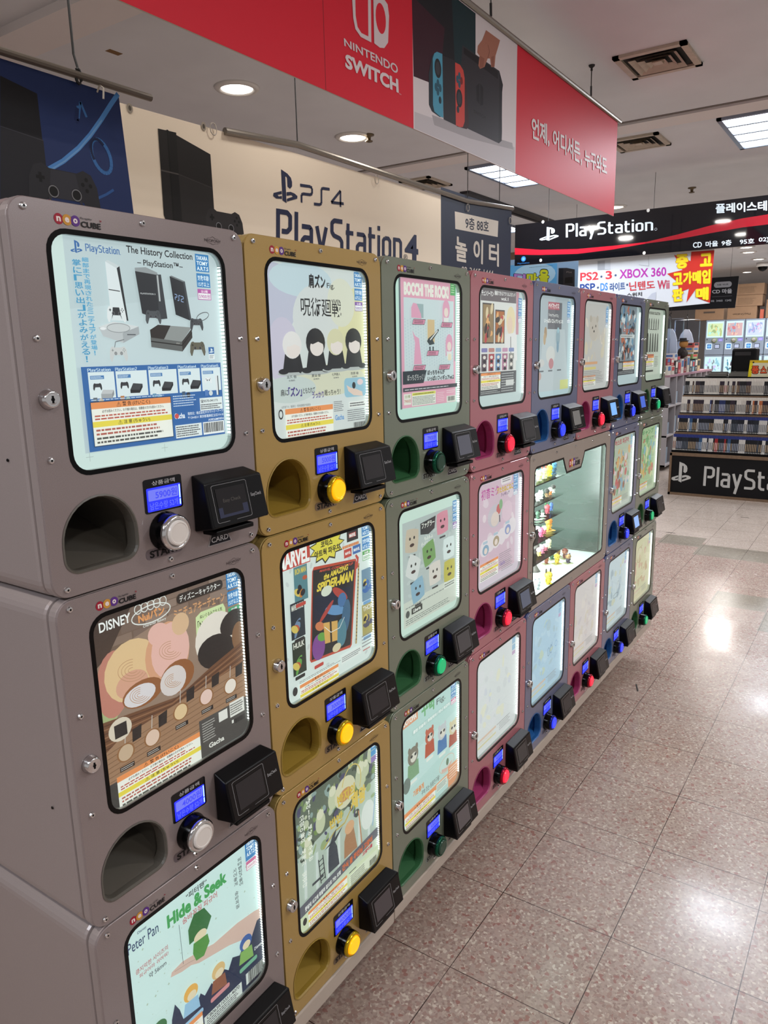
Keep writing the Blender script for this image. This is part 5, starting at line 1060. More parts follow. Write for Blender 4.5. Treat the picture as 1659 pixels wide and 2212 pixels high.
T_ = [ # x, y, z, size, body, head, accent, label, ears, hat, base
 (.05, .05, .352, .05, 'c9d08c', 'd5d8a0', '7cb0c8', 'pale yellow toy with blue ears, far left of the top shelf', 1, None, None),
 (.092, .055, .352, .05, 'd0d094', 'd9cf90', 'd0504c', 'pale yellow toy with red ears, second on the top shelf', 2, None, None),
 (.135, .06, .352, .054, 'd2c832', 'd6cc38', '2a2a28', 'bright yellow toy with black ears on the top shelf', 2, None, None),
 (.178, .07, .352, .06, '3c6484', '4f88b0', '3a5c7c', 'blue toy at the right end of the top shelf', 1, None, None),
 (.045, .05, .272, .038, 'd3d5d0', 'dcdedb', 'c98a5c', 'white lying toy on the second shelf, far left', 0, None, None), (.078, .06, .272, .04, 'd5d6d3', 'd9dbd8', 'b0b4b8', 'white toy second on the second shelf', 1, None, None),
 (.112, .05, .272, .04, '8a6a4c', '2c2a2a', 'c9a080', 'black and brown toy in the middle of the second shelf', 0, None, None), (.148, .06, .272, .036, 'd0783c', 'd6d3cc', '3a3a3c', 'orange and white toy on the second shelf', 0, None, None), (.182, .07, .272, .04, 'cfd0ce', '2f2d2c', '2f2d2c', 'toy with a black head at the right end of the second shelf', 0, None, None),
 (.05, .05, .195, .036, '3a5c48', '2c4a3a', '22302a', 'dark green toy on the third shelf', 0, None, 'c9cfca'), (.095, .06, .195, .032, 'd0d5c8', '3c4a44', '2c2a2a', 'white and dark toy on the third shelf', 0, None, 'd3d8d0'), (.135, .065, .195, .044, 'a8384a', 'b8404c', '2c6c3c', 'red toy with green leaves on the third shelf', 2, None, None), (.18, .08, .195, .038, '3c5c9c', '4468a8', '2a4074', 'blue toy at the right end of the third shelf', 1, None, None),
 (.075, .05, .128, .044, 'b8486c', 'c9587c', 'd8a8b4', 'pink toy on the fourth shelf, left', 1, None, None), (.11, .06, .128, .04, 'b04a5c', 'd3cfc4', '5c8c54', 'pink and white toy on the fourth shelf', 1, None, None), (.155, .07, .128, .058, 'd39a3c', 'd07c24', 'c9a838', 'orange round headed toy on the fourth shelf', 1, None, 'cfa050'),
 (.075, .06, .072, .04, 'c9a85c', 'd0a0b0', 'b86c8c', 'pink and yellow toy on the lowest shelf, left', 0, None, None), (.105, .065, .072, .042, 'b0607c', 'c98ca0', 'd5b0bc', 'rose pink toy on the lowest shelf, middle', 1, None, None), (.138, .07, .072, .036, 'a8485c', 'cfd0c4', 'b8b8b0', 'dark pink toy on the lowest shelf', 0, None, None), (.17, .08, .072, .046, 'cfc4a0', 'd5cdb0', '3c3a34', 'cream toy with a dark ear at the right end of the lowest shelf', 1, None, None),
 (.165, .13, .022, .05, '8c4a34', '945038', '6c3a28', 'reddish brown toy on a small stand, front left of the group on the floor', 0, None, 'a8a884'), (.215, .15, .022, .055, '3f6c54', '4c7c60', '2f5440', 'green toy on a small stand behind the yellow one', 0, None, 'a8a884'),
 (.235, .11, .022, .058, 'c9a838', 'd0b440', '6c5a28', 'yellow and brown toy on a small stand in front', 0, 'd0b440', 'a8a060'), (.265, .18, .022, .05, '7c5c3c', 'a8844c', '5c3c2c', 'small tan toy on a stand at the back of the group', 0, None, 'a8a884'), (.305, .16, .022, .06, '6c3c34', 'a8705c', '50302c', 'dark red toy with a brown hat on a stand', 0, '7c3c30', 'a8a884'), (.32, .12, .022, .058, '3c3448', 'a07c54', '5c4a6c', 'purple and brown toy on a stand at the right end of the group', 1, None, 'a8a884'),
 (.13, .045, .022, .075, 'c9a828', 'd0b034', '3a3020', 'yellow seated toy with dark ears at the bottom left', 2, None, None), (.07, .03, .022, .06, '8a9098', 'a8aeb4', '70767c', 'grey and white toy at the bottom left corner', 1, None, None), (.06, .10, .022, .09, '4c4644', '8c8482', '3c3634', 'dark brown toy behind the grey one at the bottom left', 0, None, None)]
ZM = {.352: .385, .272: .322, .195: .262, .128: .200, .072: .136}
GP = {21: (.474, .13), 22: (.54, .135), 23: (.495, .098), 24: (.59, .13), 25: (.575, .098), 26: (.522, .066)}
BT = {27: (.255, .035), 28: (.185, .045), 29: (.20, .095)}
for i_, a_ in enumerate(T_, 1):
    a_ = list(a_)
    if a_[2] in ZM: a_[0] = .15 + (a_[0] - .045) * 1.12; a_[1] = .036 + (a_[1] - .05) * .5; a_[2] = ZM[a_[2]]; a_[3] *= .74
    elif i_ in GP: a_[0], a_[1] = GP[i_]; a_[3] *= .62
    elif i_ in BT: a_[0], a_[1] = BT[i_]; a_[3] *= .62
    toy(*a_)
t = thing('toy_figure', 'tall white figure with a grey skirt standing behind the case lock', 'toy figure', (SX + .37, .13, SZ + .022), -.6, 'toy figures in the display case')
bm = bmesh.new(); lathe(bm, [(.020, 0), (.014, .008), (.007, .02), (.007, .045), (.022, .05), (.015, .09), (.008, .105)], (0, 0, 0), n=16); obj('skirt', bm, mat('toy_dark_grey', '55504e', .6), t, smooth=True)
bm = bmesh.new(); ball(bm, (0, 0, .132), .029, 1, .9, 1.15); hh = obj('head', bm, mat('toy_pinkwhite', 'd8ccd0', .4), t)
bm = bmesh.new(); [ball(bm, (k * .011, -.025, .14), .006, .4, .4, 1.4) for k in (-1, 1)]; obj('eyes', bm, BLACK, hh)

# ------------------------------------------------------------------ hanging banners
WIRE = mat('black_wire', '18181a', .6); ROD = mat('steel_rod', '8a837a', .35, .85); BOARD = mat('board_back', 'c9c2ba', .6)
def banner_y(name, label, y, xl, xr, zb_, zt, art, grp=None, ink=INK, th=.004, cat='banner', quad=None):
    t = thing(name, label, cat, ((xl + xr) / 2, y, zt), 0, grp); bx = (xl + xr) / 2
    L = quad or [(xl, zb_), (xr, zb_), (xr, zt), (xl, zt)]
    bm = bmesh.new(); a = [bm.verts.new((x - bx, .0, z - zt)) for x, z in L]; b = [bm.verts.new((x - bx, th, z - zt)) for x, z in L]
    bm.faces.new(a); bm.faces.new(b[::-1]); [bm.faces.new((a[k], a[(k + 1) % len(L)], b[(k + 1) % len(L)], b[k])) for k in range(len(L))]
    obj('board', bm, BOARD, t)
    p = yprint(-.0004); p.O = Vector((-bx, -.0004, -zt)); art(p, L); p.build('printed_face', ink, t)
    return t
def banner_x(name, label, x, yl, yr, zb_, zt, art, ink=INK, th=.004, cat='sign', quad=None, grp=None):
    """board across the aisle; art coordinates are (-y, z)"""
    t = thing(name, label, cat, (x, (yl + yr) / 2, zt), 0, grp); by = (yl + yr) / 2
    L = quad or [(-yl, zb_), (-yr, zb_), (-yr, zt), (-yl, zt)]
    bm = bmesh.new(); a = [bm.verts.new((0, -q - by, z - zt)) for q, z in L]; b = [bm.verts.new((th, -q - by, z - zt)) for q, z in L]
    bm.faces.new(a); bm.faces.new(b[::-1]); [bm.faces.new((a[k], a[(k + 1) % len(L)], b[(k + 1) % len(L)], b[k])) for k in range(len(L))]
    obj('board', bm, BOARD, t)
    p = xprint(-.0004); p.O = Vector((-.0004, -by, -zt)); art(p, L); p.build('printed_face', ink, t)
    return t
def wire(pts, label, r=.0018, grp='black hanging wires'):
    bm = bmesh.new(); tube(bm, pts, r, 6); tag(obj('hanging_wire', bm, WIRE), label, 'wire', grp)

# --- red console banner
YR = .365
def red_art(p, L):
    p.poly(L, 'd62236')
    q = [(1.067,2.079),(1.08,2.286),(1.471,2.089),(2.171,2.109),(2.155,2.478),(1.466,2.413)]
    xs0, xs1, xs2 = q[0][0], q[2][0], q[3][0]; zt, zb_ = L[2][1], L[0][1]
    p.line([(xs0, zb_), (xs0, zt)], .0025, '8c1a26')
    # white panel with the console picture
    p.poly([(xs1, zb_), (xs2, zb_), (xs2, zt), (xs1, zt)], 'dcd6d8')
    p.poly([(1.474,2.224),(1.855,2.255),(1.852,2.503),(1.47,2.505)], '17191f'); p.poly([(1.474,2.224),(1.624,2.235),(1.653,2.401),(1.469,2.426)], '3a1826'); p.poly([(1.724,2.245),(1.855,2.255),(1.852,2.503),(1.696,2.501)], '123036')
    p.poly([(1.477,2.133),(2.162,2.172),(2.166,2.09),(1.476,2.089)], 'c4c0c4'); p.poly([(1.575,2.147),(1.832,2.158),(2.141,2.182),(2.151,2.162),(1.817,2.131),(1.588,2.122)], 'a8a4a8')
    # dock
    p.poly([(1.764,2.387),(2.029,2.385),(2.053,2.345),(2.053,2.222),(2.053,2.172),(2.032,2.159),(1.783,2.157),(1.756,2.324)], '2f2d33'); p.poly([(1.773,2.384),(2.017,2.38),(2.019,2.357),(1.774,2.366)], '131318'); p.poly([(2.029,2.385),(2.058,2.35),(2.05,2.313),(2.055,2.201),(2.053,2.171),(2.028,2.16)], '1e1d22')
    p.poly([(1.859,2.296),(1.881,2.31),(1.883,2.247),(1.862,2.254)], '17161b'); p.poly([(1.887,2.31),(1.909,2.304),(1.909,2.252),(1.888,2.245)], '17161b'); p.text('SWITCH', 0, 0, 0, 0, '1a191e', .02, quad=[(1.842,2.213),(1.927,2.212),(1.927,2.222),(1.842,2.223)])
    # hand lifting the console
    SK = 'a8705c'
    p.poly([(1.926,2.478),(2.031,2.479),(2.015,2.451),(1.998,2.423),(1.991,2.387),(1.966,2.38),(1.957,2.403),(1.94,2.399),(1.917,2.367),(1.885,2.353),(1.873,2.359),(1.881,2.39),(1.864,2.395),(1.868,2.415),(1.899,2.441)], SK)
    for s_ in ([(1.884,2.391),(1.916,2.392),(1.909,2.365),(1.881,2.354)], [(1.965,2.41),(1.987,2.42),(1.987,2.387),(1.969,2.382)]): p.poly(s_, '935c4a')
    p.line([(1.94,2.439),(1.953,2.423),(1.94,2.399)], .003, '7c4c40')
    # console body
    p.poly([(1.606,2.324),(1.637,2.328),(1.642,2.158),(1.622,2.151),(1.575,2.156),(1.558,2.17),(1.558,2.253),(1.577,2.305)], '26333c'); p.poly([(1.637,2.323),(1.72,2.331),(1.724,2.15),(1.645,2.15)], '2b2a30')
    p.poly([(1.72,2.325),(1.77,2.321),(1.793,2.27),(1.809,2.169),(1.794,2.154),(1.727,2.148)], '3a2226')
    p.poly([(1.581,2.299),(1.59,2.315),(1.606,2.324),(1.638,2.327),(1.643,2.154),(1.622,2.153),(1.589,2.159),(1.581,2.175)], '4f9cb8'); p.poly([(1.717,2.326),(1.748,2.328),(1.77,2.318),(1.779,2.298),(1.78,2.173),(1.768,2.155),(1.749,2.15),(1.722,2.15)], 'cf4a42')
    for s_ in ([(1.611,2.281),(1.744,2.232)],):
        for a, b in s_: p.ell(a, b, .020, .026, '23262b'); p.ell(a, b, .013, .018, '3a3d44')
    for a, b in [(1.611,2.241),(1.61,2.218),(1.599,2.228),(1.624,2.231),(1.744,2.295),(1.744,2.272),(1.731,2.283),(1.758,2.285)]: p.ell(a, b, .008, .011, '2c5a6c' if a < 1.75 else '7c2826')
    for a, b in [(1.623,2.198),(1.735,2.198)]: p.ell(a, b, .008, .010, '233a44')
    # emblem and name of the console
    E_ = [(1.185,2.35),(1.263,2.25),(1.282,2.383),(1.347,2.259),(1.312,2.321)]
    p.poly([(1.184,2.336),(1.267,2.353),(1.265,2.249),(1.218,2.248),(1.195,2.259),(1.187,2.282)], 'd9cdd0'); p.poly([(1.198,2.34),(1.254,2.349),(1.252,2.259),(1.221,2.258),(1.205,2.267),(1.198,2.29)], 'd62236')
    p.poly([(1.278,2.367),(1.324,2.372),(1.345,2.363),(1.351,2.338),(1.344,2.272),(1.325,2.253),(1.304,2.248),(1.278,2.251)], 'd9cdd0'); a, b = [(1.311,2.319)][0]; p.ell(a, b, .024, .036, 'd62236')
    p.text('NINTENDO', 0, 0, 0, 0, 'd9cdd0', .02, quad=[(1.146,2.207),(1.391,2.207),(1.389,2.23),(1.145,2.224)])
    p.text('SWITCH', 0, 0, 0, 0, 'e0d4d6', .045, quad=[(1.147,2.158),(1.393,2.16),(1.391,2.195),(1.149,2.191)])
    p.text('TM', 0, 0, 0, 0, 'd9cdd0', .0, quad=[(1.394,2.158),(1.405,2.158),(1.405,2.161),(1.394,2.161)])
    for t_, q in (('언제,', [(2.308,2.227),(2.483,2.234),(2.478,2.313),(2.304,2.306)]), ('어디서든,', [(2.518,2.237),(2.853,2.23),(2.843,2.321),(2.513,2.309)]), ('누구와도', [(2.886,2.236),(3.195,2.246),(3.184,2.327),(2.879,2.304)])):
        p.text(t_, 0, 0, 0, 0, 'e4dcdc', .03, quad=q)
LR = [(0.4581,2.082),(1.463,2.085),(3.32,2.094),(3.332,2.507),(2.155,2.478),(1.927,2.525)]
zrb, zrt, xre = sum(v[1] for v in LR[:3]) / 3, LR[3][1], (LR[2][0] + LR[3][0]) / 2
rb_ = banner_y('hanging_banner', 'long red banner with a white console picture panel and Korean slogan', YR, -.7, xre, zrb, zrt, red_art, ink=INK_SATIN)
bm = bmesh.new(); tube(bm, [(-.75, YR - .002, zrt + .008), (xre + .03, YR - .002, zrt + .008)], .010, 10); tag(obj('banner_rod', bm, ROD), 'steel rod along the top of the red banner', 'rod', 'steel banner rods')
for x, z_ in ((1.96, CEIL), (2.94, CEIL), (.6, CEIL)):
    wire([(x, YR, z_), (x + .001, YR, zrt + .07), (x - .001, YR - .002, zrt + .018)], 'short black wire from the ceiling to the rod of the red banner', .0022)
    bm = bmesh.new(); lathe(bm, [(.014, 0), (.012, -.006), (.004, -.012), (.005, -.022)], (x, YR, CEIL), n=12); tube(bm, [(x, YR, zrt + .06), (x, YR - .001, zrt + .022)], .0045, 8); tag(obj('wire_hook', bm, WIRE), 'black ceiling hook and knot above the red banner', 'hook', 'black wire hooks')

# --- cream banner with the navy end
YC = 1.0
def cream_art(p, L):
    p.poly(L, 'e4d6c2')
    a = [(2.742,2.17),(2.74,1.952),(3.531,2.212)]
    xn = a[0][0]; z0 = L[0][1]; zt = L[2][1]
    p.poly([(xn, z0), (L[1][0], z0), (L[2][0], L[2][1]), (xn, zt)], '20263a')
    q = [(2.883,2.042),(3.358,2.055),(3.364,2.137),(2.878,2.122)]; p.poly(q, 'd0c7bb')
    p.text('9층 88호', 0, 0, 0, 0, '2a2c3a', .02, quad=[(2.987,2.054),(3.25,2.064),(3.249,2.123),(2.987,2.112)])
    p.text('놀', 0, 0, 0, 0, 'd0c7bb', .03, quad=[(2.883,1.894),(3.007,1.893),(3.006,2.007),(2.883,2.011)]); p.text('이', 0, 0, 0, 0, 'd0c7bb', .03, quad=[(3.076,1.907),(3.182,1.899),(3.185,2.022),(3.074,2.016)]); p.text('터', 0, 0, 0, 0, 'd0c7bb', .03, quad=[(3.253,1.905),(3.376,1.902),(3.373,2.022),(3.251,2.018)])
    p.text('02-3465-1444', 0, 0, 0, 0, 'c4bbb0', .01, quad=[(2.946,1.838),(3.309,1.846),(3.308,1.878),(2.946,1.873)])
    NV = '262c48'
    m_ = [(1.57,1.986),(1.69,2.094)]; ps_mark(p, m_[0][0], m_[0][1], m_[1][0] + .01, m_[1][1], NV)
    ps4_text(p, [(1.714,1.999),(1.977,2.018),(1.98,2.077),(1.718,2.058)], NV, .010)
    p.text('PlayStation', 0, 0, 0, 0, NV, .04, quad=[(1.569,1.784),(2.393,1.817),(2.398,1.982),(1.583,1.961)]); p.text('4', 0, 0, 0, 0, NV, .035, quad=[(2.417,1.858),(2.531,1.855),(2.534,1.975),(2.42,1.971)])
    p.text('®', 0, 0, 0, 0, NV, .0, quad=[(2.406,1.861),(2.44,1.86),(2.441,1.883),(2.407,1.884)])
    # the tall black console and its pad
    p.poly([(1.085,2.112),(1.111,2.113),(1.122,2.115),(1.286,2.08),(1.287,1.863),(1.096,1.841),(1.082,1.875)], '1c1a1a'); p.poly([(1.125,2.114),(1.153,2.115),(1.149,1.847),(1.114,1.843)], '0f0e0f'); p.line([(1.12,2.116),(1.118,1.844)], .006, '060606')
    p.poly([(1.15,1.998),(1.285,1.982),(1.287,1.863),(1.153,1.848)], '242222'); p.line([(1.084,1.999),(1.15,1.999)], .004, '4a4644'); p.line([(1.15,1.999),(1.286,1.981)], .003, '333030')
    c = [(1.33,1.892),(1.255,1.883),(1.413,1.903)]; gamepad(p, c[0][0], c[0][1] - .02, abs(c[2][0] - c[1][0]) * 1.02, '2a2829', '0c0b0c', '2a2829')
    for a, b in [(0.9906,2.144),(1.265,2.156)]: p.ell(a, b, .010, .013, '8f867a'); p.ell(a, b, .005, .007, '4a443c')
qc = [(0.9644,2.146),(1.366,2.159),(2.733,2.171),(3.531,2.212)]
zc0 = 1.60
xe = qc[3][0]
Lc = [(.70, zc0), (xe - .01, zc0), (xe, qc[3][1]), (qc[2][0], qc[2][1]), (qc[1][0], qc[1][1]), (.70, qc[0][1])]
def cream_wrap(p, L): cream_art(p, [L[0], L[1], L[2]] if False else L)
def cream_board(p, L):
    p.poly(L, 'e4d6c2'); cream_art_inner(p, L)
t = thing('hanging_banner', 'cream banner with a black console and navy lettering, navy panel at its right end', 'banner', (2.2, YC, 2.2))
bm = bmesh.new(); a = [bm.verts.new((x - 2.2, 0, z - 2.2)) for x, z in Lc]; b = [bm.verts.new((x - 2.2, .004, z - 2.2)) for x, z in Lc]
bm.faces.new(a); bm.faces.new(b[::-1]); [bm.faces.new((a[k], a[(k + 1) % 6], b[(k + 1) % 6], b[k])) for k in range(6)]; obj('board', bm, BOARD, t)
p = Print((-2.2, -.0004, -2.2), (1, 0, 0), (0, 0, 1), eps=3e-5)
p.poly(Lc, 'e4d6c2'); p.k = 0
cream_art(p, [(.70, zc0), (xe - .01, zc0), (xe, qc[3][1] - .0), (.70, qc[0][1])]) if False else None
def cream_core(p):
    L = [(.70, zc0), (xe - .01, zc0), (xe, qc[3][1]), (.70, qc[3][1])]
    n0 = len(p.v); cream_art(p, L)
cream_core(p)
# drop the helper's own background rectangle (first polygon it added) so the sagging top edge stays true
p.f.pop(1); p.c.pop(1)
p.build('printed_face', INK, t)
rr0 = [(1.351,2.156),(1.707,2.182),(3,2.253),(3.531,2.212)]
bm = bmesh.new(); tube(bm, [(rr0[0][0], YC - .006, rr0[0][1] + .004), (rr0[1][0], YC - .006, rr0[1][1] + .008), (rr0[2][0], YC - .006, qc[2][1] + .014), (xe, YC - .006, qc[3][1] + .01)], .011, 10); tag(obj('banner_rod', bm, ROD), 'steel rod along the top of the cream banner', 'rod', 'steel banner rods')
for x, z_ in ((rr0[1][0], rr0[1][1] + .015), (3.0, qc[2][1] + .03), (3.362, qc[3][1] + .015)):
    wire([(x, YC - .006, CEIL), (x, YC - .006, z_)], 'thin black wire from the ceiling to the cream banner rod', .0022)
for x in (1.3, 2.2, 3.0, 3.5):
    bm = bmesh.new(); P_ = [(x + .014 * math.cos(k * PI / 5), YC - .008, 2.155 + .018 * math.sin(k * PI / 5)) for k in range(11)]
    tube(bm, P_, .0018, 5, cap=False); tag(obj('cable_tie', bm, mat('white_tie', 'b0a89e', .6)), 'small white tie loop holding the cream banner to its rod', 'cable tie', 'white ties on the cream banner')

# --- blue banner, nearest on the left
YB = .8
t = thing('hanging_banner', 'dark blue banner with a black console and gamepad at the far left', 'banner', (.4, YB, 2.1))
bq = [(0.443,2.092),(0.7997,2.092),(0.8169,1.826),(0.4075,1.833)]
Lb = [(-.2, 1.70), (bq[2][0] + .004, 1.70), bq[1], (-.2, bq[1][1] + .003)]
bm = bmesh.new(); a = [bm.verts.new((x - .4, 0, z - 2.1)) for x, z in Lb]; b = [bm.verts.new((x - .4, .004, z - 2.1)) for x, z in Lb]
bm.faces.new(a); bm.faces.new(b[::-1]); [bm.faces.new((a[k], a[(k + 1) % 4], b[(k + 1) % 4], b[k])) for k in range(4)]; obj('board', bm, BOARD, t)
p = Print((-.4, -.0004, -2.1), (1, 0, 0), (0, 0, 1), eps=3e-5)
p.poly(Lb, '1c2d5c'); p.poly([(0.4973,2.058),(0.5796,2.043),(0.5813,1.823),(0.4638,1.806)], '14141a'); p.poly([(0.4838,1.956),(0.5826,1.947),(0.5824,1.823),(0.4638,1.806)], '1d1d24'); p.line([(0.4838,1.956),(0.5826,1.947)], .002, '34343c')
p.line([(0.5872,1.887),(0.6275,1.912),(0.6716,1.948),(0.7074,1.984),(0.7419,2.025),(0.7745,2.067),(0.7985,2.096)], .011, '4c84c4'); p.line([(0.5928,1.887),(0.6322,1.913),(0.6739,1.947),(0.7099,1.985),(0.7443,2.025)], .003, '6c98c8')
p.line([(0.6798,2.015),(0.689,2.052),(0.7022,2.022)], .006, '3668a4'); p.line([(0.6778,2.038),(0.6851,2.04)], .006, '3668a4'); p.line([(0.6788,2.037),(0.6742,2.009),(0.6786,2.006)], .010, '142450')
e_ = [(0.7334,1.942),(0.7075,1.964),(0.7602,1.919)]; p.ring(e_[0][0], e_[0][1], .025, .038, .009, '3668a4', .35); p.ring(e_[0][0] - .004, e_[0][1] + .004, .022, .034, .007, '101c40', .35, .5, 3.4)
p.line([(0.7052,1.84),(0.7374,1.856),(0.7597,1.87)], .006, '2c5490')
c = [(0.6244,1.849),(0.5518,1.859),(0.7049,1.859)]; gamepad(p, c[0][0], c[0][1] - .004, .175, '26262c', '0b0b0e', '303038')
p.build('printed_face', INK, t)
rb2 = [(0.444,2.099),(0.5026,2.098),(0.8906,2.107)]
bm = bmesh.new(); tube(bm, [(-.2, YB - .01, rb2[2][1] - .008), (rb2[2][0], YB - .01, rb2[2][1])], .0085, 10); tag(obj('banner_rod', bm, mat('dull_rod', '6a625a', .4, .7)), 'dull steel rod sticking out above the blue banner', 'rod', 'steel banner rods')
bw = [(0.6871,2.264),(0.68,2.109),(0.6788,2.099)]
wire([(bw[0][0] - .004, YB, CEIL), (bw[1][0], YB - .005, 2.15), (bw[1][0] + .004, YB - .012, 2.115)], 'black twisted wire above the blue banner at the top left', .0028)
bm = bmesh.new(); P_ = [(bw[1][0] + .003 + .007 * math.cos(k * PI / 6), YB - .011, 2.103 + .016 * math.sin(k * PI / 6)) for k in range(13)]; tube(bm, P_, .0035, 6, cap=False); tag(obj('wire_hook', bm, WIRE), 'black knot tying the wire to the blue banner rod', 'hook', 'black wire hooks')
hk = [(0.7426,2.095)][0]
bm = bmesh.new(); tube(bm, [(hk[0] - .003, YB - .02, hk[1] - .028), (hk[0], YB - .02, hk[1] - .004), (hk[0] - .004, YB - .012, hk[1] + .004), (hk[0] - .004, YB, hk[1] - .01)], .0022, 6); tag(obj('cable_tie', bm, MATS['white_tie']), 'white plastic hook on the blue banner rod', 'cable tie')

# ------------------------------------------------------------------ signs across the aisle
def black_art(p, L):
    p.poly(L, '0b0b0f')
    Z0 = [(-1.728,2.244),(-1.726,2.189),(-1.451,2.172),(-1.171,2.167),(-0.8361,2.175),(-0.6113,2.198),(-0.2956,2.262),(0.0573,2.29),(0.0625,2.225),(-0.2917,2.204),(-0.6107,2.187),(-0.8356,2.164),(-1.17,2.14),(-1.451,2.163)]
    p.poly([(-1.732,2.24),(-1.518,2.207),(-1.222,2.187),(-0.9537,2.186),(-0.7225,2.19),(-0.7219,2.179),(-0.9526,2.16),(-1.22,2.152),(-1.517,2.169),(-1.731,2.189)], 'b0182a')
    p.poly([(-0.7225,2.19),(-0.5035,2.22),(-0.2952,2.257),(-0.0958,2.282),(0.0573,2.29),(0.2801,2.294),(0.2857,2.231),(0.0624,2.227),(-0.0914,2.224),(-0.2918,2.207),(-0.5015,2.188),(-0.7219,2.179)], '8c1a24')
    m_ = [(-1.526,2.267),(-1.373,2.369)]; ps_mark(p, m_[0][0], m_[0][1], m_[1][0], m_[1][1], 'c3ccd2')
    p.text('PlayStation', 0, 0, 0, 0, 'c6cfd5', .02, quad=[(-1.314,2.251),(-0.6714,2.242),(-0.677,2.345),(-1.318,2.375)])
    p.ring(*[(-0.6541,2.27)][0], .008, .008, .002, 'c3ccd2')
    p.text('플레이스테이션', 0, 0, 0, 0, 'c3ccd2', .03, quad=[(-0.2645,2.331),(0.1787,2.306),(0.1733,2.37),(-0.2687,2.393)])
    p.text('CD', 0, 0, 0, 0, 'c3ccd2', .02, quad=[(-0.3959,2.121),(-0.338,2.12),(-0.3404,2.157),(-0.3982,2.157)]); p.text('마을', 0, 0, 0, 0, 'c3ccd2', .02, quad=[(-0.3139,2.118),(-0.2344,2.118),(-0.237,2.155),(-0.3164,2.156)]); p.text('9층', 0, 0, 0, 0, 'c3ccd2', .02, quad=[(-0.212,2.118),(-0.1492,2.116),(-0.1519,2.154),(-0.2145,2.153)])
    p.text('95호', 0, 0, 0, 0, 'c3ccd2', .02, quad=[(-0.0984,2.118),(-0.0098,2.116),(-0.0123,2.148),(-0.1009,2.151)]); p.text('02) 3465-1242', 0, 0, 0, 0, 'c3ccd2', .02, quad=[(0.0164,2.116),(0.2965,2.107),(0.2936,2.141),(0.0137,2.15)])
    e = [(-1.656,2.151),(-1.656,2.135)]; p.ell(e[0][0], e[0][1], .02, .02, '2c6cb0'); p.ell(e[0][0], e[0][1], .012, .012, '5f9cd8'); p.text('PlayStation', e[0][0] - .05, e[0][1] - .04, e[0][0] + .05, e[0][1] - .026, '2c5a8c', .0)
    for a, b in [(-1.501,2.409),(-0.7135,2.402),(-1.512,2.129),(-0.7265,2.116)]: p.ell(a, b, .011, .012, 'c9c4bc')
q = [(-1.731,2.421),(0.0486,2.399),(-1.73,2.12),(0.0735,2.087)]
zt5 = (q[0][1] + q[1][1]) / 2; zb5 = (q[2][1] + q[3][1]) / 2
banner_x('hanging_sign', 'long black sign with white lettering and a red swoosh hanging across the aisle', 5.2, -q[0][0], -.95, zb5, zt5, black_art, ink=mat('black_sign_gloss', attr=True, rough=.04, coat=.6), th=.012)
wq = [(-0.6771,2.412),(-1.46,2.409)]
for a, b in wq + [(-wq[0][0] * 0 + .6, zt5)]: wire([(5.206, -a, CEIL), (5.206, -a, zt5 - .005)], 'thin wire holding the long black sign', .0015, 'thin wires of the black sign')
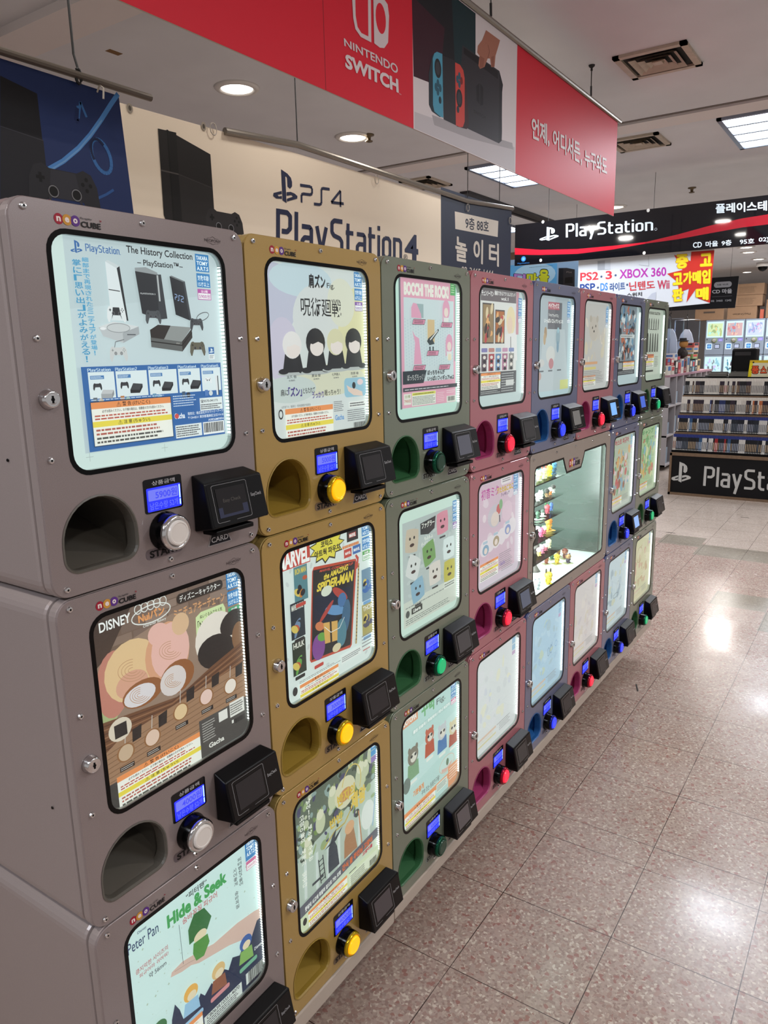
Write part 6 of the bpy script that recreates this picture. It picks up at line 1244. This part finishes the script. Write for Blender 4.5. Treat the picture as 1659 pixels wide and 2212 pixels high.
def white_art(p, L):
    p.poly(L, 'b9bcc0')
    o = [(-1.236,2.099),(-0.2631,2.102)]
    def T(s_, c, *quad): p.text(s_, 0, 0, 0, 0, c, .025, quad=quad[0])
    T('PS2', 'b03038', [(-1.21,1.956),(-1.069,1.958),(-1.071,2.017),(-1.212,2.019)]); T('3', 'b82c38', [(-1.014,1.957),(-0.965,1.957),(-0.9701,2.017),(-1.018,2.016)]); T('XBOX 360', '9c3090', [(-0.9109,1.954),(-0.5761,1.951),(-0.5798,2.014),(-0.914,2.02)])
    for a, b in [(-1.047,1.979),(-0.9408,1.981),(-1.07,1.901),(-0.8517,1.908)]: p.ell(a, b, .008, .008, '3a4a6a')
    T('PSP', '28407c', [(-1.209,1.873),(-1.09,1.878),(-1.093,1.937),(-1.211,1.936)]); T('DS', '3c78b8', [(-1.05,1.875),(-0.9943,1.878),(-0.9966,1.933),(-1.053,1.932)]); T('라이트', '2c4a7c', [(-0.9792,1.868),(-0.8654,1.873),(-0.8681,1.93),(-0.9819,1.928)]); T('닌텐도', 'b03840', [(-0.8353,1.863),(-0.6503,1.869),(-0.6558,1.927),(-0.8385,1.928)]); T('Wii', 'a83850', [(-0.6329,1.862),(-0.5487,1.862),(-0.5523,1.924),(-0.6364,1.924)])
    T('스위치', '2a2a2e', [(-0.8511,1.821),(-0.7397,1.822),(-0.7412,1.851),(-0.8524,1.849)])
    p.poly([(-1.08,2.093),(-0.9833,2.096),(-0.9802,2.027),(-1.078,2.029)], '8f9398'); p.poly([(-1.025,2.094),(-0.9833,2.096),(-0.9802,2.027),(-1.023,2.028)], 'a8acb2'); p.line([(-0.7082,2.096),(-0.7023,2.029),(-0.7743,2.043)], .004, 'a0a4a8'); p.poly([(-0.6713,1.836),(-0.64,1.845),(-0.6402,1.789),(-0.7147,1.787)], 'a4a8b2')
    R_s = [(-0.4159,2.102),(-0.2649,2.099),(-0.2705,1.75),(-0.3527,1.785),(-0.3677,1.851),(-0.4269,1.761),(-0.4164,1.854),(-0.4804,1.831),(-0.4958,1.903),(-0.5714,1.966),(-0.4679,1.984),(-0.5313,2.092),(-0.4173,2.04)]
    p.poly(R_s, 'b02a20'); p.poly([(-0.4159,2.102),(-0.2649,2.099),(-0.2663,2.028),(-0.3951,2.027)], 'b02a20')
    for s_, qq in (('중', [(-0.5122,1.992),(-0.4308,1.997),(-0.4366,2.09),(-0.5181,2.091)]), ('고', [(-0.3505,1.997),(-0.2746,1.996),(-0.2806,2.084),(-0.3561,2.083)]), ('고', [(-0.5255,1.883),(-0.4618,1.885),(-0.4669,1.967),(-0.5304,1.966)]), ('가', [(-0.4563,1.884),(-0.3968,1.886),(-0.4022,1.971),(-0.4614,1.967)]), ('매', [(-0.3934,1.884),(-0.3376,1.882),(-0.3435,1.971),(-0.399,1.971)]), ('입', [(-0.3323,1.882),(-0.2772,1.88),(-0.2816,1.975),(-0.3362,1.974)]), ('판', [(-0.521,1.769),(-0.4495,1.773),(-0.455,1.862),(-0.5263,1.859)]), ('매', [(-0.3626,1.772),(-0.2824,1.77),(-0.2862,1.857),(-0.368,1.856)])):
        c_ = [sum(v[k] for v in qq) / 4 for k in (0, 1)]; big = [(c_[0] + (a - c_[0]) * 1.1, c_[1] + (b - c_[1]) * 1.07) for a, b in qq]
        p.text(s_, 0, 0, 0, 0, 'c08a18', .075, quad=big); p.text(s_, 0, 0, 0, 0, 'd8c020', .05, quad=qq)
qw = [(-1.228,2.108),(-0.2665,2.101),(-0.2725,1.747),(-1.23,1.779)]
banner_x('hanging_sign', 'white sign with coloured lettering and a red starburst hanging below the black sign', 5.25, -qw[0][0], -qw[1][0], 1.70, zb5 + .0, white_art, quad=[(qw[0][0], 1.70), (qw[2][0], qw[2][1]), (qw[1][0], zb5 + .012), (qw[0][0], zb5 + .012)])
def blue_art(p, L):
    p.poly(L, '8fb0d0'); b = [(-2.146,2.202),(-1.69,2.186),(-1.685,2.015),(-2.143,2.045)]; p.poly([b[0], (b[0][0], L[0][1]), (b[1][0], L[0][1]), b[1]], '5fa8dc')
    p.ell(*[(-1.902,2.102)][0], .2, .1, 'a8d0e8'); 
    for s_, c, qq in (('마', 'c9d030', [(-1.973,2.03),(-1.867,2.031),(-1.869,2.115),(-1.975,2.124)]), ('을', 'c9d030', [(-1.858,2.011),(-1.765,2.005),(-1.761,2.137),(-1.857,2.148)]), ('디', 'b080c8', [(-2.095,2.053),(-1.982,2.038),(-1.983,2.115),(-2.096,2.135)])):
        c_ = [sum(v[k] for v in qq) / 4 for k in (0, 1)]; big = [(c_[0] + (a - c_[0]) * 1.12, c_[1] + (bb - c_[1]) * 1.12) for a, bb in qq]
        p.text(s_, 0, 0, 0, 0, '20242c', .09, quad=big); p.text(s_, 0, 0, 0, 0, c, .055, quad=qq)
    p.fine(*[(-1.95,2.172)][0], *[(-1.716,2.167)][0], 1, '2a4a5c')
    p.poly([(-1.675,2.144),(-1.602,2.14),(-1.529,2.122),(-1.525,1.949),(-1.675,1.958)], '2c2a2c'); p.poly([(-1.675,2.144),(-1.632,2.141),(-1.63,1.956),(-1.675,1.958)], '1a1a20'); p.poly([(-1.615,2.059),(-1.547,2.062),(-1.544,2.01),(-1.616,2.011)], '191413')
    p.text('PS4', 0, 0, 0, 0, '7c706c', .0, quad=[(-1.603,2.098),(-1.556,2.092),(-1.557,2.107),(-1.603,2.112)])
qb = [(-2.146,2.248),(-1.479,2.22)]
banner_x('hanging_sign', 'pale blue sign with yellow Korean letters behind the black sign', 6.0, -qb[0][0] + .3, -qb[1][0] - .05, 1.85, qb[0][1], blue_art, cat='sign')
for yy in (-qb[0][0] + .1, -qb[1][0] + .05): wire([(6.003, yy, CEIL), (6.003, yy, qb[0][1] - .01)], 'thin wire holding the pale blue sign', .0015, 'thin wires of the blue sign')

def cd_art(p, L):
    p.poly(L, '15151a')
    pill = [(-1.157,2.176),(-0.9523,2.174),(-0.9558,2.223),(-1.16,2.222)]
    xs = [v[0] for v in pill]; zs = [v[1] for v in pill]; cz_ = sum(zs) / 4; p.poly(rrect(min(xs), cz_ - .035, max(xs), cz_ + .035, .034), 'a4a6ac'); p.text('9층 95호', 0, 0, 0, 0, '2c2c30', .02, quad=[(-1.121,2.188),(-0.9893,2.189),(-0.9907,2.209),(-1.123,2.209)])
    p.text('CD 마을', 0, 0, 0, 0, 'c4c6cc', .03, quad=[(-1.175,2.094),(-0.9408,2.086),(-0.945,2.144),(-1.179,2.147)]); p.line([(-1.173,2.055),(-0.9386,2.056)], .008, '4a4a50'); p.text('02  3465  1242', 0, 0, 0, 0, 'a8aab0', .03, quad=[(-1.182,1.993),(-0.9417,1.991),(-0.9434,2.015),(-1.183,2.016)])
qd = [(-1.516,2.312),(-0.8732,2.29),(-0.8928,1.907),(-1.551,1.956)]
banner_x('hanging_sign', 'black sign with a grey pill and white lettering in front of the cardboard boxes', 10.0, 1.95, -qd[1][0], qd[2][1], qd[1][1], cd_art, quad=[(-1.95, qd[2][1]), (qd[2][0], qd[2][1]), (qd[1][0], qd[1][1]), (-1.95, qd[1][1])])
for yy in (1.8, -qd[1][0] + .1): wire([(10.003, yy, CEIL), (10.003, yy, qd[1][1] - .01)], 'thin wire holding the black sign with the grey pill', .002, 'thin wires of the far black sign')


# ------------------------------------------------------------------ stepped rack of game cases
WOOD = mat('rack_wood', '6a5440', .55, noise=.15, nscale=40); rk = thing('game_rack', 'black stepped rack with white console lettering on its base, holding rows of game cases', 'display rack', (7.18, 0, 0))
YL, YRR = .92, -.55
bm = bmesh.new(); box(bm, .012, .62, YRR, YL - .02, .0, .40); obj('base_cabinet', bm, mat('rack_brown', '5a4a3c', .6), rk)
bm = bmesh.new(); box(bm, 0, .62, YL - .02, YL, 0, .42); box(bm, 0, .02, YRR, YL, .395, .425); box(bm, 0, .02, YRR, YL, 0, .025); obj('wooden_edge', bm, WOOD, rk)
RZ = [.435, .611, .788, .967]; RX = [7.25, 7.38, 7.5, 7.62]
for k in range(4):
    bm = bmesh.new(); xa = RX[k] - 7.18; z = RZ[k]
    box(bm, xa - .02, xa + .13, YRR, YL, z - .02, z - .004); box(bm, xa - .022, xa - .014, YRR, YL, z - .02, z + .008); obj('shelf', bm, BLACK, rk)
    bm = bmesh.new(); box(bm, xa + .068, xa + .15, YRR, YL, z - .004, z + .176); obj('riser', bm, WOOD if k < 3 else BLACK, rk)
p = Print((.0115, 0, 0), (0, -1, 0), (0, 0, 1), eps=1e-4)
p.rect(-YL + .02, .025, -YRR, .395, '0b0b0e')
m_ = [(-0.8654,0.1268),(-0.7123,0.3338)]; ps_mark(p, m_[0][0] - .03, m_[0][1], m_[1][0], m_[1][1], 'b5b5b3')
p.text('PlayStation', 0, 0, 0, 0, 'b5b5b3', .02, quad=[(-0.5939,0.0572),(0.3801,0.0503),(0.3583,0.2952),(-0.5938,0.306)])
p.build('printed_face', INK, rk)
for k, (x, y) in enumerate(((.04, .9), (.04, -.4))): pass
def case_mesh(key, band, body, title):
    bm = bmesh.new(); me = bpy.data.meshes.new('game_case'); T = .0132
    p = Print((0, 0, 0), (0, -1, 0), (0, 0, 1), eps=0)
    hh = .17
    def bx(z0, z1, c):
        P = [Vector((x, y, z)) for x in (0, .03) for y in (-T / 2, T / 2) for z in (z0, z1)]; n = len(p.v); p.v += P
        for f in ((0, 1, 3, 2), (4, 6, 7, 5), (0, 4, 5, 1), (2, 3, 7, 6), (1, 5, 7, 3), (0, 2, 6, 4)): p.f.append([n + i for i in f]); p.c.append(lin(c))
    bx(0, .006, '15151a'); bx(.006, hh - .03, body); bx(hh - .03, hh, band)
    n = len(p.v)
    for (a, b, c) in ((.03, .1, title), (.012, .022, 'c9c9c6')):
        n = len(p.v); p.v += [Vector((-.0003, y, z)) for y, z in ((-T * .22, a), (T * .22, a), (T * .22, b), (-T * .22, b))]; p.f.append([n, n + 3, n + 2, n + 1]); p.c.append(lin(c))
    return p
CM = {}
WB = [('c4bfb8', 'c2bdb6', '6a6a6c'), ('c4bfb8', '1c1c20', '8a8a8c'), ('c6c1ba', 'bdb8b2', '8c3a3a'), ('c0bbb4', '2c2430', 'a08a70'), ('c4bfb8', 'c6c2bc', '30343c'), ('c4bfb8', '3a2c28', 'b09a80'), ('c4bfb8', 'a8603c', 'd0c0a0'), ('c4bfb8', '26305a', 'b8bcc8'), ('c4bfb8', 'b8b4ae', '5c5c60')]
BB = [('26306c', '1a1c24', '9aa0b0'), ('283272', 'b8b6b4', '50545c'), ('26306c', 'c0bebb', '3c4048'), ('26306c', '14161c', 'b09a80'), ('283272', '8c2428', 'd0c0b8'), ('26306c', '2c4a6c', 'a8b4c0'), ('26306c', 'b0a8a0', '6c3a34'), ('26306c', '20242c', '5c6470')]
def case_copy(row, i, x, y, z, tilt):
    vs_ = WB if row >= 2 else BB; rnd = random.Random(row * 1000 + i)
    if rnd.random() < .5: kind = LAST.get(row, 0)
    elif rnd.random() < .6: kind = rnd.choice((0, 1, 1, 3, 4) if row >= 2 else (0, 3, 1, 2, 3))
    else: kind = rnd.randrange(len(vs_))
    if row >= 2 and i in (58, 59, 60, 61) and row == 3: kind = 0
    LAST[row] = kind
    key = (row >= 2, kind)
    if key not in CM: CM[key] = case_mesh(key, *vs_[kind]).build('game_case', INK)
    if key in USED: o = CM[key].copy(); COL.objects.link(o)
    else: o = CM[key]; USED.add(key)
    o.location = (x, y, z); o.rotation_euler = (0, tilt, 0)
    rn = ('bottom', 'second', 'third', 'top')[row]
    o.name = 'game_case'
    tag(o, 'game case standing spine out in the %s row of the rack' % rn + (', blue topped' if row < 2 else ', white topped'), 'game case', 'game cases in the %s row of the rack' % rn)
LAST = {}; USED = set()
for row in range(4):
    n = (64, 65, 66, 64)[row]; xx = RX[row]
    for i in range(n): case_copy(row, i, xx - .008, YL - .012 - i * .0143, RZ[row] - .003, .12)
# plastic trays standing on top of the rack
for k, y in enumerate((.63, .44, .25, .06)):
    bm = bmesh.new(); box(bm, -.05, .05, -.085, .085, 0, .006); box(bm, -.05, -.045, -.085, .085, 0, .035); box(bm, .045, .05, -.085, .085, 0, .05); [box(bm, -.03 + .012 * j, -.022 + .012 * j, -.075, .075, .006, .034) for j in range(5)]
    o = obj('game_tray', bm, mat('tray_grey', '55534f', .3)); o.location = (7.76, y, 1.142); tag(o, 'low dark tray of flat cases on top of the game rack', 'tray', 'trays on top of the rack')
t = thing('monitor', 'black box shaped device standing behind the rack', 'electronic device', (7.95, .42, 1.15))
bm = bmesh.new(); box(bm, -.1, .1, -.115, .115, 0, .27, 0, .02); obj('housing', bm, BLACK, t); bm = bmesh.new(); box(bm, -.103, -.1, -.06, .085, .2, .235); obj('recess', bm, mat('dark_recess', '1c1a1c', .3), t); bm = bmesh.new(); box(bm, -.102, -.1, .06, .08, .02, .045); obj('sticker', bm, mat('grey_sticker', '4a4846', .5), t)
bm = bmesh.new(); box(bm, -.12, .3, -.35, .35, -.012, 0); obj('support_shelf', bm, BLACK, t)
bm = bmesh.new(); box(bm, .02, .28, -.3, .3, -1.15, -.012); obj('support_cabinet', bm, BLACK, t)
def yel_art(p, L):
    p.poly(L, 'c9c4a8'); p.poly([L[0], (L[0][0] + .03, L[0][1]), (L[3][0] + .03, L[3][1]), L[3]], 'd0c020'); p.poly([(L[3][0], L[3][1] - .025), (L[2][0], L[2][1] - .03), L[2], L[3]], 'c4a424')
    for s_, qq in (('풍', [(-0.3191,1.174),(-0.2494,1.174),(-0.2553,1.249),(-0.3199,1.249)]), ('스', [(-0.2375,1.179),(-0.1834,1.179),(-0.1887,1.246),(-0.2403,1.246)]), ('타', [(-0.1712,1.179),(-0.1176,1.179),(-0.123,1.245),(-0.1765,1.246)])):
        c_ = [sum(v[k] for v in qq) / 4 for k in (0, 1)]; big = [(c_[0] + (a - c_[0]) * 1.18, c_[1] + (bb - c_[1]) * 1.15) for a, bb in qq]
        p.text(s_, 0, 0, 0, 0, '1c1414', .1, quad=big); p.text(s_, 0, 0, 0, 0, 'c8502c', .05, quad=qq)
    p.ell(*[(-0.3076,1.284)][0], .009, .008, '2a2420')
ys = [(-0.3481,1.144),(-0.339,1.305),(-0.0985,1.3)]
banner_x('counter_sign', 'yellow sign with red Korean letters at the right edge, above the rack', 7.7, -ys[0][0], -.05, ys[0][1], ys[1][1], yel_art, quad=[(ys[0][0], ys[0][1]), (.05, ys[0][1] - .01), (.05, ys[1][1]), (ys[1][0], ys[1][1])])

# ------------------------------------------------------------------ cubby shelf with boxes and bagged dolls behind the machines
cs = thing('cubby_shelf', 'white cubby shelf along the wall, full of small boxes, behind the machines', 'shelf', (8.6, 1.3, 0))
SH = mat('shelf_white', 'a8a2a4', .5); LEN = 2.4
bm = bmesh.new(); box(bm, 0, LEN, 0, .3, 1.10, 1.125); obj('top_board', bm, mat('shelf_top_red', '96707c', .5), cs)
bm = bmesh.new(); box(bm, 0, LEN, .29, .3, .05, 1.10); [box(bm, 0, LEN, 0, .3, z, z + .02) for z in (.05, .40, .75)]; obj('boards', bm, SH, cs)
for k in range(8): bm = bmesh.new(); box(bm, k * LEN / 7 - .01 if k else 0, k * LEN / 7 + .01, -.002, .29, .05, 1.10); obj('divider', bm, SH, cs)
rnd = random.Random(3)
def carton(x, y, z, w_, d, h, c, label, cat='box', name='toy_box', grp=None, spots=True, rz=0):
    t = thing(name, label, cat, (x, y, z), rz, grp)
    bm = bmesh.new(); box(bm, -w_ / 2, w_ / 2, -d / 2, d / 2, 0, h, 0, .0); obj('carton', bm, mat('box_' + c, c, .5), t)
    if spots:
        p = Print((0, -d / 2 - .0006, 0), (1, 0, 0), (0, 0, 1), eps=1e-4); c2 = ('d0ccc4', '2a2a30', 'b03a3c', '4c6c9c')[int(x * 37 + z * 91) % 4]; p.rect(-w_ * .38, h * .45, w_ * .38, h * .9, c2); p.fine(-w_ * .35, h * .1, w_ * .35, h * .35, 2, 'c9c4bc'); p.build('front_label', INK, t)
        p = Print((-w_ / 2 - .0006, 0, 0), (0, -1, 0), (0, 0, 1), eps=1e-4); p.rect(-d * .35, h * .5, d * .35, h * .85, c2); p.build('side_label', INK, t)
GB = 'boxed toys heaped on the cubby shelf'
for k, (x, c, w_, h) in enumerate(((8.68, 'c4bcae', .16, .11), (8.86, 'b8b0a4', .15, .10), (9.03, '3a3436', .12, .16), (9.18, 'b04048', .12, .13), (9.33, 'c9c4be', .13, .17), (9.48, '8c2c34', .12, .16), (9.64, 'c0b8a8', .14, .20), (9.8, '2c2e38', .12, .15), (9.95, '5c8ca0', .12, .14), (10.1, '26242a', .13, .16), (10.26, 'b49a6c', .16, .15))):
    carton(x, 1.40, 1.125, w_, .14, h, c, '%s upright toy box, number %d from the near end of the cubby shelf top' % ({'c4bcae': 'cream', 'b8b0a4': 'beige', '3a3436': 'dark', 'b04048': 'red', 'c9c4be': 'white', '8c2c34': 'deep red', 'c0b8a8': 'tall cream', '2c2e38': 'navy', '5c8ca0': 'teal', '26242a': 'black', 'b49a6c': 'tan'}[c], k + 1), grp=GB)
for k, (x, z, c, n_) in enumerate(((8.72, 1.235, '8c2430', 'dark red'), (8.9, 1.225, 'b03038', 'bright red'), (9.05, 1.285, 'c9c4be', 'white'), (9.2, 1.255, '2c3048', 'navy'), (10.1, 1.285, '7c8c4c', 'olive green'), (10.12, 1.37, 'b09878', 'tan'), (10.14, 1.43, 'a8443c', 'brick red'))):
    carton(x, 1.42, z, .15 if k < 4 else .3, .14, .06 if k > 3 else .08, c, '%s box lying on top of the heap on the cubby shelf' % n_, grp=GB)
t = thing('plush_toy', 'dark brown and orange toy sitting on top of the boxes on the cubby shelf', 'toy', (9.5, 1.38, 1.30)); bm = bmesh.new(); ball(bm, (0, 0, .07), .065, 1, .9, 1.1); [ball(bm, (k * .06, -.03, .06), .025, 1, 1, 1.6) for k in (-1, 1)]; obj('body', bm, mat('plush_dark', '2c2422', .9), t); bm = bmesh.new(); ball(bm, (0, -.01, .18), .055); hh = obj('head', bm, mat('plush_orange', 'a8743c', .9), t); bm = bmesh.new(); lathe(bm, [(.07, 0), (.07, .008), (.045, .012), (.04, .04)], (0, 0, .21), n=14); obj('cap', bm, mat('plush_cap', '1c1a1c', .8), hh)
for k in range(7):
    for j, z in enumerate((.77, .42, .07)):
        x = 8.6 + (k + .5) * LEN / 7
        t = thing('toy_box', 'pale blue box stacked in a compartment of the cubby shelf', 'box', (x, 1.42, z), 0, 'pale boxes inside the cubby shelf'); bm = bmesh.new(); box(bm, -.09, .09, -.08, .08, 0, .09 + .05 * ((k + j) % 3), 0); obj('carton', bm, mat('pale_box', '8fa0b0', .5), t)
BAG = mat('bag_film', 'b8c4d4', .25); BAG2 = glass('clear_film', 'eef2f8', 1.22, .18)
for k, (x, y) in enumerate(((9.15, 1.62), (9.75, 1.60), (10.5, 1.56))):
    t = thing('garment_bag', '%s clear hanging bag with a white garment above the cubby shelf' % ('nearest', 'middle', 'farthest')[k], 'garment bag', (x, y, 1.32), 0, 'clear garment bags'); h = .48
    bm = bmesh.new(); box(bm, -.04, .04, -.16, .16, 0, h, 0, .012); obj('film', bm, BAG2, t)
    P = [(-.10, 0), (.11, .01), (.105, .17), (.075, .27), (.025, .335), (-.025, .33), (-.06, .28), (-.09, .18)]
    bm = bmesh.new(); a = [bm.verts.new((-.015, q_, z + .02)) for q_, z in P]; b = [bm.verts.new((.015, q_, z + .02)) for q_, z in P]; bm.faces.new(a); bm.faces.new(b[::-1]); [bm.faces.new((a[i], a[(i + 1) % 8], b[(i + 1) % 8], b[i])) for i in range(8)]
    obj('garment', bm, mat('white_cloth', 'e4e8f0', .8), t); bm = bmesh.new(); tube(bm, [(0, 0, .33), (0, 0, h + .02), (0, .02, h + .05), (0, 0, h + .07)], .006, 6); tube(bm, [(0, 0, h + .05), (0, 0, CEIL - 1.32)], .002, 5); obj('hanger', bm, WIRE, t)

# ------------------------------------------------------------------ capsule machines at the far wall
XG = 13.0; GWd, GHt = .297, .565; ZG = 1.855
gp = mat('far_machine', '7c8898', .4); 
def far_machine(i, r, cols, lb):
    y = 1.815 - i * GWd - GWd / 2; z = ZG - (r + 1) * GHt
    t = thing('capsule_toy_machine', lb, 'capsule machine', (XG, y, z), 0, 'grey capsule toy machines at the far wall')
    bm = bmesh.new(); box(bm, 0, .35, -GWd / 2 + .003, GWd / 2 - .003, .003, GHt - .003, 0, .006); obj('body', bm, gp, t)
    p = Print((-.0008, 0, 0), (0, -1, 0), (0, 0, 1), f2=lambda u, v: (-GWd * .5 + u * GWd, GHt * (1 - v)), eps=2e-4)
    p.rect(.07, .05, .93, .50, 'c4eaf4'); rnd = random.Random(i * 7 + r)
    p.rect(.12, .1, .88, .46, cols[0])
    for k in range(22): p.ell(rnd.uniform(.18, .82), rnd.uniform(.13, .42), rnd.uniform(.02, .1), rnd.uniform(.01, .05), rnd.choice(cols[1:]), rnd.random() * 3, n=10)
    p.build('poster', LIT, t)
    bm = bmesh.new(); lathe(bm, [(.042, 0), (.042, .012), (.03, .014), (.03, .03)], (0, 0, 0), 'y', 20); k_ = obj('knob_ring', bm, mat('knob_green', '7c8a64', .4), t); k_.rotation_euler = (0, 0, -PI / 2); k_.location = (0, 0, GHt * .42)
    bm = bmesh.new(); lathe(bm, [(.027, .03), (.026, .036)], (0, 0, 0), 'y', 16); box(bm, -.024, .024, -.05, -.034, -.006, .006); obj('knob', bm, mat('knob_grey', 'a8a4a4', .4), k_)
    p = Print((-.0008, 0, 0), (0, -1, 0), (0, 0, 1), f2=lambda u, v: (-GWd * .5 + u * GWd, GHt * (1 - v)), eps=2e-4)
    p.rect(.70, .53, .93, .61, '8078d0', .02); p.fine(.73, .55, .9, .6, 2, 'c0bcec'); p.rect(.08, .545, .15, .565, '15161c'); p.poly(rrect(.08, .66, .40, .84, .04), 'd0e8f8'); p.rect(.14, .69, .36, .81, '3c78c0'); p.ell(.25, .75, .09, .035, '78b4e8'); p.rect(.53, .69, .80, .81, '20242c'); p.rect(.55, .705, .77, .8, 'a8b4d0')
    p.build('front_labels', INK, t)
for i in range(5):
    for r in range(3):
        cs_ = {(0, 0): ('c4d8a8', 'd0c890', '98b078', 'a8e0d8'), (1, 0): ('c0a0a4', 'c07078', 'd8b4a0', '90a8c0'), (2, 0): ('b8c4e0', 'c090c0', '8c9cc8', 'e0d0d8'), (0, 1): ('bfe0e8', '8cc0d0', '707880', 'c0b8e0'), (1, 1): ('c4e4ea', '303848', '5090a8', 'e8f0f0'), (2, 1): ('a8dce4', '88c8d0', 'c8e8e8'), (3, 0): ('a8d0e8', '98c0e0', 'c8dcec')}.get((i, r), ('b8d4d8', '98b8b0', 'c8c8b0'))
        far_machine(i, r, cs_, 'grey capsule toy machine at the far wall, %s row, %s from the left' % (('top', 'middle', 'bottom')[r], ('first', 'second', 'third', 'fourth', 'fifth')[i]))
KB = '84674e'
def kraft(ya, yb, za, zb_, label, x=13.02, txt=None, tape=False):
    t = thing('cardboard_box', label, 'cardboard box', (x, (ya + yb) / 2, za), 0, 'brown cardboard boxes on the far machines'); w_ = abs(ya - yb); h = zb_ - za
    bm = bmesh.new(); box(bm, 0, .3, -w_ / 2, w_ / 2, 0, h, 0, .003); obj('carton', bm, mat('kraft', KB, .8, noise=.06, nscale=12), t)
    p = Print((-.0008, 0, 0), (0, -1, 0), (0, 0, 1), eps=2e-4)
    if tape: p.rect(-w_ * .2, h * .6, w_ * .2, h * .75, '4c4038')
    if txt: p.text(txt, w_ * .3, h * .5, -w_ * .3, h * .32, '3a2c20', .03)
    if not tape and not txt: p.fine(-w_ * .4, h * .15, w_ * .25, h * .75, 5, '50402f', .25)
    if len(p.v): p.build('print', INK, t)
kraft(2.0, 1.56, 1.855, 2.04, 'wide cardboard box with a dark label strip, left one on the far machines', tape=True)
kraft(1.505, 1.07, 1.855, 2.05, 'cardboard box with a printed name upside down, middle one on the far machines', txt='PlayStation')
kraft(1.40, 1.0, 2.052, 2.225, 'cardboard box with printed lines, lower of the pair on the middle box'); kraft(1.39, .99, 2.228, 2.40, 'cardboard box at the very top of the pile')
kraft(.94, .5, 1.855, 2.14, 'cardboard box cut by the right edge of the view'); 
carton(13.1, 1.0, 1.855, .06, .055, .14, 'b05038', 'small red and cream box between the cardboard boxes', rz=0, spots=False)

# little scraps lying on the floor
for k, (x, y, rz, lb) in enumerate((([(5.551,0.5027)][0] + (.1, 'thin dark scrap on the floor between the machines and the rack')), ([(6.41,0.0929)][0] + (-.1, 'thin dark scrap on the floor in front of the rack')), ([(2.611,-0.0524)][0] + (-1.2, 'dark sliver lying on the pink floor near the machine bases')))):
    bm = bmesh.new(); box(bm, -.035, .035, -.003, .003, 0, .0015); o = obj('floor_scrap', bm, mat('scrap', '241f1c', .7)); o.location = (x, y, .0002); o.rotation_euler = (0, 0, rz + PI / 2); tag(o, lb, 'litter', 'scraps on the floor')
